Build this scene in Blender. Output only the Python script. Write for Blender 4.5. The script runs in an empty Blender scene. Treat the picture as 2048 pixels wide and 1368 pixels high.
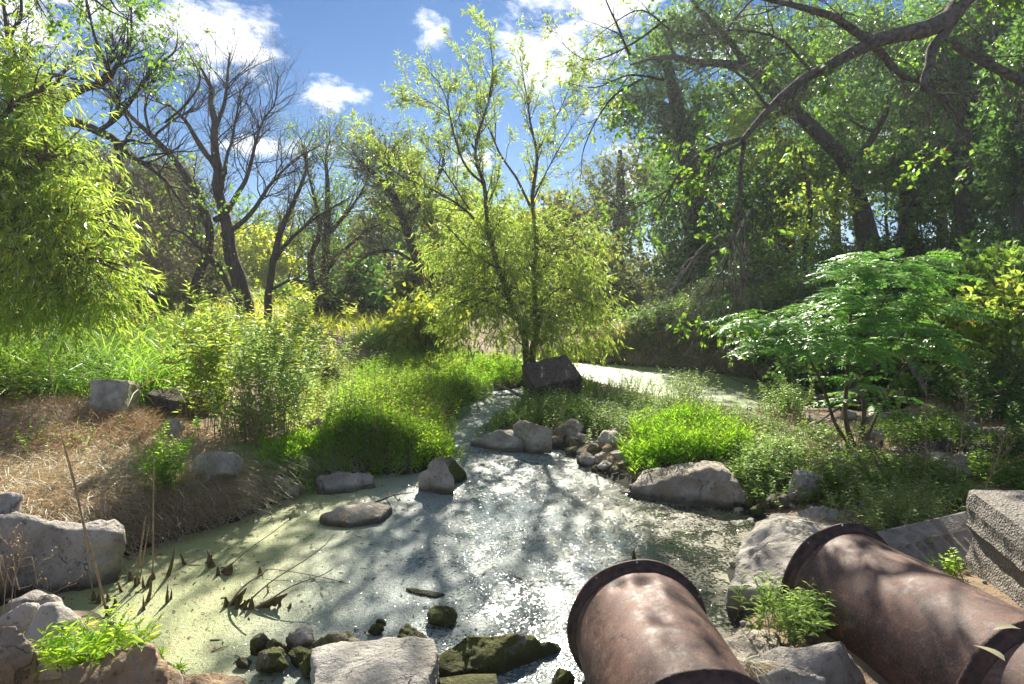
import bpy, bmesh, math, random
import numpy as np
from mathutils import Vector, Matrix

random.seed(5)
RG = np.random.default_rng(11)
SC = bpy.context.scene
COL = SC.collection

# ------------------------------------------------------------------ camera
PITCH = math.radians(5.7)
CAM_H = 2.4
LENS = 22.0
F = LENS / 36.0 * 2048.0
cam_data = bpy.data.cameras.new("camera")
cam_data.lens = LENS
cam_data.sensor_width = 36.0
cam_data.clip_start = 0.05
cam_data.clip_end = 3000.0
cam = bpy.data.objects.new("camera", cam_data)
cam.location = (0, 0, CAM_H)
cam.rotation_euler = (math.radians(90) - PITCH, 0, 0)
COL.objects.link(cam)
SC.camera = cam

# ------------------------------------------------------------------ light
SUN_EL = 35.5
SUN_AZ = 0.8            # degrees east of straight ahead (+Y)
sun_data = bpy.data.lights.new("sun", "SUN")
sun_data.energy = 4.4
sun_data.angle = math.radians(0.55)
sun_data.color = (1.0, 0.93, 0.80)
sun = bpy.data.objects.new("sun", sun_data)
_sd = Vector((math.sin(math.radians(SUN_AZ)) * math.cos(math.radians(SUN_EL)),
              math.cos(math.radians(SUN_AZ)) * math.cos(math.radians(SUN_EL)),
              math.sin(math.radians(SUN_EL))))
sun.rotation_euler = _sd.to_track_quat('Z', 'Y').to_euler()
sun.location = (0, 30, 40)
COL.objects.link(sun)

SC.view_settings.view_transform = 'Standard'
SC.view_settings.look = 'None'
SC.view_settings.gamma = 1.0
SC.view_settings.use_curve_mapping = False
SC.view_settings.exposure = 1.5
SC.cycles.use_denoising = True
SC.cycles.max_bounces = 10
SC.cycles.diffuse_bounces = 7
SC.cycles.glossy_bounces = 3
SC.cycles.transmission_bounces = 6
SC.cycles.sample_clamp_indirect = 5.0
SC.cycles.caustics_reflective = False
SC.cycles.caustics_refractive = False


class NT:
    """small helper round a node tree"""
    def __init__(self, tree):
        self.t = tree
        tree.nodes.clear()

    def n(self, typ, props=None, **ins):
        nd = self.t.nodes.new(typ)
        if props:
            for k, v in props.items():
                setattr(nd, k, v)
        for k, v in ins.items():
            key = int(k[1:]) if (k[0] == 'i' and k[1:].isdigit()) else k.replace('_', ' ')
            self.put(nd.inputs[key], v)
        return nd

    def put(self, sock, v):
        if isinstance(v, bpy.types.NodeSocket):
            self.t.links.new(v, sock)
        elif isinstance(v, bpy.types.Node):
            self.t.links.new(v.outputs[0], sock)
        else:
            if isinstance(v, (tuple, list)) and len(v) == 3 and sock.type == 'RGBA':
                v = (*v, 1.0)
            sock.default_value = v

    def math(self, op, a, b=0.0, c=0.0, clamp=False):
        nd = self.t.nodes.new('ShaderNodeMath')
        nd.operation = op
        nd.use_clamp = clamp
        self.put(nd.inputs[0], a)
        self.put(nd.inputs[1], b)
        self.put(nd.inputs[2], c)
        return nd.outputs[0]

    def mix(self, fac, a, b, blend='MIX'):
        nd = self.t.nodes.new('ShaderNodeMix')
        nd.data_type = 'RGBA'
        nd.blend_type = blend
        self.put(nd.inputs[0], fac)
        self.put(nd.inputs[6], a)
        self.put(nd.inputs[7], b)
        return nd.outputs[2]

    def ramp(self, fac, lo, hi, a=0.0, b=1.0, interp='SMOOTHSTEP'):
        nd = self.t.nodes.new('ShaderNodeMapRange')
        nd.interpolation_type = interp
        self.put(nd.inputs[0], fac)
        for i, v in enumerate((lo, hi, a, b)):
            self.put(nd.inputs[1 + i], v)
        return nd.outputs[0]

    def noise(self, vec, scale, detail=4.0, rough=0.55, dist=0.0):
        nd = self.n('ShaderNodeTexNoise', Scale=scale, Detail=detail, Roughness=rough, Distortion=dist)
        if vec is not None:
            self.put(nd.inputs['Vector'], vec)
        return nd.outputs[0]


# ------------------------------------------------------------------ sky (world)
w = bpy.data.worlds.new("World")
SC.world = w
w.use_nodes = True
W = NT(w.node_tree)
tc = W.n('ShaderNodeTexCoord')
gen = tc.outputs['Generated']
sky = W.n('ShaderNodeTexSky', dict(sky_type='NISHITA', sun_disc=False,
          sun_elevation=math.radians(SUN_EL), sun_rotation=math.radians(SUN_AZ),
          altitude=200.0, air_density=1.0, dust_density=0.15, ozone_density=3.0))
sep = W.n('ShaderNodeSeparateXYZ', Vector=gen)
sx, sy, sz = sep.outputs
az = W.math('MULTIPLY', W.math('ARCTAN2', sx, sy), 180 / math.pi)
el = W.math('MULTIPLY', W.math('ARCSINE', sz), 180 / math.pi)
skycol = W.mix(1.0, sky.outputs[0], (0.050, 0.165, 0.285), 'MULTIPLY')


def pix_azel(px, py):
    a, b = (px - 1024) / F, -(py - 684) / F
    y = math.cos(PITCH) + b * math.sin(PITCH)
    z = -math.sin(PITCH) + b * math.cos(PITCH)
    return math.degrees(math.atan2(a, y)), math.degrees(math.atan2(z, math.hypot(a, y)))


sc1 = W.n('ShaderNodeVectorMath', dict(operation='MULTIPLY'))
W.put(sc1.inputs[0], gen)
sc1.inputs[1].default_value = (1, 1, 2.0)
cn_big = W.noise(sc1.outputs[0], 7.0, 8.0, 0.62, 0.35)
cn_fine = W.noise(sc1.outputs[0], 22.0, 6.0, 0.6, 0.2)
cn_warp = W.math('ADD', W.math('MULTIPLY', W.math('SUBTRACT', cn_big, 0.52), 7.5),
                 W.math('MULTIPLY', W.math('SUBTRACT', cn_fine, 0.5), 2.6))
clouds = [  # centre pixel, half width deg, half height deg
    (230, 10, 11.0, 4.2), (60, 60, 9.0, 4.0), (390, 45, 4.5, 1.6), (330, 130, 4.0, 2.2),
    (672, 195, 2.9, 1.9), (862, 65, 1.9, 1.3), (1120, 60, 5.6, 5.6), (1180, 0, 6.0, 4.0), (1170, 140, 2.6, 2.2),
    (1440, 50, 5.5, 2.4), (1200, 215, 2.2, 1.4), (940, 322, 2.4, 1.0), (1150, 352, 4.2, 1.2),
    (610, 300, 3.2, 1.0), (700, 325, 2.4, 0.7), (500, 290, 4.0, 1.0), (1360, 340, 9.0, 3.0), (1750, 330, 12.0, 5.0),
    (1980, 400, 8.0, 6.0)]
acc = None
for px, py, ra, re in clouds:
    a0, e0 = pix_azel(px, py)
    da = W.math('DIVIDE', W.math('SUBTRACT', az, a0), ra)
    de = W.math('DIVIDE', W.math('SUBTRACT', el, e0), re)
    r2 = W.math('ADD', W.math('MULTIPLY', da, da), W.math('MULTIPLY', de, de))
    m = W.math('MAXIMUM', W.math('SUBTRACT', 0.9, r2), -3.0)
    acc = m if acc is None else W.math('MAXIMUM', acc, m)
# the rest of the sky carries scattered cumulus, extra cover added for fill light
cn_rest = W.noise(sc1.outputs[0], 2.6, 7.0, 0.55, 0.2)
rest = W.math('MULTIPLY', W.math('SUBTRACT', cn_rest, 0.50), 7.0)
outside = W.ramp(W.math('ABSOLUTE', az), 44.0, 58.0)
high = W.ramp(el, 30.0, 40.0)
om = W.math('MAXIMUM', outside, high)
acc = W.math('MAXIMUM', acc, W.math('SUBTRACT', W.math('MULTIPLY', W.math('ADD', rest, 3.0), om), 3.0))
cov = W.ramp(W.math('ADD', acc, cn_warp), -0.1, 1.5)
cov = W.math('MULTIPLY', cov, 0.93)
cshade = W.ramp(cn_fine, 0.35, 0.65, 0.86, 1.0)
ccol = W.n('ShaderNodeVectorMath', dict(operation='SCALE'))
ccol.inputs[0].default_value = (6.2, 6.3, 6.5)
W.put(ccol.inputs['Scale'], cshade)
# pale, bright air towards the horizon
hz = W.ramp(el, 0.0, 24.0, 0.55, 0.0)
skycol2 = W.mix(hz, skycol, (1.1, 2.1, 3.4))
skymix = W.mix(cov, skycol2, ccol.outputs[0])
bg = W.n('ShaderNodeBackground', Color=skymix, Strength=0.10)
W.n('ShaderNodeOutputWorld', Surface=bg.outputs[0])


# ------------------------------------------------------------------ picking points of the place
def P(px, py, Y):
    """world point at distance Y (metres ahead) seen at a pixel of the 2048x1368 photograph"""
    a, b = (px - 1024) / F, -(py - 684) / F
    y = math.cos(PITCH) + b * math.sin(PITCH)
    z = -math.sin(PITCH) + b * math.cos(PITCH)
    return np.array([a * Y / y, Y, CAM_H + z * Y / y])


def G(px, py, zz=0.0):
    a, b = (px - 1024) / F, -(py - 684) / F
    y = math.cos(PITCH) + b * math.sin(PITCH)
    z = -math.sin(PITCH) + b * math.cos(PITCH)
    t = (zz - CAM_H) / z
    return np.array([a * t, y * t, zz])


def metre(npx, Y):
    return npx / F * Y


# ------------------------------------------------------------------ numpy noise
_perm = RG.random((64, 64, 64))


def vnoise(p):
    i = np.floor(p).astype(int)
    f = p - i
    f = f * f * (3 - 2 * f)
    out = 0
    for dx in (0, 1):
        for dy in (0, 1):
            for dz in (0, 1):
                wgt = (f[..., 0] if dx else 1 - f[..., 0]) * (f[..., 1] if dy else 1 - f[..., 1]) * (f[..., 2] if dz else 1 - f[..., 2])
                out = out + wgt * _perm[(i[..., 0] + dx) % 64, (i[..., 1] + dy) % 64, (i[..., 2] + dz) % 64]
    return out * 2 - 1


def fbm(p, octv=4, gain=0.5, lac=2.03):
    a, s, o = 1.0, 0.0, 0.0
    for k in range(octv):
        o = o + a * vnoise(p * (lac ** k) + 17.3 * k)
        s += a
        a *= gain
    return o / s


# ------------------------------------------------------------------ mesh from arrays
class MB:
    def __init__(self):
        self.v, self.f, self.nv = [], [], 0

    def add(self, v, *faces):
        v = np.asarray(v, dtype=np.float64).reshape(-1, 3)
        for f in faces:
            f = np.asarray(f, dtype=np.int64)
            if len(f):
                self.f.append(f + self.nv)
        self.v.append(v)
        self.nv += len(v)
        return self

    def mesh(self, name, mat=None, smooth=False, origin=None):
        v = np.concatenate(self.v) if self.v else np.zeros((0, 3))
        if origin is not None:
            v = v - np.asarray(origin)
        me = bpy.data.meshes.new(name)
        me.vertices.add(len(v))
        me.vertices.foreach_set('co', v.astype(np.float32).ravel())
        tot = np.concatenate([np.full(len(f), f.shape[1]) for f in self.f]).astype(np.int32)
        idx = np.concatenate([f.ravel() for f in self.f]).astype(np.int32)
        st = np.concatenate([[0], np.cumsum(tot)[:-1]]).astype(np.int32)
        me.loops.add(len(idx))
        me.loops.foreach_set('vertex_index', idx)
        me.polygons.add(len(tot))
        me.polygons.foreach_set('loop_start', st)
        try:
            me.polygons.foreach_set('loop_total', tot)
        except Exception:
            pass
        me.update(calc_edges=True)
        if smooth:
            me.polygons.foreach_set('use_smooth', np.ones(len(tot), dtype=bool))
        if mat:
            me.materials.append(mat)
        return me


def link(name, data, parent=None, kind=None, label=None, cat=None, group=None, loc=None):
    o = bpy.data.objects.new(name, data)
    COL.objects.link(o)
    if parent is not None:
        o.parent = parent
    if loc is not None:
        o.location = tuple(float(c) for c in loc)
    if kind:
        o['kind'] = kind
    if label:
        o['label'] = label
    if cat:
        o['category'] = cat
    if group:
        o['group'] = group
    return o


def thing(name, label, cat, loc=(0, 0, 0), group=None):
    return link(name, None, label=label, cat=cat, group=group, loc=loc)


def copy_tree(o, parent=None):
    c = o.copy()
    COL.objects.link(c)
    c.parent = parent
    for ch in list(o.children):
        copy_tree(ch, c)
    return c


# ------------------------------------------------------------------ materials
def new_mat(name):
    m = bpy.data.materials.new(name)
    m.use_nodes = True
    return m, NT(m.node_tree)


LR, LT = 1.9, 1.55      # the two halves of the mix each take about half the light


def leaf_mat(name, ca, cb, ta, tb, trans=0.55, gloss=0.10, rough=0.38, yellow=0.0):
    """two-sided leaf: diffuse + light passing through + waxy shine; colour differs leaf to leaf"""
    ca, cb = [tuple(min(.6, c * LR) for c in q) for q in (ca, cb)]
    ta, tb = [tuple(min(.92, c * LT) for c in q) for q in (ta, tb)]
    m, t = new_mat(name)
    geo = t.n('ShaderNodeNewGeometry')
    rnd = geo.outputs['Random Per Island']
    pos = geo.outputs['Position']
    clump = t.ramp(t.noise(pos, 1.3, 3.0), 0.35, 0.65)
    fac = t.math('ADD', t.math('MULTIPLY', rnd, 0.6), t.math('MULTIPLY', clump, 0.4))
    dc = t.mix(fac, ca, cb)
    tcx = t.mix(fac, ta, tb)
    if yellow > 0:
        yel = t.math('GREATER_THAN', rnd, 1.0 - yellow)
        dc = t.mix(yel, dc, (0.22, 0.15, 0.035))
        tcx = t.mix(yel, tcx, (0.45, 0.30, 0.04))
    d = t.n('ShaderNodeBsdfDiffuse', Color=dc)
    tr = t.n('ShaderNodeBsdfTranslucent', Color=tcx)
    mx = t.n('ShaderNodeMixShader', i0=trans, i1=d.outputs[0], i2=tr.outputs[0])
    fr = t.n('ShaderNodeFresnel', IOR=1.42)
    gfac = t.math('MULTIPLY', fr.outputs[0], gloss * 1.7)
    gl = t.n('ShaderNodeBsdfGlossy', Color=(0.9, 0.95, 0.9), Roughness=min(.6, rough + .1))
    mx2 = t.n('ShaderNodeMixShader', i0=t.math('MINIMUM', gfac, 0.25), i1=mx.outputs[0], i2=gl.outputs[0])
    t.n('ShaderNodeOutputMaterial', Surface=mx2.outputs[0])
    return m


def simple(name, ca, cb, scale=8.0, rough=0.8, bump=0.3, bscale=30.0, stretch=None, spec=0.3, bdist=0.02):
    m, t = new_mat(name)
    tcx = t.n('ShaderNodeTexCoord').outputs['Object']
    vec = tcx
    if stretch:
        mp = t.n('ShaderNodeMapping', Vector=tcx)
        mp.inputs['Scale'].default_value = stretch
        vec = mp.outputs[0]
    f1 = t.ramp(t.noise(vec, scale, 5.0, 0.6), 0.3, 0.7)
    col = t.mix(f1, ca, cb)
    bn = t.n('ShaderNodeBump', Strength=bump, Distance=bdist, Height=t.noise(vec, bscale, 5.0, 0.65))
    b = t.n('ShaderNodeBsdfPrincipled', Base_Color=col, Roughness=rough, Normal=bn.outputs[0])
    b.inputs['Specular IOR Level'].default_value = spec
    t.n('ShaderNodeOutputMaterial', Surface=b.outputs[0])
    return m


def rock_mat(name, ca, cb, moss=0.0, wet=True, pit=0.5, tint=None):
    m, t = new_mat(name)
    geo = t.n('ShaderNodeNewGeometry')
    pos = geo.outputs['Position']
    n1 = t.noise(pos, 3.2, 7.0, 0.62, 0.3)
    n2 = t.noise(pos, 24.0, 6.0, 0.7)
    col = t.mix(t.ramp(n1, 0.34, 0.66), ca, cb)
    col = t.mix(t.ramp(n2, 0.30, 0.46, 0.75, 0.0), col, (0.055, 0.050, 0.045))
    col = t.mix(t.ramp(n2, 0.58, 0.75, 0.0, 0.55), col, (0.50, 0.48, 0.44))
    if tint:
        col = t.mix(t.ramp(t.noise(pos, 5.0, 4.0, 0.6, 0.8), 0.48, 0.66, 0.0, 0.65), col, tint)
    if moss > 0:
        n3 = t.noise(pos, 6.0, 6.0, 0.65, 0.4)
        mf = t.ramp(n3, 0.62 - moss * 0.35, 0.70 - moss * 0.30)
        mc = t.mix(t.noise(pos, 30.0, 4.0), (0.045, 0.06, 0.010), (0.15, 0.15, 0.03))
        col = t.mix(mf, col, mc)
    z = t.n('ShaderNodeSeparateXYZ', Vector=pos).outputs[2]
    zz = t.math('ADD', z, t.math('MULTIPLY', t.math('SUBTRACT', n1, 0.5), 0.10))
    if wet:   # the water line: damp, algae stained
        wf = t.ramp(zz, 0.02, 0.12, 0.75, 0.0)
        col = t.mix(wf, col, (0.040, 0.042, 0.018))
    wv_ = t.n('ShaderNodeVectorMath', dict(operation='MULTIPLY_ADD'))
    nc_ = t.n('ShaderNodeTexNoise', Scale=9.0, Detail=4.0, Vector=pos)
    t.put(wv_.inputs[0], nc_.outputs[1]); wv_.inputs[1].default_value = (.22, .22, .22); t.put(wv_.inputs[2], pos)
    vor = t.n('ShaderNodeTexVoronoi', Vector=wv_.outputs[0], Scale=11.0)
    crk = t.n('ShaderNodeTexVoronoi', dict(feature='DISTANCE_TO_EDGE'), Vector=wv_.outputs[0], Scale=1.7)
    cm = t.math('MULTIPLY', t.ramp(crk.outputs[0], 0.0, 0.014, 1.0, 0.0), t.ramp(t.noise(pos, 2.3, 3.0), 0.54, 0.66))
    col = t.mix(t.math('MULTIPLY', cm, 0.6), col, (0.05, 0.042, 0.034))
    h = t.math('SUBTRACT', t.math('MULTIPLY', n2, 1.0), t.math('MULTIPLY', cm, 1.1))
    h = t.math('ADD', h, t.math('MULTIPLY', t.noise(pos, 70.0, 4.0, 0.7), 0.45))
    h = t.math('ADD', h, t.math('MULTIPLY', t.ramp(vor.outputs[0], 0.0, 0.45), pit))
    h = t.math('ADD', h, t.math('MULTIPLY', n1, 3.0))
    bn = t.n('ShaderNodeBump', Strength=1.0, Distance=0.030, Height=h)
    b = t.n('ShaderNodeBsdfPrincipled', Base_Color=col, Roughness=0.82, Normal=bn.outputs[0])
    b.inputs['Specular IOR Level'].default_value = 0.35
    t.n('ShaderNodeOutputMaterial', Surface=b.outputs[0])
    return m


M = {}
M['rock'] = rock_mat('limestone', (0.32, 0.27, 0.21), (0.55, 0.49, 0.41), tint=(0.30, 0.22, 0.14))
M['rock_grey'] = rock_mat('grey_limestone', (0.28, 0.25, 0.21), (0.50, 0.46, 0.40))
M['rock_white'] = rock_mat('pale_limestone', (0.36, 0.33, 0.28), (0.56, 0.53, 0.47), pit=0.35)
M['rock_brown'] = rock_mat('ochre_sandstone', (0.27, 0.18, 0.11), (0.48, 0.34, 0.21), tint=(0.33, 0.30, 0.27))
M['rock_moss'] = rock_mat('mossy_rock', (0.15, 0.14, 0.12), (0.30, 0.28, 0.24), moss=1.0)
M['rock_algae'] = rock_mat('algae_rock', (0.15, 0.135, 0.10), (0.32, 0.29, 0.22), moss=0.55)
M['bark_dark'] = simple('dark_bark', (0.050, 0.040, 0.032), (0.13, 0.105, 0.085), 14, 0.9, 0.9, 40, (1, 1, 0.22), 0.2)
M['bark_grey'] = simple('grey_dead_bark', (0.12, 0.10, 0.085), (0.27, 0.235, 0.20), 12, 0.85, 0.7, 40, (1, 1, 0.25), 0.3)
M['bark_limb'] = simple('rugged_limb_bark', (0.060, 0.048, 0.040), (0.20, 0.17, 0.145), 16, 0.9, 1.0, 34, None, 0.2, 0.03)
M['bark_brown'] = simple('brown_bark', (0.085, 0.055, 0.036), (0.19, 0.13, 0.085), 14, 0.85, 0.8, 40, (1, 1, 0.3), 0.3)
M['stem_green'] = simple('green_stem', (0.06, 0.07, 0.02), (0.11, 0.10, 0.035), 10, 0.6, 0.1)
M['stem_dry'] = simple('dry_stem', (0.20, 0.14, 0.085), (0.38, 0.29, 0.19), 20, 0.8, 0.2)
M['mud'] = simple('algae_mud', (0.055, 0.042, 0.018), (0.19, 0.15, 0.055), 30, 0.6, 0.6, 60)


# ------------------------------------------------------------------ thin sunlit air over the creek
hb = bmesh.new()
bmesh.ops.create_cube(hb, size=1.0)
for v_ in hb.verts:
    v_.co = Vector((v_.co.x * 640, v_.co.y * 760 + 150, -2.0 + (v_.co.z + 0.5) * 26.0))
hme = bpy.data.meshes.new('haze'); hb.to_mesh(hme); hb.free()
hm, ht = new_mat('haze_air')
pv = ht.n('ShaderNodeVolumePrincipled', Color=(0.86, 0.93, 1.0), Density=0.0009, Anisotropy=0.45)
ht.n('ShaderNodeOutputMaterial', Volume=pv.outputs[0])
hme.materials.append(hm)
link('haze', hme, kind='stuff', label='thin sunlit haze hanging in the air over the creek', cat='haze')
# ================================================================== TERRAIN
near_px = [(-30, 1225), (60, 1185), (160, 1150), (250, 1112), (330, 1080), (420, 1058), (480, 1040), (540, 1010), (590, 990),
           (650, 968), (750, 948), (830, 948), (890, 925), (905, 895), (890, 850), (930, 810), (975, 785), (1045, 775),
           (1062, 800), (1010, 840), (985, 872), (1000, 892), (1060, 902), (1130, 900), (1160, 925), (1215, 955), (1260, 980), (1330, 1000),
           (1470, 1015), (1530, 1050), (1500, 1100), (1450, 1140), (1480, 1215), (1450, 1300), (1480, 1420), (1300, 1500),
           (520, 1500), (430, 1390), (370, 1345), (310, 1300), (240, 1258), (190, 1225), (100, 1228), (40, 1240)]
far_px = [(1020, 716), (1100, 722), (1200, 727), (1350, 737), (1430, 745), (1520, 760), (1610, 778), (1700, 808), (1800, 838),
          (1760, 862), (1700, 850), (1600, 838), (1500, 832), (1440, 822), (1330, 800), (1230, 778), (1150, 762), (1090, 748), (1030, 730)]
near_poly = np.array([G(x, y)[:2] for x, y in near_px])
far_poly = np.array([G(x, y)[:2] for x, y in far_px])


def sdf(pts, poly):
    """signed distance: positive outside"""
    d2 = np.full(len(pts), 1e9)
    inside = np.zeros(len(pts), bool)
    x, y = pts[:, 0], pts[:, 1]
    n = len(poly)
    for i in range(n):
        a, b = poly[i], poly[(i + 1) % n]
        ab = b - a
        t = np.clip(((pts - a) @ ab) / (ab @ ab), 0, 1)
        q = a + t[:, None] * ab
        d2 = np.minimum(d2, ((pts - q) ** 2).sum(1))
        c = ((a[1] > y) != (b[1] > y)) & (x < (b[0] - a[0]) * (y - a[1]) / (b[1] - a[1] + 1e-12) + a[0])
        inside ^= c
    d = np.sqrt(d2)
    return np.where(inside, -d, d)


CP = np.array([(-3.6, 5.2, .42), (-4.6, 5.4, .5), (-6, 6.5, .7), (-5.5, 8.2, .8), (-9, 9, .9), (-2.9, 6.9, .42), (-2.5, 8, .40), (-3, 10, .42),
    (-1.5, 10, .14), (-1, 13, .14), (-3, 15, .28), (-8, 14, .7), (-12, 16, .9), (-4, 22, .7), (0, 20, .4), (-6, 28, 1.2), (-12, 30, 1.5),
    (-20, 40, 1.8), (0, 30, 1.1), (1, 10, .12), (3, 9, .22), (1.5, 12, .16), (3.5, 10.5, .22), (2.5, 7.2, .22), (4.5, 8, .32), (5, 6, .34),
    (3.3, 4.8, .28), (3.8, 4.0, .40), (6, 7, .6), (8, 8, 1.3), (9, 12, 2.0), (7.2, 13.0, 1.3), (8, 16, 2.3), (5.5, 18.5, 1.3), (8, 20, 2.5),
    (12, 20, 2.8), (3, 21, .8), (2, 26, 1.1), (5, 30, 2.0), (15, 30, 2.6), (14, 10, 2.9), (-2, 2.0, .10), (0, .6, .6), (2.5, 1.6, .45),
    (-2.7, 3.3, .05), (-4, 3, .3), (-3.4, 4.2, .10), (-1.6, 2.6, .04), (2.2, 2.6, .25), (3.2, 3.0, .4), (5, 2.5, .6),
    (40, 60, 2.4), (-50, 60, 2.2), (0, 60, 2.0), (0, 100, 2.2), (60, 20, 3.2), (-60, 20, 1.8), (60, -5, 2.5), (-60, -5, 1.8), (0, -6, .9)])


def raw_height(pts):
    wsum = np.zeros(len(pts)); z = np.zeros(len(pts))
    for cx, cy, cz in CP:
        d2 = (pts[:, 0] - cx) ** 2 + (pts[:, 1] - cy) ** 2 + 0.15
        wg = d2 ** -1.7
        wsum += wg; z += wg * cz
    z = z / wsum
    p3 = np.column_stack([pts, np.zeros(len(pts))])
    z = z + 0.05 * fbm(p3 * 1.3, 4) + 0.10 * fbm(p3 * 0.35 + 5, 3)
    d = np.minimum(sdf(pts, near_poly), sdf(pts, far_poly))
    # left bank drops steeply into the pond, the rest shelves
    steep = np.where(pts[:, 0] < -1.2, 0.16, 0.35)
    up = 1 - np.exp(-np.maximum(d - 0.02, 0) / steep)
    zz = np.where(d > 0, 0.012 + np.maximum(z, 0.05) * up, np.maximum(-0.45, d * 0.8))
    return zz


HX0, HY0, HD = -40.0, -4.0, 0.1
hx = np.arange(HX0, 40.01, HD); hy = np.arange(HY0, 64.01, HD)
_gx, _gy = np.meshgrid(hx, hy)
HG = raw_height(np.column_stack([_gx.ravel(), _gy.ravel()])).reshape(_gx.shape)


def height(x, y):
    x = np.asarray(x, float); y = np.asarray(y, float)
    fx = np.clip((x - HX0) / HD, 0, len(hx) - 1.001); fy = np.clip((y - HY0) / HD, 0, len(hy) - 1.001)
    ix, iy = fx.astype(int), fy.astype(int); u, v = fx - ix, fy - iy
    return (HG[iy, ix] * (1 - u) * (1 - v) + HG[iy, ix + 1] * u * (1 - v) + HG[iy + 1, ix] * (1 - u) * v + HG[iy + 1, ix + 1] * u * v)


def T(px, py):
    """where the line of sight through a pixel first meets the ground (arrays)"""
    px = np.atleast_1d(np.asarray(px, float)); py = np.atleast_1d(np.asarray(py, float))
    a, b = (px - 1024) / F, -(py - 684) / F
    y = math.cos(PITCH) + b * math.sin(PITCH); z = -math.sin(PITCH) + b * math.cos(PITCH)
    ts = 1.2 * (50.0) ** (np.arange(420) / 419.0)
    hit = np.full(len(px), 60.0); done = np.zeros(len(px), bool)
    for t in ts:
        Y = t; k = Y / y
        below = (CAM_H + z * k) <= height(a * k, Y)
        new = below & ~done
        hit[new] = Y; done |= below
    k = hit / y
    return np.column_stack([a * k, hit, height(a * k, hit)])


def in_poly(px, py, poly):
    ins = np.zeros(len(px), bool)
    for i in range(len(poly)):
        (ax, ay), (bx, by) = poly[i], poly[(i + 1) % len(poly)]
        if ay == by:
            continue
        ins ^= ((ay > py) != (by > py)) & (px < (bx - ax) * (py - ay) / (by - ay) + ax)
    return ins


def scatter_px(poly, n, even=0.6):
    """n ground points under a pixel-outlined patch; even=1 spreads them evenly over the ground"""
    poly = [(float(a), float(b)) for a, b in poly]
    xs, ys = zip(*poly)
    x = RG.uniform(min(xs), max(xs), n * 8); y = RG.uniform(min(ys), max(ys), n * 8)
    k = in_poly(x, y, poly)
    p = T(x[k], y[k])
    wgt = p[:, 1] ** (3 * even)
    wgt /= wgt.sum()
    m = min(n, len(p))
    out = p[RG.choice(len(p), m, replace=False if m < len(p) * .7 else True, p=wgt)]
    out[:, :2] += RG.normal(0, 0.03, (len(out), 2)) + RG.normal(0, 0.012, (len(out), 2)) * out[:, 1:2]
    out[:, 2] = height(out[:, 0], out[:, 1])
    return out


# terrain sheet, finer near the camera
u = np.linspace(-1, 1, 270)
gxs = 7.0 * u + 33.0 * u ** 3 + 260 * u ** 9
v = np.linspace(0, 1, 290)
gys = -4 + 20 * v + 44 * v ** 3 + 330 * v ** 12
GX, GY = np.meshgrid(gxs, gys)
Z = height(GX, GY)
far = np.clip((np.hypot(GX, GY) - 45) / 30, 0, 1)
Z = Z * (1 - far) + far * (2.1 + 0.3 * np.sin(GX * .05))
Z += 0.018 * fbm(np.stack([GX * 7, GY * 7, GX * 0], -1), 3) * (Z > 0.03)
vid = np.arange(GX.size).reshape(GX.shape)
q = np.stack([vid[:-1, :-1], vid[:-1, 1:], vid[1:, 1:], vid[1:, :-1]], -1).reshape(-1, 4)
m, t = new_mat('ground_soil')
pos = t.n('ShaderNodeNewGeometry').outputs['Position']
sp = t.n('ShaderNodeSeparateXYZ', Vector=pos)
n1 = t.noise(pos, 1.1, 5.0, 0.6); n2 = t.noise(pos, 9.0, 6.0, 0.7); n3 = t.noise(pos, 55.0, 4.0, 0.7)
soil = t.mix(n2, (0.085, 0.058, 0.038), (0.24, 0.18, 0.125))
strawc = t.mix(n3, (0.20, 0.13, 0.075), (0.40, 0.29, 0.18))
col = t.mix(t.ramp(n1, 0.40, 0.55), soil, strawc)
col = t.mix(t.ramp(n3, 0.62, 0.70), col, (0.27, 0.24, 0.20))
wet = t.ramp(t.math('ADD', sp.outputs[2], t.math('MULTIPLY', n2, 0.05)), 0.05, 0.16, 1.0, 0.0)
col = t.mix(wet, col, (0.024, 0.024, 0.011))
farg = t.ramp(sp.outputs[1], 24.0, 34.0)
col = t.mix(farg, col, t.mix(t.noise(pos, 0.35, 4.0), (0.10, 0.13, 0.03), (0.24, 0.20, 0.09)))
h = t.math('ADD', n2, t.math('MULTIPLY', n3, 0.5))
bn = t.n('ShaderNodeBump', Strength=0.9, Distance=0.04, Height=h)
b = t.n('ShaderNodeBsdfPrincipled', Base_Color=col, Roughness=0.9, Normal=bn.outputs[0])
t.n('ShaderNodeOutputMaterial', Surface=b.outputs[0])
mb = MB().add(np.column_stack([GX.ravel(), GY.ravel(), Z.ravel()]), q)
link('ground', mb.mesh('ground', m, True), kind='structure')


# ================================================================== WATER
def water_sheet(name, poly, step, mat, z=0.0, grow=0.45):
    x0, y0 = poly.min(0) - grow; x1, y1 = poly.max(0) + grow
    xs = np.arange(x0, x1 + step, step); ys = np.arange(y0, y1 + step, step)
    X, Y = np.meshgrid(xs, ys)
    c = np.column_stack([(X[:-1, :-1] + step / 2).ravel(), (Y[:-1, :-1] + step / 2).ravel()])
    keep = sdf(c, poly) < grow
    vid = np.arange(X.size).reshape(X.shape)
    q = np.stack([vid[:-1, :-1], vid[:-1, 1:], vid[1:, 1:], vid[1:, :-1]], -1).reshape(-1, 4)[keep]
    zz = np.full(X.size, z)
    return link(name, MB().add(np.column_stack([X.ravel(), Y.ravel(), zz]), q).mesh(name, mat, True), kind='structure')


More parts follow.
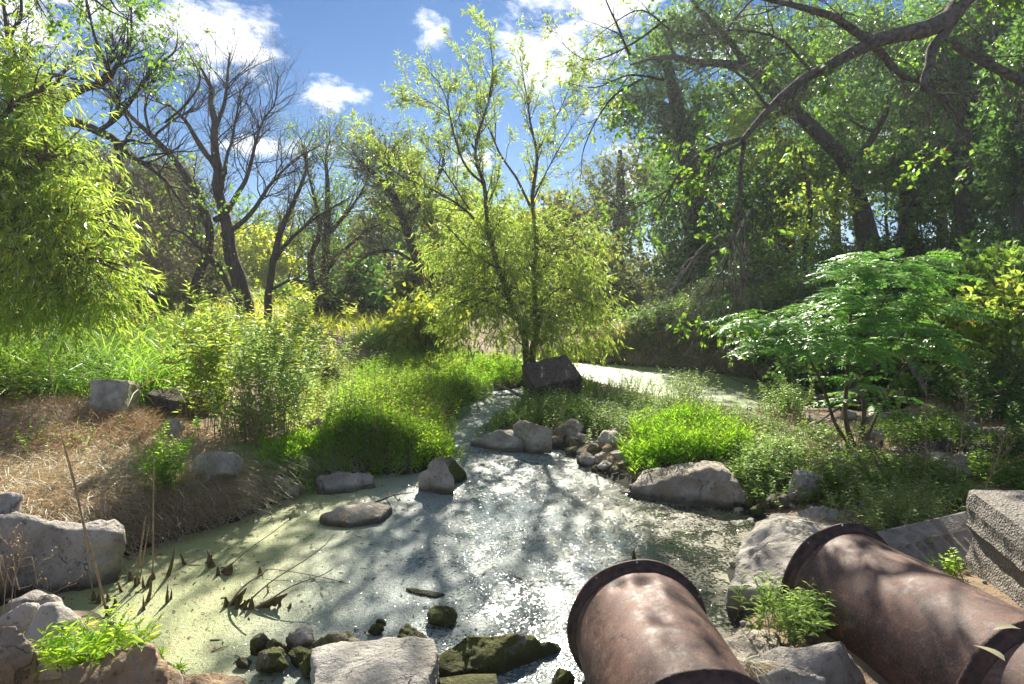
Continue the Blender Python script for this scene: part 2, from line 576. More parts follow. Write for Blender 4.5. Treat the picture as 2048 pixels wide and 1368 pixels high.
m, t = new_mat('pond_water_duckweed')
pos = t.n('ShaderNodeNewGeometry').outputs['Position']
sp = t.n('ShaderNodeSeparateXYZ', Vector=pos)
X, Y = sp.outputs[0], sp.outputs[1]
big = t.noise(pos, 0.9, 5.0, 0.6, 0.5)
mid = t.noise(pos, 4.5, 6.0, 0.65, 0.6)
fine = t.noise(pos, 34.0, 4.0, 0.65)
grain = t.noise(pos, 110.0, 2.0, 0.6)
# more cover toward the sheltered left bank, more open water toward mid pond
side = t.ramp(X, -2.6, -0.2, 0.24, 0.0, 'LINEAR')
cover = t.math('ADD', t.math('ADD', t.math('MULTIPLY', big, 0.30), t.math('MULTIPLY', mid, 0.34)), t.math('MULTIPLY', fine, 0.36))
cover = t.math('ADD', cover, side)
weed = t.ramp(cover, 0.475, 0.515)
wc = t.mix(fine, (0.20, 0.23, 0.08), (0.44, 0.48, 0.22))
wc = t.mix(t.ramp(mid, 0.52, 0.66), wc, (0.38, 0.36, 0.17))
sky_tint = t.math('MULTIPLY', t.math('MULTIPLY', t.ramp(X, -2.3, -0.9), t.ramp(X, 0.3, 1.6, 1.0, 0.15)), 0.85)  # pale blue-grey painted into mid pond to stand for reflected sky
wc = t.mix(t.ramp(X, 0.0, 1.6), wc, t.mix(fine, (0.07, 0.065, 0.025), (0.30, 0.28, 0.15)))
wc = t.mix(sky_tint, wc, t.mix(t.ramp(t.math('ADD', t.math('MULTIPLY', grain, 0.6), t.math('MULTIPLY', fine, 0.4)), 0.36, 0.62), (0.065, 0.095, 0.105), (0.38, 0.445, 0.465)))
wc = t.mix(t.ramp(grain, 0.60, 0.70, 0.0, 0.6), wc, (0.50, 0.53, 0.30))
dark = t.ramp(t.noise(pos, 2.1, 6.0, 0.7, 1.2), 0.50, 0.62)
dark = t.math('MULTIPLY', dark, t.ramp(X, -0.5, 0.8))
wc = t.mix(t.math('MULTIPLY', dark, 0.85), wc, (0.075, 0.066, 0.032))
deep = t.mix(t.ramp(X, 0.2, 1.6), (0.075, 0.120, 0.155), (0.030, 0.034, 0.020))  # open water colour, blue reflected sky painted in toward the left
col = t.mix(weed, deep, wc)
rgh = t.ramp(weed, 0.0, 1.0, 0.10, 0.52, 'LINEAR')
hh = t.math('ADD', t.math('MULTIPLY', grain, 0.6), t.math('MULTIPLY', fine, 1.0))
hh = t.math('MULTIPLY', hh, t.ramp(weed, 0.0, 1.0, 0.10, 1.0, 'LINEAR'))
bn = t.n('ShaderNodeBump', Strength=0.9, Distance=0.012, Height=hh)
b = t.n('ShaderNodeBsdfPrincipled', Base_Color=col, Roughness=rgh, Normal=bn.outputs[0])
t.put(b.inputs['IOR'], t.ramp(weed, 0, 1, 1.9, 1.5, 'LINEAR'))
t.put(b.inputs['Specular IOR Level'], t.ramp(weed, 0, 1, 0.8, 0.42, 'LINEAR'))
t.n('ShaderNodeOutputMaterial', Surface=b.outputs[0])
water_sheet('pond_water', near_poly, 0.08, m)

m, t = new_mat('far_pond_duckweed')
pos = t.n('ShaderNodeNewGeometry').outputs['Position']
mpn = t.n('ShaderNodeMapping', Vector=pos); mpn.inputs['Scale'].default_value = (0.5, 1.4, 1)
n1 = t.noise(mpn.outputs[0], 1.6, 6.0, 0.65, 1.0)
wc = t.mix(t.noise(pos, 40.0, 3.0), (0.19, 0.26, 0.09), (0.31, 0.38, 0.155))
wc = t.mix(t.ramp(n1, 0.66, 0.70), wc, (0.03, 0.05, 0.03))
bn = t.n('ShaderNodeBump', Strength=0.3, Distance=0.006, Height=t.noise(pos, 60.0, 3.0))
b = t.n('ShaderNodeBsdfPrincipled', Base_Color=wc, Roughness=0.60, Normal=bn.outputs[0])
t.n('ShaderNodeOutputMaterial', Surface=b.outputs[0])
water_sheet('far_pond_water', far_poly, 0.15, m)

# wet algae crumbs and duckweed rafts standing a little proud of the surface (they make the glitter)
n = 30000
cx = RG.uniform(-3.6, 2.4, n); cy = RG.uniform(2.6, 9.0, n)
k = sdf(np.column_stack([cx, cy]), near_poly) < -0.05
cl = fbm(np.column_stack([cx * 1.6, cy * 1.6, cx * 0]), 3)
k &= cl > RG.uniform(-0.45, 0.25, n)
cx, cy = cx[k], cy[k]; n = len(cx)
r = RG.uniform(0.0022, 0.0065, n) * (0.8 + 0.06 * cy)
ang = RG.uniform(0, 6.283, n)
vs = []
tilt = RG.normal(0, 0.16, (n, 2))
for kk in range(5):
    aa = ang + kk * 1.2566
    dx, dy = np.cos(aa) * r * RG.uniform(.7, 1.2, n), np.sin(aa) * r * RG.uniform(.6, 1.1, n)
    vs.append(np.column_stack([cx + dx, cy + dy, 0.004 + dx * tilt[:, 0] + dy * tilt[:, 1]]))
vs = np.stack(vs, 1).reshape(-1, 3)
fc = np.arange(n * 5).reshape(n, 5)
m, t = new_mat('wet_duckweed')
rnd = t.n('ShaderNodeNewGeometry').outputs['Random Per Island']
b = t.n('ShaderNodeBsdfPrincipled', Base_Color=t.mix(rnd, (0.14, 0.17, 0.06), (0.42, 0.46, 0.26)), Roughness=0.24)
b.inputs['Specular IOR Level'].default_value = 0.9
t.n('ShaderNodeOutputMaterial', Surface=b.outputs[0])
link('floating_duckweed', MB().add(vs, fc).mesh('floating_duckweed', m), kind='stuff',
     label='pale green duckweed and algae crumbs floating on the pond', cat='duckweed')


# ================================================================== ROCKS
def rock_mesh(points, name, mat, cuts=5, disp=0.04, fine=0.012, origin=(0, 0, 0), seed=0, strata=0.0, smooth=True):
    bm = bmesh.new()
    for p in points:
        bm.verts.new(p)
    r = bmesh.ops.convex_hull(bm, input=bm.verts)
    bmesh.ops.delete(bm, geom=list({e for e in list(r['geom_interior']) + list(r['geom_unused']) if isinstance(e, bmesh.types.BMVert)}), context='VERTS')
    bmesh.ops.triangulate(bm, faces=bm.faces)
    want = {3: 380, 4: 900, 5: 2000, 6: 3400, 7: 5200, 8: 6500}[cuts]
    for _ in range(14):
        if len(bm.faces) >= want:
            break
        mx_ = max(e.calc_length() for e in bm.edges)
        long = [e for e in bm.edges if e.calc_length() > mx_ * 0.62]
        bmesh.ops.subdivide_edges(bm, edges=long, cuts=1)
        bmesh.ops.triangulate(bm, faces=[f for f in bm.faces if len(f.verts) > 3])
    bmesh.ops.smooth_vert(bm, verts=bm.verts, factor=0.18, use_axis_x=True, use_axis_y=True, use_axis_z=True)
    bm.normal_update()
    co = np.array([v.co[:] for v in bm.verts]); no = np.array([v.normal[:] for v in bm.verts])
    size = np.ptp(co, axis=0).max()
    s1 = 2.6 / size
    q = co + seed * 3.71
    d = disp * 1.5 * fbm(q * s1 * 1.6, 3) + disp * 0.9 * (0.5 - np.abs(fbm(q * s1 * 3.3 + 9, 3))) + fine * fbm(q * 16, 3)
    if strata:
        lay = np.sin((co[:, 2] + 0.04 * fbm(q * 3, 2)) * 2 * math.pi / 0.055)
        d = d + strata * lay * (1 - np.abs(no[:, 2]))
    co = co + no * d[:, None] - np.asarray(origin)
    for v, c in zip(bm.verts, co):
        v.co = c
    me = bpy.data.meshes.new(name)
    bm.to_mesh(me); bm.free()
    me.materials.append(mat)
    me.polygons.foreach_set('use_smooth', np.full(len(me.polygons), smooth))
    return me


def slab(name, label, top, base=-0.15, flare=1.08, mat='rock', cat='rock', disp=0.035, cuts=6, strata=0.006, group=None, seed=None, under=None):
    """a rock from the corners of its upper faces (pixel x, pixel y, height)"""
    pts = [G(x, y, z) for x, y, z in top]
    c = np.mean(pts, 0)
    low = [np.array([c[0] + (p[0] - c[0]) * flare, c[1] + (p[1] - c[1]) * flare, base]) for p in pts]
    rs = np.random.default_rng(int(abs(c[0]) * 1000) % 9973)
    zt = max(p[2] for p in pts)
    for p in pts[::2]:
        g = 1 + (flare - 1) * .5 + rs.uniform(-.03, .07)
        low.append(np.array([c[0] + (p[0] - c[0]) * g, c[1] + (p[1] - c[1]) * g, base + (p[2] - base) * rs.uniform(.35, .75)]))
    # a shallow ridge on top keeps the upper face from being a table
    j = rs.integers(0, len(pts))
    low.append(np.array([*(c[:2] * .6 + pts[j][:2] * .4), zt + .10 * min(zt, .3)]))
    org = np.array([c[0], c[1], base])
    s = seed if seed is not None else abs(hash(round(float(c[0] * 7 + c[1]), 3))) % 97
    me = rock_mesh(pts + low, name, M[mat], cuts, disp, disp * 0.3, org, s, strata)
    return link(name, me, label=label, cat=cat, group=group, loc=org)


def boulder_pts(rng, dims, n=16, mossy=False):
    v = rng.normal(0, 1, (n, 3)); v /= np.linalg.norm(v, axis=1)[:, None]
    if mossy:
        v = v * rng.uniform(.75, 1.0, (n, 1)); v[:, 2] = np.clip(v[:, 2], -.7, .95)
        return v * np.array(dims) * 0.55
    v = np.clip(v, -0.84, 0.84) / 0.84 * rng.uniform(.82, 1.0, (n, 1))
    return v * np.array(dims) * 0.5


def boulder(name, label, px, py, w, h, d=None, mat='rock', z=None, yaw=0.0, seed=1, cat='rock', cuts=5, sink=0.25, group=None, disp=0.12, n=15):
    """rock standing with its foot at a pixel; w,h in photo pixels"""
    p = T(px, py)[0] if z is None else G(px, py, z)
    depth = p[1] * math.cos(PITCH) + (CAM_H - p[2]) * math.sin(PITCH)
    W_, H_ = w / F * depth, h / F * depth
    D_ = (d if d else w * 0.8) / F * depth
    rng = np.random.default_rng(seed)
    pts = boulder_pts(rng, (W_, D_, H_ * (1 + sink)), n if mat not in ('rock_moss', 'rock_algae') else 22, mat in ('rock_moss', 'rock_algae'))
    ca, sa = math.cos(yaw), math.sin(yaw)
    pts = np.column_stack([pts[:, 0] * ca - pts[:, 1] * sa, pts[:, 0] * sa + pts[:, 1] * ca, pts[:, 2]])
    pts[:, 2] += H_ * (1 + sink) / 2 - H_ * sink
    me = rock_mesh(pts, name, M[mat], cuts, min(W_, H_ * 2) * disp * 0.5, min(W_, H_) * 0.03, (0, 0, 0), seed)
    return link(name, me, label=label, cat=cat, group=group, loc=p + np.array([0, D_ * 0.35, 0]))


# --- left bank
slab('boulder', 'big grey boulder with a pointed beak over the left edge of the pond',
     [(-60, 1045, .56), (50, 1036, .56), (95, 1052, .52), (130, 1082, .40), (180, 1066, .40), (234, 1058, .38), (240, 1070, .38), (195, 1120, .18), (110, 1165, .05), (0, 1185, .03), (-80, 1180, .05)],
     -0.15, 0.84, 'rock_grey', disp=0.06, cuts=7)
boulder('boulder', 'small rounded grey rock at the left edge behind the beaked boulder', 5, 1050, 70, 60, mat='rock_grey', seed=4, z=0.5)
slab('rock', 'low grey rock under drooping straw below the beaked boulder', [(10, 1215, .16), (60, 1180, .18), (120, 1195, .12), (130, 1225, .05), (40, 1240, .06)], -0.1, 1.05, 'rock_grey')
slab('rock', 'cream slab leaning beside the smooth pale boulder at lower left', [(-10, 1240, .36), (45, 1212, .40), (78, 1206, .40), (66, 1240, .33), (38, 1285, .22), (0, 1280, .26)], -0.05, 1.03, 'rock_white', disp=0.02)
slab('boulder', 'smooth pale tan boulder behind the bright weeds at lower left', [(40, 1290, .26), (82, 1212, .42), (118, 1208, .42), (150, 1235, .36), (190, 1275, .22), (215, 1318, .12), (150, 1350, .14), (60, 1330, .2)],
     -0.1, 1.08, 'rock_white', disp=0.018, strata=0)
slab('boulder', 'rough orange brown boulder in the lower left corner', [(-60, 1262, .62), (20, 1262, .60), (60, 1290, .52), (80, 1315, .44), (75, 1368, .30), (30, 1440, .2), (-60, 1430, .3)],
     -0.05, 1.0, 'rock_brown', disp=0.03)
slab('boulder', 'reddish tan ridge shaped rock in front of the bright weeds', [(120, 1345, .40), (230, 1300, .46), (290, 1292, .48), (312, 1310, .42), (350, 1352, .22), (340, 1420, .15), (130, 1420, .3)],
     -0.1, 1.06, 'rock_brown', disp=0.03, seed=31)
slab('rock', 'flat pinkish tan rock at the bottom edge beside the ridge shaped rock', [(300, 1362, .16), (360, 1350, .18), (450, 1344, .17), (492, 1356, .12), (480, 1400, .1), (310, 1410, .12)], -0.1, 1.03, 'rock_brown', disp=0.02, seed=12)
# pale flat slab, lower middle
slab('slab_rock', 'broad pitted white slab at the bottom edge of the pond', [(628, 1300, .20), (690, 1284, .22), (760, 1290, .24), (800, 1272, .25), (868, 1276, .25), (876, 1300, .24), (850, 1380, .20), (800, 1450, .2), (620, 1440, .2), (640, 1370, .19), (648, 1335, .17)],
     -0.15, 0.98, 'rock_white', disp=0.018, cuts=7)
boulder('rock', 'dark mossy lump tucked against the left end of the white slab', 628, 1362, 62, 62, mat='rock_moss', seed=5, z=0)
boulder('rock', 'dark brown cone shaped stone standing in the pond left of the mossy lump', 538, 1356, 66, 50, mat='rock_algae', seed=6, z=0)
boulder('rock', 'small algae coated stone leftmost in the cluster before the white slab', 488, 1338, 36, 20, mat='rock_algae', seed=7, z=0)
boulder('rock', 'tall dark stone at the upper left of the wet stone cluster', 516, 1312, 42, 44, mat='rock_algae', seed=8, z=0)
boulder('rock', 'wet brown stone between the tall dark stone and the white slab', 548, 1318, 50, 34, mat='rock_algae', seed=9, z=0)
boulder('rock', 'squarish brown stone with a pale cap at the top of the cluster', 596, 1302, 58, 40, mat='rock', seed=10, z=0)
boulder('rock', 'little pointed dark stone sticking up behind the cluster', 607, 1276, 26, 18, mat='rock_algae', seed=11, z=0)
boulder('rock', 'knobbly mossy stone in the middle of the wet cluster', 590, 1338, 62, 30, mat='rock_moss', seed=13, z=0)
slab('rock', 'long knobbly brown rock behind the pale slab', [(622, 1282, .10), (672, 1262, .14), (700, 1266, .12), (728, 1300, .06), (700, 1310, .06), (640, 1300, .06)], -0.1, 1.05, 'rock_algae')
boulder('rock', 'small mossy stone alone in the water right of the cluster', 752, 1272, 34, 20, mat='rock_moss', seed=15, z=0)
boulder('rock', 'tiny pale green stone breaking the water above the white slab', 759, 1252, 26, 9, mat='rock_moss', seed=16, z=0)
slab('rock', 'low mossy rock half sunk beyond the white slab', [(800, 1262, .04), (812, 1250, .05), (850, 1262, .04), (845, 1285, .03), (805, 1290, .03)], -0.12, 1.1, 'rock_moss')
boulder('rock', 'rounded green topped rock sitting in the pond beyond the mossy slab', 880, 1256, 78, 34, mat='rock_moss', seed=17, z=0, d=60)
slab('slab_rock', 'long moss covered rock lying beside the white slab', [(876, 1310, .10), (925, 1272, .16), (990, 1266, .15), (1050, 1280, .09), (1112, 1295, .02), (1050, 1312, .03), (960, 1338, .06), (900, 1345, .06), (878, 1340, .06)],
     -0.15, 1.08, 'rock_moss', disp=0.03)
slab('rock', 'flat green algae rock at the bottom edge between slab and pipe', [(870, 1358, .05), (940, 1350, .06), (1002, 1346, .05), (990, 1400, .05), (880, 1400, .05)], -0.15, 1.05, 'rock_moss', disp=0.015)
boulder('rock', 'round mossy stone at the bottom edge beside the left pipe', 1126, 1392, 52, 50, mat='rock_moss', seed=18, z=0)
slab('rock', 'thin algae covered stick like rock lying flush in mid pond', [(812, 1177, .012), (850, 1180, .018), (890, 1188, .012), (870, 1194, .01), (826, 1186, .01)], -0.1, 1.02, 'rock_algae', disp=0.006)
slab('slab_rock', 'flat tan slab lying in the pond under a dark twig', [(640, 1030, .08), (690, 1010, .10), (740, 1003, .10), (785, 1012, .08), (760, 1035, .06), (700, 1046, .05), (655, 1042, .05)], -0.12, 1.03, 'rock', disp=0.015)
slab('boulder', 'pointed pyramid rock at the far left of the pond', [(838, 955, .16), (872, 918, .40), (880, 918, .40), (906, 958, .18), (905, 972, .05), (845, 968, .05)], -0.1, 1.05, 'rock', disp=0.025, strata=0)
slab('rock', 'dark leaning rock right behind the pyramid rock', [(884, 918, .30), (906, 914, .30), (934, 950, .05), (900, 955, .10)], -0.1, 1.05, 'rock_algae', disp=0.02)
boulder('rock', 'small triangular rock in front of the pyramid rock', 865, 974, 50, 18, mat='rock', seed=21, z=0)
slab('slab_rock', 'low shaded grey rock along the water edge under the reeds', [(638, 955, .14), (680, 944, .18), (740, 946, .14), (748, 965, .06), (700, 978, .04), (640, 980, .04)], -0.1, 1.05, 'rock_grey')
boulder('rock', 'blocky grey rock at the bank corner below the grass tuft', 556, 985, 46, 32, mat='rock_grey', seed=22, z=0.08)
boulder('rock', 'small wedge of grey rock at the water below the grass tuft', 580, 995, 34, 22, mat='rock_grey', seed=23, z=0.03)
boulder('boulder', 'rounded grey boulder half hidden in weeds on the left bank', 428, 968, 96, 62, mat='rock_grey', seed=24)
boulder('boulder', 'weathered grey boulder among the yellow green ground cover', 700, 852, 84, 50, mat='rock_grey', seed=25)
boulder('rock', 'brown rock touching the weathered boulder on its near side', 655, 852, 44, 36, mat='rock_brown', seed=26)
boulder('rock', 'pale tan rock lying below the bushy shrub', 626, 874, 52, 36, mat='rock', seed=27)
boulder('rock', 'pinkish flat rock just below the pale tan rock', 608, 893, 56, 22, mat='rock', seed=28)
boulder('rock', 'grey rock poking out of the dry grass below the shrub', 345, 880, 36, 38, mat='rock', seed=29)
boulder('rock', 'dark stump like rock standing at the back of the shrub', 655, 778, 46, 44, mat='rock_algae', seed=30)
# --- mid stream stones
slab('slab_rock', 'flat sloping grey slab at the head of the pond', [(944, 884, .06), (985, 870, .16), (1022, 858, .24), (1044, 880, .18), (1050, 892, .08), (1000, 898, .04)], -0.1, 1.05, 'rock_grey', disp=0.015)
slab('boulder', 'long pale wedge rock resting on the slab below the concrete block', [(1028, 850, .34), (1040, 842, .40), (1105, 858, .36), (1103, 880, .20), (1062, 886, .16), (1042, 872, .20)], 0.02, 0.92, 'rock', disp=0.02, strata=0)
boulder('rock', 'reddish rounded stone between the two pale wedge rocks', 1118, 878, 28, 32, mat='rock_brown', seed=33, z=.1)
boulder('boulder', 'blunt grey brown rock right of the reddish stone', 1148, 878, 52, 38, mat='rock', seed=34, z=.1)
ORD = ['first', 'second', 'third', 'fourth', 'fifth', 'sixth', 'seventh', 'eighth', 'ninth', 'tenth']


def stone_labels(spots_, anchors, tone):
    near = [min(range(len(anchors)), key=lambda j: (anchors[j][0] - x) ** 2 + 4 * (anchors[j][1] - y) ** 2) for x, y, *_ in spots_]
    out = [None] * len(spots_)
    for j in range(len(anchors)):
        ids = sorted([i for i in range(len(spots_)) if near[i] == j], key=lambda i: spots_[i][0])
        for r, i in enumerate(ids):
            size = 'wider' if spots_[i][2] > 38 else ('small' if spots_[i][2] < 28 else 'middling')
            out[i] = '%s %s stone, %s from the left of those %s' % (size, tone[i % len(tone)], ORD[r], anchors[j][2])
    return out


mid = [(1086, 900, 26, 16), (1110, 892, 40, 18), (1146, 900, 28, 26), (1165, 888, 34, 20), (1070, 906, 30, 12), (1143, 918, 30, 20), (1176, 940, 44, 28),
       (1205, 928, 30, 20), (1186, 912, 40, 24), (1222, 900, 54, 30), (1240, 922, 38, 18), (1195, 952, 26, 14), (1212, 945, 34, 18), (1180, 958, 20, 12),
       (1162, 934, 22, 14), (1228, 880, 40, 20), (1262, 905, 34, 18), (1250, 940, 30, 14), (1205, 890, 26, 14), (955, 874, 26, 14), (1232, 952, 24, 12)]
lab_ = stone_labels(mid, [(1090, 898, 'below the long pale wedge'), (1155, 895, 'below the blunt grey rock'), (1190, 950, 'at the heap foot'), (1235, 890, 'atop the rubble heap'), (1240, 945, 'by the tan boulder')], ['grey', 'tan', 'dark'])
for i, (x, y, w_, h_) in enumerate(mid):
    boulder('stone', lab_[i], x, y, w_, h_, mat=['rock_grey', 'rock', 'rock_algae'][i % 3], seed=40 + i,
            cuts=3, group='rubble stones at the stream head', disp=0.1)
slab('boulder', 'broad tan boulder with mossy foot on the right shore', [(1258, 975, .10), (1290, 945, .20), (1360, 936, .28), (1440, 924, .34), (1462, 950, .30), (1486, 990, .14), (1480, 1005, .05), (1380, 1000, .05), (1300, 990, .05)],
     -0.1, 1.04, 'rock', disp=0.05, cuts=7)
slab('slab_rock', 'large dimpled grey slab between the pond and the right pipe', [(1458, 1180, .20), (1475, 1090, .24), (1540, 1035, .28), (1610, 1040, .36), (1700, 1062, .40), (1720, 1120, .40), (1650, 1190, .30), (1580, 1215, .16), (1500, 1195, .10)],
     -0.1, 1.02, 'rock_grey', disp=0.05, cuts=8)
boulder('rock', 'blue grey block rock in the weeds beyond the dimpled slab', 1615, 1010, 62, 62, mat='rock_grey', seed=61)
boulder('rock', 'narrow dark rock lying below the blue grey block', 1575, 1022, 70, 22, mat='rock_algae', seed=62)
boulder('rock', 'tan rock with straw on it right behind the dimpled slab', 1650, 1068, 90, 40, mat='rock', seed=63)
for i, (x, y, w_, h_) in enumerate([(1480, 1022, 30, 18), (1490, 1036, 22, 10), (1504, 1018, 26, 22), (1520, 1036, 34, 18), (1540, 1020, 24, 12)]):
    boulder('stone', ORD[i] + ' knobbly mossy stone, counted along the foot of the tan boulder', x, y, w_, h_, mat='rock_moss', seed=70 + i, cuts=3, group='knobbly mossy stones by the tan boulder')
slab('boulder', 'dark mottled boulder at the bottom edge between the two pipes', [(1478, 1330, .40), (1560, 1290, .46), (1640, 1298, .46), (1700, 1330, .36), (1750, 1372, .2), (1700, 1440, .2), (1500, 1440, .3)], -0.1, 1.04, 'rock_grey', disp=0.03, seed=81)
slab('rock', 'tan mossy rock under the weed clump between the pipes', [(1436, 1280, .22), (1500, 1256, .26), (1560, 1265, .26), (1560, 1330, .22), (1480, 1350, .18)], -0.1, 1.05, 'rock', disp=0.02, seed=82)
slab('rock', 'cream yellow rock at the bottom edge below the mottled boulder', [(1500, 1356, .44), (1560, 1345, .46), (1650, 1360, .40), (1640, 1420, .3), (1500, 1430, .3)], .1, 1.02, 'rock_white', disp=0.02, seed=83)
# right bank rubble (pale limestone bits)
rb = [(1590, 872, 30, 14), (1640, 866, 26, 12), (1700, 842, 36, 20), (1730, 848, 26, 16), (1770, 846, 40, 18), (1812, 850, 30, 14), (1860, 850, 34, 16), (1905, 860, 28, 14), (1950, 870, 40, 22),
      (2000, 880, 46, 22), (1700, 915, 50, 16), (1745, 905, 44, 22), (1800, 915, 36, 16), (1660, 905, 34, 14), (1880, 935, 60, 26), (1940, 940, 50, 26), (1905, 965, 44, 20), (1985, 945, 60, 30), (2030, 965, 40, 26),
      (1840, 945, 46, 18), (1480, 836, 22, 10), (1440, 826, 26, 12), (1400, 822, 30, 12), (1380, 838, 26, 12), (1350, 815, 24, 10), (1510, 845, 26, 10), (1550, 850, 22, 10), (1300, 806, 22, 10), (1270, 800, 22, 10),
      (1200, 808, 26, 10), (1230, 812, 22, 9), (1250, 795, 20, 9), (1420, 840, 22, 10), (1840, 895, 24, 12), (2020, 905, 30, 14)]
lab_ = stone_labels(rb, [(1220, 805, 'right of the willow'), (1300, 805, 'below the straggly bush'), (1400, 830, 'below the round bush'), (1520, 845, 'under the fallen branch tip'), (1640, 868, 'left of the sapling'), (1750, 848, 'behind the sapling'),
                         (1760, 912, 'at the sapling roots'), (1850, 870, 'beyond the log'), (1980, 875, 'beyond the right log end'), (1890, 945, 'this side of the log'), (2000, 950, 'above the concrete block')], ['grey', 'tan', 'pale', 'brown'])
for i, (x, y, w_, h_) in enumerate(rb):
    boulder('stone', lab_[i], x, y, w_, h_, mat=['rock_grey', 'rock', 'rock_white', 'rock'][i % 4], seed=90 + i, cuts=3,
            group='limestone rubble on the right bank', disp=0.1)
boulder('rock', 'pale flat rock beside the root of the feathery sapling', 1688, 918, 66, 22, mat='rock_white', seed=131)
boulder('rock', 'grey pointed rock beyond the log on the right', 1752, 900, 50, 40, mat='rock_grey', seed=132)
boulder('rock', 'pale slab rock half under the log at right', 1905, 960, 90, 34, mat='rock_grey', seed=133)


# ================================================================== CONCRETE
m, t = new_mat('aggregate_concrete')
pos = t.n('ShaderNodeTexCoord').outputs['Object']
vor = t.n('ShaderNodeTexVoronoi', Vector=pos, Scale=62.0)
vor2 = t.n('ShaderNodeTexVoronoi', Vector=pos, Scale=105.0)
n1 = t.noise(pos, 6.0, 5.0, 0.6)
peb = t.n('ShaderNodeSeparateColor', Color=vor.outputs['Color'])
pcol = t.mix(peb.outputs[0], (0.14, 0.125, 0.11), (0.42, 0.38, 0.33))
mort = t.mix(n1, (0.14, 0.12, 0.10), (0.24, 0.215, 0.18))
col = t.mix(t.ramp(vor.outputs['Distance'], 0.25, 0.55), pcol, mort)
col = t.mix(t.ramp(n1, 0.60, 0.72, 0, 0.5), col, (0.07, 0.06, 0.045))
h = t.math('SUBTRACT', 1.0, t.math('ADD', vor.outputs['Distance'], t.math('MULTIPLY', vor2.outputs['Distance'], 0.4)))
bn = t.n('ShaderNodeBump', Strength=0.9, Distance=0.010, Height=h)
b = t.n('ShaderNodeBsdfPrincipled', Base_Color=col, Roughness=0.85, Normal=bn.outputs[0])
t.n('ShaderNodeOutputMaterial', Surface=b.outputs[0])
M['concrete'] = m
M['concrete_dull'] = simple('weathered_concrete', (0.16, 0.14, 0.12), (0.30, 0.28, 0.25), 12, 0.9, 0.6, 60)
M['concrete_pale'] = simple('lichen_concrete', (0.24, 0.21, 0.17), (0.46, 0.42, 0.36), 9, 0.9, 0.8, 50)
M['concrete_dark'] = simple('damp_concrete', (0.055, 0.042, 0.034), (0.13, 0.105, 0.09), 18, 0.9, 0.7, 80)


def rough_box(name, dims, mat, seg=0.035, amp=0.006, profile=None, seed=0):
    """worn block: gridded box with knocked edges; profile(v) moves the grid first"""
    bm = bmesh.new()
    bmesh.ops.create_cube(bm, size=1.0)
    for v in bm.verts:
        v.co = Vector((v.co.x * dims[0], v.co.y * dims[1], v.co.z * dims[2]))
    for ax in range(3):
        n = max(1, int(dims[ax] / seg))
        for k in range(1, n):
            c = Vector((0, 0, 0)); c[ax] = -dims[ax] / 2 + dims[ax] * k / n
            nn = Vector((0, 0, 0)); nn[ax] = 1
            bmesh.ops.bisect_plane(bm, geom=bm.verts[:] + bm.edges[:] + bm.faces[:], plane_co=c, plane_no=nn)
    bm.normal_update()
    co = np.array([v.co[:] for v in bm.verts]); no = np.array([v.normal[:] for v in bm.verts])
    if profile is not None:
        co = profile(co)
    co = co + no * (amp * fbm(co * 9 + seed, 4) * 1.6)[:, None]
    edge = (np.abs(np.abs(no)).max(1) < 0.95)
    co = co - no * (edge * (0.010 + 0.040 * np.maximum(0, fbm(co * 6 + 3 + seed, 3))))[:, None]
    for v, c in zip(bm.verts, co):
        v.co = c
    me = bpy.data.meshes.new(name); bm.to_mesh(me); bm.free()
    me.materials.append(mat)
    me.polygons.foreach_set('use_smooth', np.full(len(me.polygons), False))
    return me


def steps_profile(co):
    co = co.copy()
    z = co[:, 2]
    # recessed courses on the sides
    push = np.where(z > 0.20, 1.0, np.where(z > 0.02, 0.955, np.where(z > -0.22, 0.985, 0.95)))
    push = push + 0.01 * np.sin(z * 40)
    co[:, 0] *= push; co[:, 1] *= push
    return co


# right edge block: near-left top corner pixel (1944, 1000), height of its top about .92 m
c0 = G(1941, 1003, 0.98)
blk = link('concrete_block', rough_box('concrete_block', (1.3, 1.0, 0.95), M['concrete'], 0.04, 0.01, steps_profile), label='large exposed aggregate concrete block at the right edge beside the pipe',
           cat='concrete block', loc=(c0[0] + 0.72, c0[1] - 0.32, 0.50))
blk.rotation_euler = (0.02, -0.02, math.radians(-13))
# grooved broken panel lying behind the right pipe
def groove(co):
    co = co.copy()
    top = co[:, 2] > 0
    g = (np.sin(co[:, 0] * 2 * math.pi / 0.085) > 0.35) & (co[:, 1] < 0.06)
    co[:, 2] -= np.where(top & g, 0.018, 0)
    return co
c1 = G(1880, 1100, 0.50)
pn = link('concrete_slab', rough_box('concrete_slab', (0.95, 0.46, 0.16), M['concrete_dull'], 0.021, 0.004, groove), label='grooved concrete slab lying between the right pipe and the block',
          cat='concrete slab', loc=(c1[0] + 0.05, c1[1] + 0.10, 0.43))
pn.rotation_euler = (math.radians(30), math.radians(-6), math.radians(14))
# tilted block under the willow
c2 = G(1108, 800, 0.10)
tb = link('concrete_block', rough_box('concrete_block', (0.95, 0.85, 0.50), M['concrete_dark'], 0.05, 0.012, seed=3), label='tilted dark concrete block leaning against the willow trunk',
          cat='concrete block', loc=(c2[0] - 0.02, c2[1] + 0.35, 0.42))
tb.rotation_euler = (math.radians(24), math.radians(-12), math.radians(14))
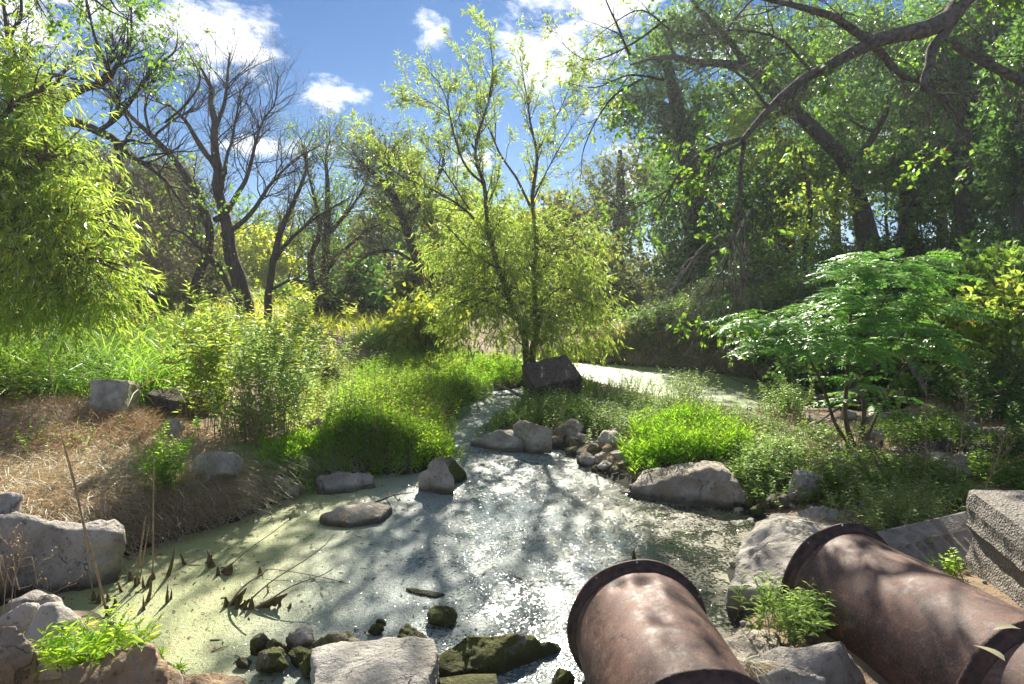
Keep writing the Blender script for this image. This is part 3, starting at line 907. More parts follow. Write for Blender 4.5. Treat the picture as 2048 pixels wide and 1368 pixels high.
# pale square block in the left bank grass
c3 = T(210, 830)[0]
sb = link('concrete_block', rough_box('concrete_block', (0.42, 0.42, 0.50), M['concrete_pale'], 0.04, 0.014, seed=5), label='pale square concrete block standing in the dry grass at left',
          cat='concrete block', loc=(c3[0], c3[1] + 0.21, c3[2] + 0.13))
sb.rotation_euler = (math.radians(-14), 0.06, math.radians(8))
c4 = T(335, 835)[0]
s2 = link('concrete_block', rough_box('concrete_block', (0.55, 0.5, 0.4), M['concrete_dark'], 0.05, 0.012, seed=8), label='brown stained concrete lump under the shrub beside the pale block',
          cat='concrete block', loc=(c4[0], c4[1] + 0.25, c4[2] + 0.08))
s2.rotation_euler = (0.1, 0.12, math.radians(-20))


# ================================================================== PIPES
m, t = new_mat('rusty_steel')
pos = t.n('ShaderNodeTexCoord').outputs['Object']
n1 = t.noise(pos, 2.6, 6.0, 0.62, 0.4); n2 = t.noise(pos, 14.0, 8.0, 0.72, 0.3); n3 = t.noise(pos, 90.0, 3.0, 0.7)
col = t.mix(t.ramp(n1, 0.30, 0.70), (0.050, 0.027, 0.021), (0.165, 0.088, 0.064))
col = t.mix(t.ramp(n2, 0.52, 0.68, 0, 0.55), col, (0.30, 0.165, 0.11))
col = t.mix(t.ramp(n2, 0.34, 0.45, 0.85, 0), col, (0.032, 0.022, 0.020))
col = t.mix(t.ramp(n3, 0.56, 0.66, 0, 0.5), col, (0.26, 0.19, 0.16))
col = t.mix(t.ramp(n3, 0.33, 0.43, 0.6, 0), col, (0.03, 0.02, 0.018))
sep_ = t.n('ShaderNodeSeparateXYZ', Vector=pos)
spk = t.n('ShaderNodeTexVoronoi', Vector=pos, Scale=46.0)
col = t.mix(t.math('MULTIPLY', t.ramp(spk.outputs[0], 0.05, 0.22, 1.0, 0.0), t.ramp(n2, 0.40, 0.56)), col, (0.040, 0.028, 0.026))
n4 = t.noise(pos, 6.0, 9.0, 0.8, 0.6)
col = t.mix(t.ramp(n4, 0.54, 0.62, 0, 0.4), col, (0.19, 0.145, 0.125))
scr = t.n('ShaderNodeMapping', Vector=pos); scr.inputs['Scale'].default_value = (60, 3.0, 60)
scn = t.noise(scr.outputs[0], 1.0, 3.0, 0.5)
col = t.mix(t.ramp(scn, 0.68, 0.76, 0, 0.22), col, (0.36, 0.30, 0.27))
rg = t.ramp(t.math('ADD', t.math('MULTIPLY', n2, 0.7), t.math('MULTIPLY', n1, 0.3)), 0.3, 0.7, 0.50, 0.78)
hh = t.math('ADD', t.math('MULTIPLY', n2, 0.7), t.math('MULTIPLY', n3, 0.35))
bn = t.n('ShaderNodeBump', Strength=0.40, Distance=0.005, Height=hh)
b = t.n('ShaderNodeBsdfPrincipled', Base_Color=col, Roughness=rg, Normal=bn.outputs[0], Metallic=0.12)
b.inputs['Specular IOR Level'].default_value = 0.5
t.n('ShaderNodeOutputMaterial', Surface=b.outputs[0])
M['rust'] = m
M['rust_dark'] = simple('dark_rust', (0.035, 0.022, 0.018), (0.11, 0.060, 0.045), 16, 0.6, 0.5, 60)
M['rust_inside'] = simple('pipe_inside_rust', (0.02, 0.014, 0.011), (0.05, 0.03, 0.022), 16, 0.8, 0.5, 60)


def lathe_y(profile, seg, dent=None):
    """profile of (y, radius) turned round the local Y axis; closed loop profile"""
    pr = np.array(profile); n = len(pr)
    a = np.linspace(0, 2 * math.pi, seg, endpoint=False)
    R_ = np.tile(pr[:, 1][:, None], (1, seg)); Yv = np.tile(pr[:, 0][:, None], (1, seg)); A = np.tile(a, (n, 1))
    if dent is not None:
        R_ = R_ - dent(Yv, A)
    v = np.stack([R_ * np.sin(A), Yv, R_ * np.cos(A)], -1).reshape(-1, 3)
    vid = np.arange(n * seg).reshape(n, seg)
    nx = np.roll(vid, -1, 1); dn = np.roll(vid, -1, 0)
    f = np.stack([vid, nx, np.roll(dn, -1, 1), dn], -1).reshape(-1, 4)
    return v, f


def pipe(label, a, b, R0, lips, dent):
    """a: centre of the far rim, b: a point up the axis toward the road; lips at distances along the axis"""
    a = Vector(a); b = Vector(b); d = (b - a); L = d.length
    root = thing('culvert_pipe', label, 'pipe', a)
    root.rotation_euler = d.to_track_quat('Y', 'Z').to_euler()
    ys = np.arange(0.0, L, 0.03)
    prof = [(y, R0) for y in ys] + [(L, R0)] + [(L, R0 - 0.012)] + [(y, R0 - 0.012) for y in ys[::-1][::3]]
    v, f = lathe_y(prof, 96, dent)
    link('pipe_wall', MB().add(v, f).mesh('pipe_wall', M['rust'], True), parent=root)
    def lip(y0, hgt, nm):
        r = R0
        pr = [(y0 - .006, r - .005), (y0 - .006, r + hgt - .004), (y0 - .002, r + hgt), (y0 + .010, r + hgt), (y0 + .014, r + hgt - .004), (y0 + .014, r + .020),
              (y0 + .030, r + .018), (y0 + .036, r + .012), (y0 + .060, r + .008), (y0 + .062, r - .005)]
        v, f = lathe_y(pr, 96, lambda Y_, A_: 0.5 * dent(Y_ * 0 + y0 + 0.0, A_) + 0.0025 * np.sin(A_ * 7 + y0))
        return link(nm, MB().add(v, f).mesh(nm, M['rust_dark'], False), parent=root)
    lp = lip(0.0, 0.044, 'end_flange')
    for y0 in lips:
        lip(y0, 0.042, 'joint_flange')
    # bolts through the flange
    bm = bmesh.new(); bmesh.ops.create_cone(bm, cap_ends=True, segments=6, radius1=0.006, radius2=0.005, depth=0.006)
    bme = bpy.data.meshes.new('bolt'); bm.to_mesh(bme); bm.free(); bme.materials.append(M['bolt'])
    for ang in (-62, 2, 38):
        o = link('bolt', bme, parent=root)
        aa = math.radians(ang)
        o.location = ((R0 + .034) * math.sin(aa), 0.019, (R0 + .034) * math.cos(aa))
        o.rotation_euler = (math.radians(90), 0, 0)
    return root


M['bolt'] = simple('bolt_metal', (0.30, 0.27, 0.25), (0.5, 0.47, 0.44), 20, 0.4, 0.1)


def dent_left(Y_, A_):
    A2 = (A_ + math.pi) % (2 * math.pi) - math.pi
    d = 0.042 * np.exp(-((Y_ - 0.17) / 0.05) ** 2 - ((A2 - 0.02) / 0.20) ** 2)
    d = d + 0.030 * np.exp(-((Y_ - 0.15) / 0.04) ** 2 - ((A2 - 0.42) / 0.12) ** 2)
    d = d + 0.012 * np.exp(-((Y_ - 0.5) / 0.25) ** 2 - ((A2 - 0.15) / 0.3) ** 2)
    d = d + 0.006 * np.sin(Y_ * 5) * np.cos(A2 * 2)
    # long crease
    d = d - 0.010 * np.exp(-((A2 + 0.22 - 0.25 * (Y_ - .1)) / 0.07) ** 2) * np.exp(-((Y_ - 0.35) / 0.25) ** 2)
    return d


def dent_right(Y_, A_):
    A2 = (A_ + math.pi) % (2 * math.pi) - math.pi
    d = 0.014 * np.exp(-((Y_ - 0.55) / 0.09) ** 2 - ((A2 - 0.35) / 0.13) ** 2)
    return d + 0.005 * np.sin(Y_ * 4 + 1) * np.cos(A2 * 2 + .5)


pipe('left rusty steel culvert pipe with a dented top jutting over the pond', (0.76, 3.60, 0.30), (0.90, 1.2, 0.34), 0.385, (1.08,), dent_left)
pipe('right rusty steel culvert pipe with mottled wall beside the concrete block', (2.18, 3.98, 0.36), (2.72, 1.5, 0.40), 0.40, (1.22,), dent_right)


# ------------------------------------------------------------------ gravel and litter
def gravel(name, label, pts, r0, r1, mat, sink=.3):
    ico = bmesh.new(); bmesh.ops.create_icosphere(ico, subdivisions=1, radius=1.0)
    iv = np.array([v_.co[:] for v_ in ico.verts]); fi = np.array([[v_.index for v_ in f_.verts] for f_ in ico.faces]); ico.free()
    n_ = len(pts)
    r = RG.uniform(0, 1, n_) ** 2.2 * (r1 - r0) + r0
    sc = RG.uniform(.55, 1.25, (n_, 1, 3)); sc[..., 2] *= .7
    vv = iv[None] * sc * RG.uniform(.75, 1.2, (n_, len(iv), 1)) * r[:, None, None]
    a_ = RG.uniform(0, 6.28, n_); ca, sa = np.cos(a_)[:, None], np.sin(a_)[:, None]
    x_ = vv[..., 0] * ca - vv[..., 1] * sa; y_ = vv[..., 0] * sa + vv[..., 1] * ca
    vv = np.stack([x_, y_, vv[..., 2]], -1) + pts[:, None, :]
    vv[..., 2] += (r * (1 - sink) * .5)[:, None]
    ff = (fi[None] + (np.arange(n_) * len(iv))[:, None, None]).reshape(-1, 3)
    c_ = pts.mean(0)
    return link(name, MB().add(vv.reshape(-1, 3), ff).mesh(name, mat, False, c_), kind='stuff', label=label, cat='gravel', loc=c_)


gx_ = RG.uniform(-5, 6.5, 9000); gy_ = RG.uniform(2.2, 12.5, 9000)
gd = np.minimum(sdf(np.column_stack([gx_, gy_]), near_poly), sdf(np.column_stack([gx_, gy_]), far_poly))
kk = (gd > -.12) & (RG.random(9000) < np.where(gx_ > .8, np.exp(-np.maximum(gd, 0) / .9), np.exp(-np.maximum(gd, 0) / .12) * .5))
gp = np.column_stack([gx_, gy_, np.maximum(height(gx_, gy_), -.02)])[kk]
m, t = new_mat('gravel_stone')
rnd = t.n('ShaderNodeNewGeometry').outputs['Random Per Island']
b = t.n('ShaderNodeBsdfPrincipled', Base_Color=t.mix(rnd, (0.10, 0.085, 0.065), (0.44, 0.40, 0.34)), Roughness=0.85)
t.n('ShaderNodeOutputMaterial', Surface=b.outputs[0])
gravel('gravel', 'loose pebbles and broken stone along the shore and over the right bank', gp, .008, .055, m)
# bits of bark, twig and leaf drifting on the duckweed
n = 900
fx, fy = RG.uniform(-3.6, 2.2, n), RG.uniform(2.8, 8.4, n)
kk = sdf(np.column_stack([fx, fy]), near_poly) < -.03
fx, fy = fx[kk], fy[kk]; n = len(fx)
ln = RG.uniform(.008, .05, n) * np.where(RG.random(n) < .12, 2.6, 1.0); wd = RG.uniform(.003, .010, n); an = RG.normal(0.4, 1.0, n)
dx, dy = np.cos(an), np.sin(an)
z0 = np.full(n, .007)
q0 = np.column_stack([fx, fy, z0]); D = np.column_stack([dx, dy, RG.normal(0, .08, n)]) * ln[:, None]; S_ = np.column_stack([-dy, dx, 0 * dx]) * wd[:, None] * .5
top_ = np.stack([q0 - S_, q0 + D * .5 - S_ * 1.3 + [0, 0, .003], q0 + D, q0 + D * .5 + S_ * 1.2 + [0, 0, .003], q0 + S_], 1)
bot_ = top_ - [0, 0, .004]
vv = np.concatenate([top_, bot_], 1).reshape(-1, 3); i_ = np.arange(n)[:, None] * 10
sides_ = [i_ + np.array([k_, (k_ + 1) % 5, 5 + (k_ + 1) % 5, 5 + k_]) for k_ in range(5)]
link('pond_debris', MB().add(vv, i_ + np.arange(5)[::-1], *sides_).mesh('pond_debris', M['mud'], False), kind='stuff', label='scraps of bark, leaf and twig drifting on the duckweed', cat='debris')
# ================================================================== PLANT TOOLS
def unit(v):
    return v / (np.linalg.norm(v, axis=-1, keepdims=True) + 1e-9)


def rand_perp(t):
    r = RG.normal(0, 1, t.shape)
    return unit(np.cross(t, r))


def tubes(mb, paths, rads, sides=5):
    """paths (B,N,3), rads (B,N) -> quads"""
    B, N, _ = paths.shape
    if B == 0:
        return
    tg = unit(np.gradient(paths, axis=1))
    whole = unit(paths[:, -1] - paths[:, 0])
    ref = np.repeat(rand_perp(whole)[:, None, :], N, 1)
    u_ = unit(np.cross(tg, ref)); v_ = np.cross(tg, u_)
    a = np.arange(sides) * 2 * math.pi / sides
    ring = u_[:, :, None, :] * np.cos(a)[None, None, :, None] + v_[:, :, None, :] * np.sin(a)[None, None, :, None]
    vs = paths[:, :, None, :] + ring * rads[:, :, None, None]
    vid = np.arange(B * N * sides).reshape(B, N, sides)
    nx = np.roll(vid, -1, 2)
    q = np.stack([vid[:, :-1], nx[:, :-1], nx[:, 1:], vid[:, 1:]], -1).reshape(-1, 4)
    mb.add(vs, q)


def leaves(mb, base, d, nrm, L, Wd, curl=0.15, detail=False):
    """blades of leaf: base (M,3), direction, face normal, length, width"""
    M_ = len(base)
    if M_ == 0:
        return
    d = unit(d); wv = unit(np.cross(d, nrm)); up = np.cross(wv, d)
    L = np.broadcast_to(L, (M_,))[:, None]; Wd = np.broadcast_to(Wd, (M_,))[:, None] * 0.5
    if not detail:
        mid = base + d * L * 0.42 + up * L * curl * 0.5
        v = np.stack([base, mid + wv * Wd, base + d * L - up * L * curl * 0.3, mid - wv * Wd], 1)
        mb.add(v, np.arange(M_ * 4).reshape(M_, 4))
    else:
        p1 = base + d * L * 0.28 + up * L * curl * 0.4
        p2 = base + d * L * 0.66 + up * L * curl * 0.35
        tip = base + d * L - up * L * curl * 0.5
        sag = up * Wd * 0.35
        v = np.stack([base, p1 + wv * Wd + sag, p2 + wv * Wd * .75 + sag, tip, p2 - wv * Wd * .75 + sag, p1 - wv * Wd + sag, p1 * .5 + p2 * .5], 1)
        i = np.arange(M_)[:, None] * 7
        mb.add(v, np.concatenate([i + np.array([0, 1, 6]), i + np.array([0, 6, 5]), i + np.array([2, 3, 6]), i + np.array([6, 3, 4]),
                                  i + np.array([1, 2, 6]), i + np.array([6, 4, 5])]))


def blades(mb, base, d, L, Wd, bend, seg=3):
    """grass blades: base, initial direction, length, width, bend toward the ground"""
    M_ = len(base)
    d = unit(d)
    side = unit(np.cross(d, np.array([0, 0, 1.0]) + 0 * d) + RG.normal(0, .5, d.shape))
    hd = d.copy(); hd[:, 2] = 0; hd = unit(hd)
    L = np.broadcast_to(L, (M_,))[:, None]; Wd = np.broadcast_to(Wd, (M_,))[:, None] * 0.5
    bend = np.broadcast_to(bend, (M_,))[:, None]
    rows = []
    for k in range(seg + 1):
        s = k / seg
        c = base + d * L * s + (hd * 0.55 - np.array([0, 0, 1.0]) * 0.75) * L * bend * s * s
        wk = Wd * (1 - s ** 1.6)
        if k < seg:
            rows += [c + side * wk, c - side * wk]
        else:
            rows += [c]
    v = np.stack(rows, 1); n = v.shape[1]
    i = np.arange(M_)[:, None] * n
    qs = [i + np.array([2 * k, 2 * k + 1, 2 * k + 3, 2 * k + 2]) for k in range(seg - 1)]
    mb.add(v, np.concatenate(qs) if qs else np.zeros((0, 4), int), i + np.array([2 * seg - 2, 2 * seg - 1, 2 * seg]))


def stems(mbl, mbs, base, H, lean, L, Wd, per=14, up=0.55, t0=0.15, stem_r=0.0018, jitter=0.3, detail=False, droop=0.0, arch=0.0, taper=0.5, whorl=False):
    """upright leafy stems: leaves all the way up.  base (B,3), H (B,)"""
    B = len(base)
    N = 4
    ld = RG.normal(0, 1, (B, 3)); ld[:, 2] = 0; ld = unit(ld)
    ld = ld * (np.broadcast_to(lean, (B,))[:, None] * RG.uniform(.3, 1.3, (B, 1)))
    s = np.linspace(0, 1, N)
    path = base[:, None, :] + s[None, :, None] * (np.array([0, 0, 1.0]) * np.asarray(H)[:, None])[:, None, :] + (s ** 1.5)[None, :, None] * (ld * np.asarray(H)[:, None])[:, None, :]
    path[:, :, 2] -= (s ** 2)[None, :] * (arch * np.asarray(H))[:, None]
    path[:, 1:] += RG.normal(0, 0.02, (B, N - 1, 3)) * np.asarray(H)[:, None, None]
    if mbs is not None:
        tubes(mbs, path[:, [0, 2, 3]], np.linspace(1, .5, 3)[None, :] * stem_r * np.ones((B, 1)), 3)
    tt = t0 + (1 - t0) * (np.arange(per) + .5) / per
    tt = np.clip(tt[None, :] + RG.normal(0, .02, (B, per)), 0, .999)
    k = (tt * (N - 1)).astype(int); f = (tt * (N - 1) - k)[..., None]
    bi = np.arange(B)[:, None]
    pos = path[bi, k] * (1 - f) + path[bi, k + 1] * f
    tg = unit(path[bi, k + 1] - path[bi, k])
    ang = RG.uniform(0, 6.28, (B, 1)) + np.arange(per)[None, :] * 2.4 + RG.normal(0, .3, (B, per))
    hor = np.stack([np.cos(ang), np.sin(ang), 0 * ang], -1)
    dirn = hor + tg * up + RG.normal(0, jitter, hor.shape) * .5
    dirn[..., 2] -= droop
    nr = tg + RG.normal(0, jitter, hor.shape)
    Ls = L * RG.uniform(.7, 1.15, (B, per)) * (1 - taper * np.maximum(0, tt - .55) / .45)
    leaves(mbl, pos.reshape(-1, 3), dirn.reshape(-1, 3), nr.reshape(-1, 3), Ls.ravel(), (Ls * Wd / L).ravel(), RG.uniform(0, .3), detail)


def two(mbl, mbs, name, ml, ms, root, leafname='foliage', stemname='stems'):
    """leaf mesh (a mass nobody could count) + stem mesh under one thing"""
    org = root.location[:]
    o = link(leafname, mbl.mesh(leafname, ml, False, org), parent=root, kind='stuff')
    s = None
    if mbs is not None and mbs.nv:
        s = link(stemname, mbs.mesh(stemname, ms, True, org), parent=root, kind='stuff')
    return o, s


# leaf materials --------------------------------------------------------------
M['l_willow'] = leaf_mat('willow_leaf', (0.065, 0.095, 0.016), (0.12, 0.155, 0.028), (0.26, 0.42, 0.04), (0.50, 0.62, 0.09), 0.58, 0.10, 0.35, 0.04)
M['l_willow2'] = leaf_mat('willow_leaf_olive', (0.060, 0.080, 0.018), (0.12, 0.14, 0.032), (0.24, 0.38, 0.045), (0.44, 0.54, 0.09), 0.57, 0.10, 0.35, 0.06)
M['l_lime'] = leaf_mat('primrose_leaf', (0.060, 0.115, 0.012), (0.10, 0.17, 0.022), (0.22, 0.48, 0.02), (0.42, 0.66, 0.04), 0.6, 0.09, 0.35)
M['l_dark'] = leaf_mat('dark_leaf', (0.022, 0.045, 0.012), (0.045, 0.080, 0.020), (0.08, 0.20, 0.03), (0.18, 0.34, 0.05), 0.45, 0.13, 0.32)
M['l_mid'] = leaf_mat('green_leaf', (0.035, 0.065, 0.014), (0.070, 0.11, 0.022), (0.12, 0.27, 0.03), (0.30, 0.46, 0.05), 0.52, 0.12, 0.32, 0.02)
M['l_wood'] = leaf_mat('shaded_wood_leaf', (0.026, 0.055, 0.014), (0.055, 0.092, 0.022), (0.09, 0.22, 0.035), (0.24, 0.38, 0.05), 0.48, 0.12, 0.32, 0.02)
M['l_olive'] = leaf_mat('olive_leaf', (0.050, 0.058, 0.022), (0.090, 0.095, 0.035), (0.14, 0.18, 0.05), (0.28, 0.32, 0.08), 0.45, 0.07, 0.45, 0.05)
M['l_yellow'] = leaf_mat('yellow_green_leaf', (0.080, 0.110, 0.015), (0.14, 0.17, 0.03), (0.34, 0.44, 0.03), (0.62, 0.66, 0.07), 0.58, 0.10, 0.35)
M['l_pale'] = leaf_mat('pale_waterpepper_leaf', (0.075, 0.12, 0.035), (0.16, 0.21, 0.075), (0.22, 0.38, 0.07), (0.42, 0.56, 0.14), 0.48, 0.10, 0.33)
M['l_frond'] = leaf_mat('frond_leaflet', (0.055, 0.12, 0.026), (0.085, 0.17, 0.04), (0.11, 0.33, 0.04), (0.28, 0.50, 0.07), 0.45, 0.22, 0.30)
M['l_grass'] = leaf_mat('grass_blade', (0.045, 0.085, 0.016), (0.085, 0.13, 0.026), (0.16, 0.36, 0.03), (0.36, 0.54, 0.06), 0.5, 0.05, 0.35, 0.02)
M['l_straw'] = leaf_mat('straw_blade', (0.21, 0.14, 0.08), (0.46, 0.34, 0.21), (0.28, 0.16, 0.07), (0.50, 0.34, 0.18), 0.35, 0.08, 0.45)
M['l_red'] = leaf_mat('rusty_leaf', (0.13, 0.075, 0.038), (0.22, 0.145, 0.075), (0.26, 0.14, 0.06), (0.40, 0.25, 0.12), 0.4, 0.06, 0.5)


def patch(name, label, cat, poly, n, H, L, Wd, per, mat, stemmat='stem_green', up=0.7, lean=0.25, even=0.6, t0=0.15, clump=0.0, keep=None, stem_r=0.0018, detail=False, hvar=0.4, **kw):
    n = int(n * .46); L *= 1.7; Wd *= 1.75; up *= .75; H *= 1.05
    p = scatter_px(poly, n, even)
    if clump:
        c = fbm(p * np.array([2.2, 2.2, 0]) + 3.1, 3)
        p = p[c > RG.uniform(-0.5, clump, len(p))]
    if keep is not None:
        p = p[keep(p)]
    Hs = H * RG.uniform(1 - hvar * 1.3, 1 + hvar * .8, len(p)) * (1 + .9 * fbm(p * np.array([2.6, 2.6, 0]) + 8.8, 3))
    mbl, mbs = MB(), MB()
    stems(mbl, mbs, p, Hs, lean, L, Wd, per, up, t0, stem_r, detail=detail, **kw)
    c = p.mean(0)
    # one object: leaves and stems joined
    mb = MB(); 
    for v_, src in ((mbl, 0), (mbs, 1)):
        pass
    allv = MB()
    allv.v = mbl.v + mbs.v; allv.f = list(mbl.f) + [f + mbl.nv for f in mbs.f]; allv.nv = mbl.nv + mbs.nv
    nl = sum(len(f) for f in mbl.f)
    me = allv.mesh(name, M[mat], False, c)
    me.materials.append(M[stemmat])
    mi = np.zeros(len(me.polygons), dtype=np.int32); mi[nl:] = 1
    me.polygons.foreach_set('material_index', mi)
    return link(name, me, kind='stuff', label=label, cat=cat, loc=c)


def dry(p):
    return p[:, 2] > 0.02


# ================================================================== GROUND COVER
# bright primrose meadow left of the stream
patch('ground_cover', 'bright yellow green leafy ground cover filling the flat left of the stream', 'ground cover',
      [(660, 870), (700, 800), (730, 755), (760, 728), (860, 716), (990, 722), (1040, 735), (1020, 760), (960, 780), (915, 800), (890, 850), (900, 905), (860, 925), (760, 930), (690, 920)],
      7600, 0.28, 0.055, 0.014, 15, 'l_lime', even=0.75, lean=0.22)
patch('ground_cover', 'olive stemmed reeds standing along the pond edge before the bright ground cover', 'ground cover',
      [(650, 905), (690, 880), (780, 880), (880, 890), (905, 925), (860, 940), (740, 940), (660, 935)],
      1400, 0.34, 0.05, 0.011, 12, 'l_lime', even=0.5, lean=0.12, up=1.1)
patch('ground_cover', 'dark green leafy plants on the water edge beside the stream', 'ground cover',
      [(900, 790), (960, 780), (985, 800), (960, 820), (920, 812)], 420, 0.30, 0.055, 0.014, 14, 'l_mid', even=0.4)
patch('ground_cover', 'dark green plants growing in the glittering stream channel', 'ground cover',
      [(930, 850), (985, 835), (1005, 850), (990, 885), (940, 880)], 420, 0.26, 0.055, 0.015, 14, 'l_mid', even=0.4)
patch('ground_cover', 'deep green leafy stand in front of the tilted concrete block', 'ground cover',
      [(1000, 850), (1050, 815), (1150, 810), (1200, 830), (1210, 870), (1120, 872), (1030, 862)], 1500, 0.30, 0.06, 0.015, 15, 'l_mid', even=0.5)
patch('ground_cover', 'bright lime green tuft of ground cover at the left pond corner', 'ground cover',
      [(530, 960), (540, 915), (590, 890), (650, 900), (665, 945), (620, 975), (570, 980)], 1000, 0.25, 0.065, 0.012, 13, 'l_lime', even=0.4, up=1.0)
patch('ground_cover', 'vivid lime green stand right of the rubble heap', 'ground cover',
      [(1262, 935), (1270, 890), (1330, 845), (1390, 850), (1460, 875), (1500, 905), (1450, 922), (1370, 930), (1300, 945)], 2600, 0.28, 0.065, 0.012, 14, 'l_lime', even=0.5, up=1.0)
patch('ground_cover', 'pale speckled water pepper carpet behind the lime stand', 'ground cover',
      [(1190, 850), (1230, 800), (1350, 810), (1460, 845), (1600, 880), (1600, 915), (1500, 900), (1430, 862), (1330, 840), (1250, 880)], 2400, 0.20, 0.045, 0.014, 13, 'l_pale', even=0.55, up=0.3, lean=0.5)
patch('ground_cover', 'pale weeds growing between the tan boulder and the blue grey block', 'ground cover',
      [(1470, 930), (1540, 900), (1610, 925), (1590, 985), (1520, 1000), (1490, 985)], 900, 0.20, 0.055, 0.016, 13, 'l_pale', even=0.4, up=0.4, lean=0.4)
patch('ground_cover', 'carpet of small green weeds on the right bank around the grey block rock', 'ground cover',
      [(1620, 940), (1700, 925), (1840, 935), (1920, 975), (1930, 1030), (1840, 1030), (1720, 1010), (1640, 1020)], 2000, 0.17, 0.05, 0.016, 13, 'l_mid', even=0.4, up=0.3, lean=0.5)
patch('ground_cover', 'dark low weeds under the feathery sapling on the right bank', 'ground cover',
      [(1740, 870), (1800, 850), (1900, 862), (1960, 900), (1900, 905), (1800, 902)], 1100, 0.20, 0.05, 0.016, 13, 'l_mid', even=0.5, up=0.3, lean=0.5)
patch('ground_cover', 'scattered weeds at the far right between logs and concrete', 'ground cover',
      [(1940, 900), (2060, 900), (2060, 985), (1960, 975)], 700, 0.20, 0.05, 0.016, 13, 'l_mid', even=0.4, up=0.3, lean=0.5)
patch('ground_cover', 'grassy green weeds on the gravel bar beyond the lime stand', 'ground cover',
      [(1180, 800), (1260, 770), (1420, 790), (1560, 840), (1700, 870), (1660, 900), (1500, 880), (1300, 830)], 1500, 0.10, 0.04, 0.012, 9, 'l_pale', even=0.6, clump=0.3)
patch('ground_cover', 'distant green weeds along the near edge of the far pond', 'ground cover',
      [(1000, 730), (1100, 752), (1180, 775), (1200, 800), (1080, 780), (1010, 760)], 900, 0.26, 0.06, 0.015, 12, 'l_lime', even=0.5)
patch('ground_cover', 'shaded low plants at the foot of the far bank by the far pond', 'ground cover',
      [(1180, 700), (1260, 690), (1420, 705), (1500, 740), (1560, 762), (1480, 752), (1330, 730), (1200, 722)], 1500, 0.18, 0.05, 0.015, 11, 'l_mid', even=0.4)
patch('ground_cover', 'shadowed weeds spilling down the right bank behind the sapling', 'ground cover',
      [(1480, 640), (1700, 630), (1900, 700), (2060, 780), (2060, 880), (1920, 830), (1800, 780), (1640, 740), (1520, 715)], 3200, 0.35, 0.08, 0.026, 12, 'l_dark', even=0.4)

patch('ground_cover', 'mixed green weeds between the shrub and the bright ground cover', 'ground cover',
      [(560, 860), (600, 760), (680, 720), (740, 735), (710, 790), (660, 850), (620, 880)], 1500, 0.24, 0.055, 0.015, 12, 'l_willow', even=0.5, up=.5, lean=.4)
patch('ground_cover', 'tall mixed weeds in front of the left willow', 'ground cover',
      [(-60, 800), (-60, 720), (200, 720), (380, 740), (420, 800), (300, 812), (150, 800)], 900, 0.60, 0.08, 0.02, 14, 'l_mid', even=0.5, up=.5, lean=.4)
patch('ground_cover', 'shaded undergrowth on the slope above the far pond', 'ground cover',
      [(1200, 640), (1300, 585), (1480, 570), (1640, 580), (1700, 650), (1500, 690), (1300, 690)], 3600, 0.36, 0.09, 0.03, 12, 'l_mid', even=0.5, up=.4, lean=.5)
patch('ground_cover', 'scattered taller yellowing stems standing in the bright ground cover', 'ground cover',
      [(650, 900), (700, 800), (760, 735), (960, 735), (930, 800), (900, 905), (760, 930)], 650, 0.50, 0.045, 0.010, 10, 'l_yellow', even=0.5, up=.9, lean=.3, t0=.45)
patch('ground_cover', 'dead brown stems standing among the bright ground cover', 'ground cover',
      [(640, 925), (680, 850), (760, 780), (900, 790), (905, 915), (760, 940)], 900, 0.42, 0.03, 0.006, 6, 'l_red', stemmat='stem_dry', even=0.4, up=.9, lean=.45, t0=.4, stem_r=.003)
patch('ground_cover', 'mixed pale and dead stems among the vivid stand and the right weeds', 'ground cover',
      [(1262, 935), (1290, 860), (1400, 830), (1600, 870), (1900, 940), (1900, 1010), (1640, 1000), (1460, 920)], 1000, 0.34, 0.03, 0.007, 6, 'l_straw', stemmat='stem_dry', even=0.4, up=.7, lean=.6, t0=.3, stem_r=.002)
# grasses ---------------------------------------------------------------------
def grass(name, label, poly, n, L, Wd, mat, lean=0.35, bend=0.6, even=0.5, seg=3, hvar=.4, cat='grass', drift=(0, 0, 0)):
    p = scatter_px(poly, n, even)
    d = RG.normal(0, lean, (len(p), 3)); d[:, 2] = 1.0
    d = d + np.array(drift)
    mb = MB()
    s = RG.uniform(1 - hvar, 1 + hvar * .5, len(p)) * (1 + .5 * fbm(p * np.array([1.1, 1.1, 0]) + 2, 2))
    blades(mb, p, d, L * s, Wd * RG.uniform(.6, 1.2, len(p)), bend * RG.uniform(.4, 1.4, len(p)), seg)
    c = p.mean(0)
    return link(name, mb.mesh(name, M[mat], False, c), kind='stuff', label=label, cat=cat, loc=c)


# dry matted straw on the left bank
grass('dry_grass', 'matted brown straw covering the left bank above the pond',
      [(-60, 1010), (-60, 830), (120, 810), (320, 830), (420, 880), (540, 915), (560, 960), (490, 1010), (400, 1045), (300, 1060), (240, 1050), (100, 1035)],
      30000, 0.22, 0.0068, 'l_straw', lean=1.3, bend=0.6, even=0.35, seg=2)
grass('dry_grass', 'upright rusty dry grass stalks at the back of the left bank',
      [(-60, 900), (-60, 790), (150, 800), (330, 830), (360, 870), (250, 900), (100, 905)], 6000, 0.26, 0.006, 'l_red', lean=1.1, bend=0.5, even=0.5, seg=2)
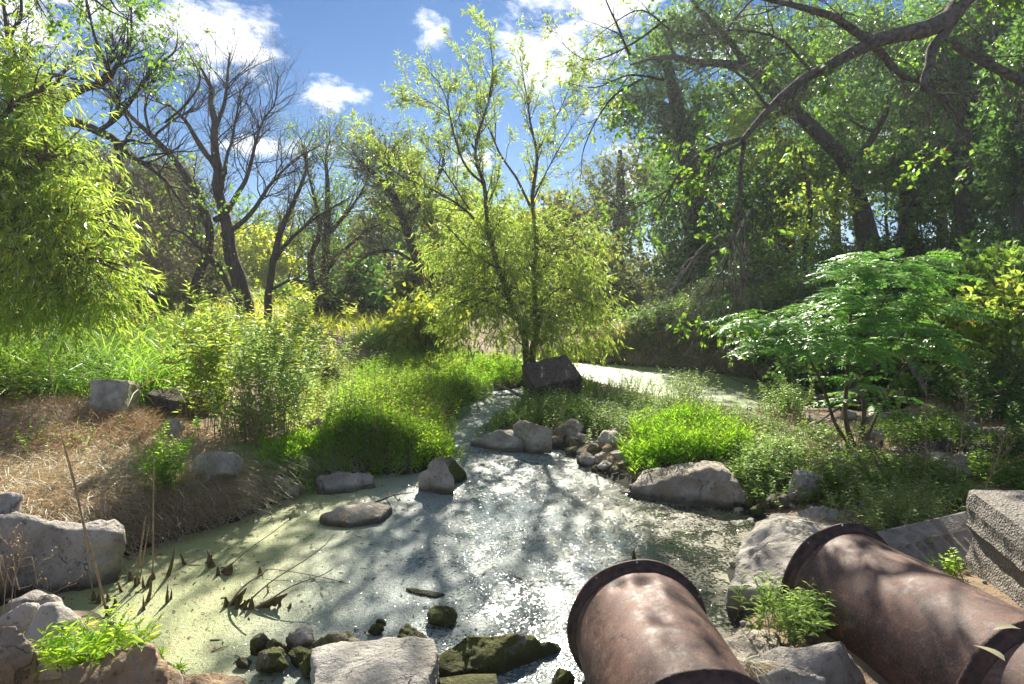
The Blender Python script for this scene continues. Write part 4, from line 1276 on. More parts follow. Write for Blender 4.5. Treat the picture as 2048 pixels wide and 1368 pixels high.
# straw thatch hanging over the bank lip and matted down its face to the water
n = 60000
bx = RG.uniform(-6.5, -1.3, n); by = RG.uniform(4.6, 8.6, n)
dd = sdf(np.column_stack([bx, by]), near_poly)
k = (dd > 0.0) & (dd < .75) & (RG.random(n) < 1.15 - dd * .8) & ((bx < -2.0) | (RG.random(n) < .35))
bx, by, dd = bx[k], by[k], dd[k]; n = len(bx)
e = .05
gxx = (sdf(np.column_stack([bx + e, by]), near_poly) - sdf(np.column_stack([bx - e, by]), near_poly)) / (2 * e)
gyy = (sdf(np.column_stack([bx, by + e]), near_poly) - sdf(np.column_stack([bx, by - e]), near_poly)) / (2 * e)
p = np.column_stack([bx, by, height(bx, by)]); p[:, 2] += RG.uniform(0, .05, n)
clm = fbm(p * 4.0, 3)[:, None]
d = np.column_stack([-gxx, -gyy, np.zeros(n)]) * (.75 + .4 * clm) + RG.normal(0, .42, (n, 3)) + np.array([0, 0, .28])
mb = MB(); blades(mb, p, d, RG.uniform(.10, .30, n), 0.0052, RG.uniform(.5, 1.1, n), 3)
c = np.array([-3, 6, .4])
link('straw_overhang', mb.mesh('straw_overhang', M['l_straw'], False, c), kind='stuff', label='grey straw thatch drooping over the lip of the left bank to the water', cat='dry grass', loc=c)
grass('dry_grass', 'thin brown litter and dead stems on the gravel under the feathery sapling',
      [(1520, 900), (1600, 860), (1700, 855), (1800, 890), (1900, 920), (1960, 960), (1860, 950), (1700, 930), (1600, 930)], 6500, 0.16, 0.004, 'l_straw', lean=2.2, bend=0.3, even=0.4)
grass('dry_grass', 'dead straw tangled among the rubble at the stream head',
      [(1170, 930), (1200, 880), (1290, 870), (1280, 930), (1240, 960)], 1300, 0.12, 0.004, 'l_straw', lean=1.8, bend=0.4, even=0.4)
grass('dry_grass', 'brown dry grass at the foot of the far right bank',
      [(1250, 690), (1400, 680), (1520, 700), (1560, 740), (1400, 725), (1280, 712)], 3500, 0.35, 0.008, 'l_straw', lean=0.9, bend=0.5, even=0.4)
grass('dry_grass', 'golden dry grass glowing behind the willow at the far bank',
      [(1180, 690), (1230, 660), (1330, 655), (1340, 690), (1260, 700)], 1500, 0.5, 0.012, 'l_straw', lean=0.5, bend=0.4, even=0.4)
# tall green grass / cane on the left
grass('tall_grass', 'tall arching green grass behind the dry bank on the left',
      [(-80, 800), (-80, 700), (150, 690), (330, 700), (420, 720), (430, 790), (300, 815), (150, 795)], 9500, 1.15, 0.021, 'l_grass', lean=0.35, bend=0.7, even=0.5, seg=4)
grass('tall_grass', 'farther tall grass between the left willow and the shrub',
      [(200, 700), (320, 680), (470, 690), (600, 700), (620, 725), (500, 740), (330, 720)], 5200, 1.15, 0.025, 'l_grass', lean=0.35, bend=0.5, even=0.5, seg=3)
grass('tall_grass', 'dark green grass clump behind the fallen branches',
      [(700, 690), (780, 672), (860, 680), (880, 702), (780, 712)], 2600, 0.8, 0.020, 'l_grass', lean=0.35, bend=0.5, even=0.3)
grass('tall_grass', 'green grass along the base of the shrub toward the tuft',
      [(430, 930), (500, 890), (560, 880), (640, 900), (560, 930), (500, 960)], 2600, 0.20, 0.006, 'l_grass', lean=0.6, bend=0.6, even=0.4)
grass('meadow_grass', 'sunlit meadow grass seen between the far left trees',
      [(100, 640), (400, 600), (700, 600), (900, 640), (900, 670), (500, 680), (200, 680)], 6000, 0.7, 0.030, 'l_yellow', lean=0.4, bend=0.4, even=0.2)
# ================================================================== TREES
def resample(pts, N=14, wob=0.0):
    """Catmull-Rom through (x,y,z,r) rows, N even points"""
    p = np.asarray(pts, float)
    p = np.vstack([2 * p[0] - p[1], p, 2 * p[-1] - p[-2]])
    out = []
    for i in range(1, len(p) - 2):
        for s in np.linspace(0, 1, 12, endpoint=False):
            a, b, c, d = p[i - 1], p[i], p[i + 1], p[i + 2]
            out.append(0.5 * (2 * b + (c - a) * s + (2 * a - 5 * b + 4 * c - d) * s * s + (3 * b - a - 3 * c + d) * s ** 3))
    out.append(p[-2])
    out = np.array(out)
    dl = np.r_[0, np.cumsum(np.linalg.norm(np.diff(out[:, :3], axis=0), axis=1))]
    t = np.linspace(0, dl[-1], N)
    q = np.column_stack([np.interp(t, dl, out[:, k]) for k in range(4)])
    if wob:
        q[1:, :3] += fbm(q[1:, :3] * 2.2, 2)[:, None] * RG.normal(0, 1, 3) * wob
    q[:, 3] = np.maximum(q[:, 3], 0.003)
    return q


DK = 1.0     # how much farther back a stand of trees sits than its rows say


def limb(rows, N=14, wob=0.04):
    """rows of (pixel x, pixel y, distance, radius)"""
    return resample([[*P(x, y, Y * DK), r * DK] for x, y, Y, r in rows], N, wob * DK)


def stack(limbs):
    a = np.stack(limbs)
    return a[:, :, :3], a[:, :, 3]


def grow(paths, rads, M_, length, ang=(0.5, 1.1), up=0.0, wig=0.12, N=6, rr=0.6, tip=0.15, t0=0.2, t1=1.0, toward=None, rmax=9.0, bend=0.0):
    ln = np.linalg.norm(np.diff(paths, axis=1), axis=2).sum(1)
    idx = RG.choice(len(paths), M_, p=ln / ln.sum())
    t = t0 + (t1 - t0) * RG.random(M_)
    n = paths.shape[1]
    k = np.minimum((t * (n - 1)).astype(int), n - 2); f = t * (n - 1) - k
    pos = paths[idx, k] * (1 - f)[:, None] + paths[idx, k + 1] * f[:, None]
    tg = unit(paths[idx, k + 1] - paths[idx, k])
    r0 = np.minimum((rads[idx, k] * (1 - f) + rads[idx, k + 1] * f) * rr, rmax)
    a = RG.uniform(*ang, M_)[:, None]
    d = tg * np.cos(a) + rand_perp(tg) * np.sin(a)
    d[:, 2] += up * .6
    if toward is not None:
        d += np.asarray(toward)
    d = unit(d)
    L = RG.uniform(*length, M_) * (1.15 - .5 * t)
    pts = [pos]; cur = d
    step = (L / (N - 1))[:, None]
    for i in range(N - 1):
        cur = unit(cur + RG.normal(0, wig, cur.shape) + np.array([0, 0, 1.0]) * (up * .25 + bend * (i + 1) / N))
        pts.append(pts[-1] + cur * step)
    pth = np.stack(pts, 1)
    rd = r0[:, None] * np.linspace(1, tip, N)[None, :]
    return pth, np.maximum(rd, 0.0015)


def leafy(mb, paths, M_, L, Wd, ang=(.5, 1.2), droop=0.0, upn=0.6, t0=0.1, curl=0.15, detail=False, lv=(.65, 1.25)):
    n = paths.shape[1]
    idx = RG.integers(0, len(paths), M_)
    t = t0 + (1 - t0) * RG.random(M_)
    k = np.minimum((t * (n - 1)).astype(int), n - 2); f = (t * (n - 1) - k)[:, None]
    pos = paths[idx, k] * (1 - f) + paths[idx, k + 1] * f
    tg = unit(paths[idx, k + 1] - paths[idx, k])
    a = RG.uniform(*ang, M_)[:, None]
    d = tg * np.cos(a) + rand_perp(tg) * np.sin(a)
    d[:, 2] -= droop
    nr = RG.normal(0, 1, d.shape) * .8; nr[:, 2] += upn
    s = RG.uniform(*lv, M_)
    leaves(mb, pos, d, nr, L * s, Wd * s, curl, detail)


def clump_twigs(blobs, n, length=(.35, .8), shell=.5, N=4, up=0.15, out=0.6, cl=26, cr=.34, bend=0.0):
    """twigs gathered in clumps through egg-shaped volumes. blobs: rows (x,y,z,rx,ry,rz)"""
    b = np.asarray(blobs, float)
    vol = b[:, 3] * b[:, 4] * b[:, 5]
    p = vol ** .75; p /= p.sum()
    bi = RG.choice(len(b), n, p=p)
    allp = []; alld = []
    for i in range(len(b)):
        m = int((bi == i).sum())
        if m == 0:
            continue
        c = b[i, :3]; r = b[i, 3:]
        g = unit(RG.normal(0, 1, (cl, 3))) * (RG.random((cl, 1)) ** shell)
        gi = RG.integers(0, cl, m)
        q = g[gi] + RG.normal(0, cr, (m, 3)) * .62
        allp.append(c + q * r); alld.append(unit(q * r) * out + RG.normal(0, .5, (m, 3)) + np.array([0, 0, up]))
    pos = np.concatenate(allp); d = unit(np.concatenate(alld))
    L = RG.uniform(*length, len(pos))[:, None]
    pts = [pos - d * L * .5]; cur = d
    for i in range(N - 1):
        cur = unit(cur + RG.normal(0, .15, cur.shape) + np.array([0, 0, bend * (i + 1)]))
        pts.append(pts[-1] + cur * L / (N - 1))
    return np.stack(pts, 1)


def blob(px, py, Y, rx, ry, rd=None):
    Y = Y * DK
    k = Y / F
    c = P(px, py, Y)
    return [*c, rx * k, (rd * DK if rd else (rx + ry) * .5 * k), ry * k]


def finish_tree(name, label, cat, base, wood, leafmb, barkm, leafm, group=None, wood_name='trunk', twig=None, crown='crown'):
    root = thing(name, label, cat, base, group)
    if wood is not None and wood.nv:
        link(wood_name, wood.mesh(wood_name, M[barkm], True, base), parent=root)
    if twig is not None and twig.nv:
        link('twigs', twig.mesh('twigs', M[barkm], True, base), parent=root, kind='stuff')
    if leafmb is not None and leafmb.nv:
        link(crown, leafmb.mesh(crown, M[leafm], False, base), parent=root, kind='stuff')
    return root


# ------------------------------------------------------------------ 1. willow sapling in mid picture
def willow_mid():
    Y = 14.0
    b = P(1052, 775, Y); b[2] = height(b[0], b[1]) - .05
    s1 = limb([(1060, 780, 14.0, .085), (1052, 715, 13.95, .080), (1046, 660, 13.9, .075), (1020, 600, 13.8, .065), (992, 520, 13.7, .055), (975, 450, 13.6, .05),
               (968, 370, 13.5, .042), (950, 300, 13.5, .034), (975, 210, 13.5, .022), (985, 130, 13.6, .012), (978, 70, 13.6, .005)], 26, .03)
    s2 = limb([(1070, 745, 14.02, .075), (1064, 700, 14.05, .072), (1078, 640, 14.15, .065), (1066, 560, 14.25, .055), (1074, 480, 14.3, .05), (1064, 400, 14.4, .044), (1075, 310, 14.5, .034),
               (1060, 240, 14.5, .022), (1050, 170, 14.5, .012), (1040, 110, 14.5, .006)], 26, .03)
    s0 = limb([(1052, 790, 13.8, .06), (1044, 760, 13.95, .06), (1060, 735, 14, .05)], 26, .0)
    s00 = limb([(1085, 780, 14.2, .05), (1078, 760, 14.1, .055), (1064, 735, 14, .05)], 26, .0)
    br = [limb([(968, 370, 13.5, .03), (930, 330, 13.2, .024), (905, 260, 12.9, .018), (890, 190, 12.8, .011), (850, 130, 12.7, .005)], 26, .03),
          limb([(950, 300, 13.5, .022), (920, 250, 13.8, .016), (870, 210, 13.9, .010), (820, 185, 14.0, .004)], 26, .03),
          limb([(985, 480, 13.7, .032), (930, 420, 13.0, .026), (870, 380, 12.7, .018), (800, 350, 12.4, .012), (735, 300, 12.3, .005)], 26, .03),
          limb([(940, 420, 13.1, .020), (880, 330, 13.0, .014), (850, 290, 13.0, .006)], 26, .03),
          limb([(1064, 420, 14.4, .032), (1030, 350, 14.2, .026), (990, 290, 14.2, .018), (960, 200, 14.2, .010), (930, 120, 14.2, .004)], 26, .03),
          limb([(1074, 300, 14.5, .024), (1110, 240, 14.7, .016), (1140, 170, 14.8, .009), (1150, 120, 14.8, .004)], 26, .03),
          limb([(1066, 400, 14.4, .022), (1100, 330, 14.2, .014), (1140, 260, 14.0, .008), (1180, 200, 13.9, .004)], 26, .03),
          limb([(1064, 560, 14.2, .03), (1120, 500, 14.2, .02), (1180, 430, 14.3, .012), (1215, 400, 14.3, .005)], 26, .03),
          limb([(1000, 540, 13.7, .03), (940, 500, 13.3, .02), (890, 450, 13.1, .012), (850, 430, 13.0, .005)], 26, .03),
          limb([(1070, 650, 14.1, .03), (1130, 600, 13.9, .02), (1190, 610, 13.8, .012), (1235, 660, 13.6, .005)], 26, .03),
          limb([(1030, 640, 13.8, .03), (970, 600, 13.5, .02), (910, 610, 13.3, .012), (870, 650, 13.2, .005)], 26, .03)]
    for a, bq, c in [(1064, 500, 1), (1000, 580, -1), (1072, 620, 1), (1060, 600, -1), (1040, 660, 1)]:
        for k in range(3):
            ex = a + c * RG.uniform(60, 140); ey = bq + RG.uniform(-60, 120)
            y1 = 14 + RG.uniform(-1.3, 1.3)
            br.append(limb([(a, bq, 14, .022), ((a + ex) / 2, (bq + ey) / 2 - 30, (14 + y1) / 2, .014), (ex, ey, y1, .005)], 26, .03))
    pp, rr = stack([s1, s2, s0, s00] + br)
    wood = MB(); tubes(wood, pp, rr, 8)
    tw = MB(); lf = MB()
    # upper, airy part
    up_sel = np.array([0, 1] + list(range(4, 11)))
    l1, r1 = grow(pp[up_sel], rr[up_sel], 200, (.5, 1.35), (.45, 1.0), .35, .10, 6, .5, .2, .28, 1, rmax=.012)
    l1t, r1t = grow(pp[up_sel][:, 15:], rr[up_sel][:, 15:], 90, (.3, .8), (.4, .95), .5, .10, 6, .5, .2, .1, 1, rmax=.008)
    tubes(tw, l1, r1, 4); tubes(tw, l1t, r1t, 3)
    l2, r2 = grow(l1, r1, 650, (.18, .45), (.4, .9), .1, .12, 4, .6, .3, .2, 1, bend=-.1)
    tubes(tw, l2, r2, 3)
    leafy(lf, l2, 12000, .125, .020, (.3, 1.0), .35)
    leafy(lf, l1, 1800, .12, .020, (.3, 1.0), .35, t0=.4)
    leafy(lf, l1t, 1300, .12, .020, (.3, 1.0), .3)
    # dense lower skirt
    low_sel = np.array([0, 1] + list(range(11, len(pp))))
    m1, q1 = grow(pp[low_sel], rr[low_sel], 520, (.5, 1.25), (.6, 1.3), .12, .12, 6, .5, .2, .12, .95, rmax=.012, bend=-.10)
    z = m1[:, :, 2].mean(1); keep = (z < P(1000, 440, 14)[2] + RG.normal(0, .35, len(z))) & (m1[:, :, 2].min(1) > .42)
    m1, q1 = m1[keep], q1[keep]
    tubes(tw, m1, q1, 4)
    blobs = [blob(1035, 640, 14, 130, 80, 1.2), blob(940, 600, 13.6, 80, 110, 1.0), blob(1150, 620, 13.9, 90, 100, 1.0), blob(1020, 530, 14, 130, 90, 1.1), blob(1140, 500, 14.3, 75, 80, .9),
             blob(900, 490, 13.3, 55, 60, .7), blob(1190, 660, 13.6, 55, 45, .6), blob(905, 655, 13.3, 45, 35, .5), blob(1110, 690, 14.0, 90, 40, .8), blob(1070, 430, 14.3, 90, 45, .8), blob(965, 440, 13.7, 60, 45, .7)]
    ct = clump_twigs(blobs, 2400, (.35, .8), .45, 4, .12, .7, 16, .36, bend=-.14)
    tubes(tw, ct[:1200], np.linspace(.004, .0015, 4)[None, :] * np.ones((1200, 1)), 3)
    m2, q2 = grow(m1, q1, 600, (.25, .5), (.4, .9), .05, .12, 4, .6, .3, .3, 1, bend=-.15)
    leafy(lf, m2, 8000, .14, .023, (.3, 1.0), .5)
    leafy(lf, ct, 22000, .14, .023, (.3, 1.0), .5)
    finish_tree('willow_tree', 'young twin stemmed willow standing in the stream behind the tilted concrete block', 'tree', b, wood, lf, 'bark_brown', 'l_willow2', twig=tw)


willow_mid()


# ------------------------------------------------------------------ 2. bright willow at the left edge
def willow_left():
    base = np.array([-8.6, 9.6, .8]); base[2] = height(base[0], base[1])
    top = [(-120, 300, 9.6, .11), (-90, 100, 9.6, .07), (-60, -60, 9.6, .03)]
    limbs = [limb([(-240, 760, 9.6, .20), (-190, 560, 9.6, .17), (-140, 350, 9.6, .12), (-100, 150, 9.6, .07), (-60, -40, 9.6, .03)], 20)]
    for rows in [[(-160, 400, 9.6, .07), (-60, 290, 9.2, .05), (60, 190, 9.0, .03), (120, 150, 9, .01)],
                 [(-150, 450, 9.6, .07), (-20, 380, 9.0, .05), (100, 320, 8.8, .03), (170, 330, 8.6, .01)],
                 [(-180, 520, 9.6, .07), (-30, 460, 9.0, .05), (110, 420, 8.6, .03), (200, 440, 8.4, .01)],
                 [(-190, 600, 9.6, .07), (0, 540, 8.8, .05), (130, 510, 8.5, .03), (240, 540, 8.3, .01)],
                 [(-190, 620, 9.6, .05), (-20, 590, 9.2, .04), (120, 570, 9.4, .03), (220, 600, 9.2, .01)],
                 [(-120, 250, 9.6, .05), (-40, 160, 9.6, .04), (20, 120, 9.6, .02), (60, 110, 9.6, .01)]]:
        limbs.append(limb(rows, 20))
    pp, rr = stack(limbs)
    wood = MB(); tubes(wood, pp, rr, 8)
    tw = MB(); lf = MB()
    l1, r1 = grow(pp, rr, 330, (.5, 1.3), (.4, 1.0), .1, .12, 6, .5, .2, .2, 1, rmax=.014, bend=-.1)
    tubes(tw, l1, r1, 4)
    blobs = [blob(60, 330, 9.0, 110, 80, .9), blob(40, 440, 8.8, 130, 80, 1.0), blob(120, 500, 8.6, 110, 65, .9), blob(180, 560, 8.5, 85, 50, .7), blob(60, 570, 8.8, 130, 65, .9),
             blob(0, 230, 9.3, 65, 70, .7), blob(70, 260, 9.1, 55, 50, .5), blob(20, 120, 9.6, 45, 50, .5), blob(150, 400, 8.6, 60, 60, .5), blob(-60, 400, 9.2, 130, 200, 1.2), blob(100, 625, 8.8, 110, 30, .6),
             blob(228, 590, 8.3, 48, 30, .5), blob(45, 175, 9.4, 40, 40, .4)]
    ct = clump_twigs(blobs, 4300, (.3, .7), .45, 4, .1, .7, 34, .42, bend=-.16)
    tubes(tw, ct[:1500], np.linspace(.004, .0015, 4)[None, :] * np.ones((1500, 1)), 3)
    l2, r2 = grow(l1, r1, 900, (.25, .5), (.4, .9), .05, .12, 4, .6, .3, .3, 1, bend=-.18)
    leafy(lf, l2, 8000, .15, .022, (.3, .9), .6)
    leafy(lf, ct, 36000, .15, .022, (.3, .9), .6)
    finish_tree('willow_tree', 'bright yellow green willow with drooping leaves filling the left edge', 'tree', base, wood, lf, 'bark_brown', 'l_willow', twig=tw)


willow_left()


# ------------------------------------------------------------------ 3. trees of the left background
def branchy(name, label, rows_list, bark, leafm, n1=80, n2=320, n3=900, len1=(.6, 1.6), len2=(.4, 1.0), len3=(.2, .5), up=.35, leaf_n=0, leaf=(.05, .035), trunk_sides=9, group=None, wob=.06, ang=(.4, 1.0), base=None, extra=None, t0=.25, cat='tree', bend=0.0, wig=.15, leafsel=None, rmax=.05):
    pp, rr = stack([limb(r, 18, wob) for r in rows_list])
    wood = MB(); tubes(wood, pp, rr, trunk_sides)
    tw = MB(); lf = MB()
    a1, b1 = grow(pp, rr, n1, len1, ang, up, wig, 7, .55, .25, t0, 1, rmax=rmax, bend=bend)
    tubes(tw, a1, b1, 4)
    a2, b2 = grow(a1, b1, n2, len2, ang, up * .7, wig, 4, .6, .3, .15, 1, bend=bend)
    tubes(tw, a2, b2, 3)
    a3, b3 = grow(a2, b2, n3, len3, ang, up * .5, wig, 3, .7, .5, .15, 1, bend=bend)
    tubes(tw, a3, b3, 3)
    if leaf_n:
        src = a3
        if leafsel is not None:
            src = a3[leafsel(a3.mean(1))]
        leafy(lf, src, leaf_n, leaf[0], leaf[1], (.4, 1.3), .2, lv=(.5, 1.3))
    if extra:
        ex = clump_twigs(*extra[0], **extra[1])
        leafy(lf, ex, extra[2], leaf[0], leaf[1], (.4, 1.3), .2, lv=(.5, 1.3))
    b0 = pp[0, 0].copy() if base is None else base
    return finish_tree(name, label, cat, b0, wood, lf, bark, leafm, group, twig=tw)


def SL(rows, k=.72):
    return [[(a, b, c, r * k) for a, b, c, r in q] for q in rows]


# gnarled dark tree reaching in over the willow, upper left
branchy('gnarled_tree', 'dark gnarled tree with crooked limbs and sparse leaves above the left willow', SL([
    [(60, 760, 13.5, .26), (70, 520, 13.4, .24), (90, 330, 13.2, .20), (105, 240, 13.0, .16), (80, 190, 12.9, .11), (58, 160, 12.8, .08), (20, 90, 12.8, .05), (5, -10, 12.8, .03)],
    [(100, 240, 13.0, .13), (150, 245, 12.8, .12), (210, 270, 12.5, .10), (260, 310, 12.2, .07), (330, 360, 12.0, .04), (380, 430, 12.0, .02)],
    [(105, 240, 13.0, .12), (118, 205, 12.8, .11), (160, 180, 12.6, .095), (215, 160, 12.5, .07), (235, 125, 12.4, .05), (262, 80, 12.4, .035), (262, 10, 12.4, .02), (255, -60, 12.4, .01)],
    [(222, 150, 12.5, .05), (200, 100, 12.4, .04), (182, 50, 12.4, .03), (172, -30, 12.3, .02)],
    [(200, 260, 12.6, .06), (262, 205, 12.6, .05), (300, 150, 12.6, .035), (350, 100, 12.6, .02), (355, 60, 12.6, .01)],
    [(70, 155, 12.8, .06), (105, 148, 12.8, .05), (150, 160, 12.7, .03), (190, 150, 12.6, .02)],
    [(20, 60, 12.8, .03), (40, 40, 12.8, .04), (42, -20, 12.8, .03)],
    [(330, 245, 12.6, .03), (370, 210, 12.6, .03), (400, 160, 12.6, .02), (380, 110, 12.6, .01)]], .78),
    'bark_dark', 'l_mid', 110, 520, 1500, (.5, 1.5), (.4, .9), (.2, .45), .25, 3800, (.065, .045), wob=.05, t0=.3,
    leafsel=lambda c: (fbm(c * 1.1, 2) > -0.05), extra=(([blob(180, 70, 12.4, 45, 70, .5), blob(320, 170, 12.5, 60, 60, .5), blob(300, 60, 12.4, 90, 30, .4), blob(220, 0, 12.4, 110, 20, .4), blob(190, 300, 12.3, 90, 30, .4)], 260), dict(length=(.3, .6)), 2000))

# big bare tree
branchy('bare_tree', 'tall bare grey tree with two leaning trunks left of the sky gap', SL([
    [(372, 650, 20, .22), (395, 560, 20, .20), (420, 480, 20, .19), (400, 400, 20, .17), (350, 320, 20, .14), (300, 268, 19.8, .11), (240, 210, 19.5, .07), (190, 150, 19.3, .04)],
    [(490, 640, 20.5, .42), (478, 560, 20.5, .34), (455, 470, 20.4, .27), (440, 400, 20.3, .22), (432, 330, 20.2, .19), (428, 250, 20.1, .15), (425, 190, 20, .11), (412, 150, 20, .06), (390, 120, 20, .03)],
    [(440, 345, 20.2, .14), (400, 290, 20.3, .12), (370, 240, 20.4, .08), (330, 210, 20.5, .05), (280, 190, 20.6, .03)],
    [(430, 262, 20.1, .09), (450, 200, 19.9, .07), (456, 140, 19.8, .05), (460, 105, 19.8, .02)],
    [(430, 440, 20.3, .14), (470, 400, 20.0, .11), (500, 330, 19.8, .08), (520, 260, 19.7, .05), (550, 200, 19.6, .03), (558, 150, 19.6, .015)],
    [(445, 470, 20.4, .14), (500, 430, 20.0, .10), (540, 370, 19.8, .07), (590, 320, 19.7, .04), (640, 290, 19.6, .02)],
    [(445, 380, 20.2, .09), (452, 320, 20.0, .07), (470, 250, 19.9, .05), (480, 190, 19.8, .03), (500, 160, 19.8, .015)],
    [(300, 268, 19.8, .06), (290, 220, 19.6, .05), (300, 180, 19.5, .03), (310, 130, 19.5, .015)],
    [(310, 275, 19.8, .06), (350, 240, 19.9, .05), (390, 220, 20, .03), (420, 180, 20, .015)]]),
    'bark_dark', 'l_olive', 170, 900, 2600, (.8, 2.4), (.5, 1.4), (.25, .8), .28, 900, (.06, .04), wob=.08, ang=(.4, 1.0), t0=.3, wig=.2, rmax=.022)

branchy('bare_tree', 'smaller leaning dark tree with bare twigs behind the shrub', SL([
    [(535, 640, 19, .16), (540, 560, 19, .14), (555, 480, 19, .12), (590, 400, 19, .09), (610, 350, 19, .06), (612, 300, 19, .03)],
    [(545, 520, 19, .08), (590, 470, 18.8, .07), (640, 430, 18.6, .05), (690, 400, 18.5, .03)],
    [(540, 580, 19, .07), (590, 560, 18.8, .05), (650, 575, 18.6, .03), (690, 610, 18.5, .01)],
    [(480, 620, 19.5, .14), (440, 540, 19.6, .10), (380, 480, 19.6, .06), (320, 440, 19.6, .03)]], .75),
    'bark_dark', 'l_olive', 90, 420, 1200, (.6, 1.6), (.4, 1.0), (.2, .55), .2, 2300, (.06, .04), wob=.06, rmax=.02, wig=.2)

branchy('slender_tree', 'slender upright tree with fine twigs against the sky in the middle distance', SL([
    [(640, 640, 24, .26), (650, 540, 24, .22), (655, 440, 24, .17), (655, 370, 24, .12), (652, 310, 24, .06), (660, 278, 24, .03)],
    [(632, 600, 24, .2), (620, 520, 24, .16), (640, 460, 24, .12), (625, 380, 24, .08), (612, 330, 24, .04), (605, 300, 24, .02)],
    [(655, 470, 24, .12), (700, 420, 24, .08), (730, 370, 24, .05), (740, 330, 24, .03)],
    [(655, 540, 24, .12), (710, 480, 24, .08), (760, 450, 24, .05), (800, 460, 24, .03)]], .72),
    'bark_dark', 'l_mid', 110, 460, 1400, (.8, 2.0), (.5, 1.2), (.3, .8), .3, 6000, (.09, .055), ang=(.35, .95), wob=.06, rmax=.022, wig=.2)

branchy('leaning_tree', 'dark tree leaning left with fine brown twigs right of the slender tree', SL([
    [(860, 610, 22, .26), (840, 540, 22, .22), (815, 470, 22, .18), (800, 420, 22, .14), (770, 370, 22, .10), (730, 330, 22, .06), (700, 300, 22, .03)],
    [(810, 440, 22, .1), (850, 400, 22, .08), (880, 350, 22, .05), (890, 300, 22, .03)],
    [(800, 420, 22, .1), (780, 350, 22, .08), (770, 310, 22, .05), (750, 290, 22, .03)],
    [(835, 530, 22, .1), (780, 500, 21.8, .06), (720, 520, 21.6, .04), (690, 580, 21.5, .02)]], .75),
    'bark_dark', 'l_olive', 120, 520, 1500, (.7, 1.8), (.5, 1.1), (.25, .7), .2, 6500, (.08, .05), wob=.06, rmax=.022, wig=.2)

# airy yellow-green willow boughs left of the sapling (another young willow behind)
branchy('young_tree', 'airy yellow green tree leaning in left of the central willow', [
    [(905, 640, 24, .14), (890, 540, 24, .08), (860, 440, 24, .06), (830, 370, 24, .04), (800, 310, 24, .02)],
    [(870, 470, 24, .05), (820, 400, 23.8, .04), (780, 340, 23.6, .02)],
    [(885, 520, 24, .05), (920, 430, 24.2, .03), (930, 380, 24.2, .015)]],
    'bark_brown', 'l_willow', 70, 260, 700, (.5, 1.2), (.3, .8), (.2, .5), .35, 8000, (.17, .034), wob=.04,
    extra=(([blob(790, 320, 23.8, 45, 40, 1.1), blob(830, 380, 23.8, 70, 50, .9), blob(890, 430, 24, 55, 40, 1.1), blob(800, 430, 23.6, 35, 35, .6)], 420), dict(length=(.3, .7), bend=-.1), 6000))


# ------------------------------------------------------------------ crowned trees
def lm_(n):
    return n in ('l_dark', 'l_mid', 'l_wood')


def crowned(name, label, trunk_rows, blobs, n_tw, n_leaf, leafm, leaf=(.10, .06), bark='bark_dark', group=None, twlen=(.4, .9), cl=26, cr=.34, droop=.15, base=None, cat='tree', twig_r=.004, twshow=.35, n_limb=True, shell=.5, t_sides=9, bend=0.0, up=.15):
    limbs = [limb(r, 18, .05) for r in trunk_rows]
    leaf = (leaf[0] * DK ** .7, leaf[1] * DK ** .7); twlen = (twlen[0] * DK, twlen[1] * DK); twig_r *= DK
    b = np.asarray(blobs)
    L = list(limbs)
    if n_limb:
        main = np.concatenate([l for l in limbs])
        for row in b:
            c = row[:3]
            dd = np.linalg.norm(main[:, :3] - c, axis=1) + np.maximum(0, main[:, 2] - c[2]) * 2
            s = main[np.argmin(dd)]
            mid = (s[:3] + c) / 2 + RG.normal(0, .12, 3) * np.linalg.norm(c - s[:3])
            r = min(s[3] * .6, .09 * DK)
            L.append(resample([[*s[:3], r], [*mid, r * .7], [*c, r * .4], [*(c + (c - mid) * .7), .01]], 18, .05))
    pp, rr = stack(L)
    wood = MB(); tubes(wood, pp, rr, t_sides)
    tw = MB(); lf = MB()
    ct = clump_twigs(blobs, n_tw, twlen, shell, 4, up, .6, cl, cr, bend)
    m = int(len(ct) * twshow)
    if m:
        tubes(tw, ct[:m][:, [0, 1, 3]], np.linspace(twig_r, twig_r * .4, 3)[None, :] * np.ones((m, 1)), 3)
    leafy(lf, ct, int(n_leaf * (1.05 if lm_(leafm) else 1)), leaf[0] * 1.38, leaf[1] * 1.30, (.4, 1.3), droop, lv=(.55, 1.3))
    b0 = pp[0, 0].copy() if base is None else base
    return finish_tree(name, label, cat, b0, wood, lf, bark, leafm, group, twig=tw)


# far tree line (left and centre)
crowned('background_tree', 'dim brushy tree with brown twigs behind the left willow', [[(190, 640, 24, .2), (200, 520, 24, .18), (210, 400, 24, .12), (215, 330, 24, .05)]],
        [blob(180, 430, 24, 110, 100, 1.8), blob(260, 380, 24, 90, 70, 1.5), blob(300, 470, 24, 90, 80, 1.5), blob(150, 330, 24, 60, 40, 1.2)], 3200, 9000, 'l_olive', (.09, .05), bark='bark_grey', twlen=(.8, 1.8), twshow=.85, twig_r=.011)
crowned('background_tree', 'grey brown thicket filling the space below the gnarled limbs', [[(120, 640, 20, .16), (130, 520, 20, .12), (140, 400, 20, .08)]],
        [blob(140, 330, 20, 80, 60, 1.4), blob(220, 420, 20, 90, 80, 1.4), blob(290, 540, 20, 80, 60, 1.2)], 2400, 5000, 'l_olive', (.07, .04), bark='bark_grey', twlen=(.7, 1.6), twshow=.95, twig_r=.009)
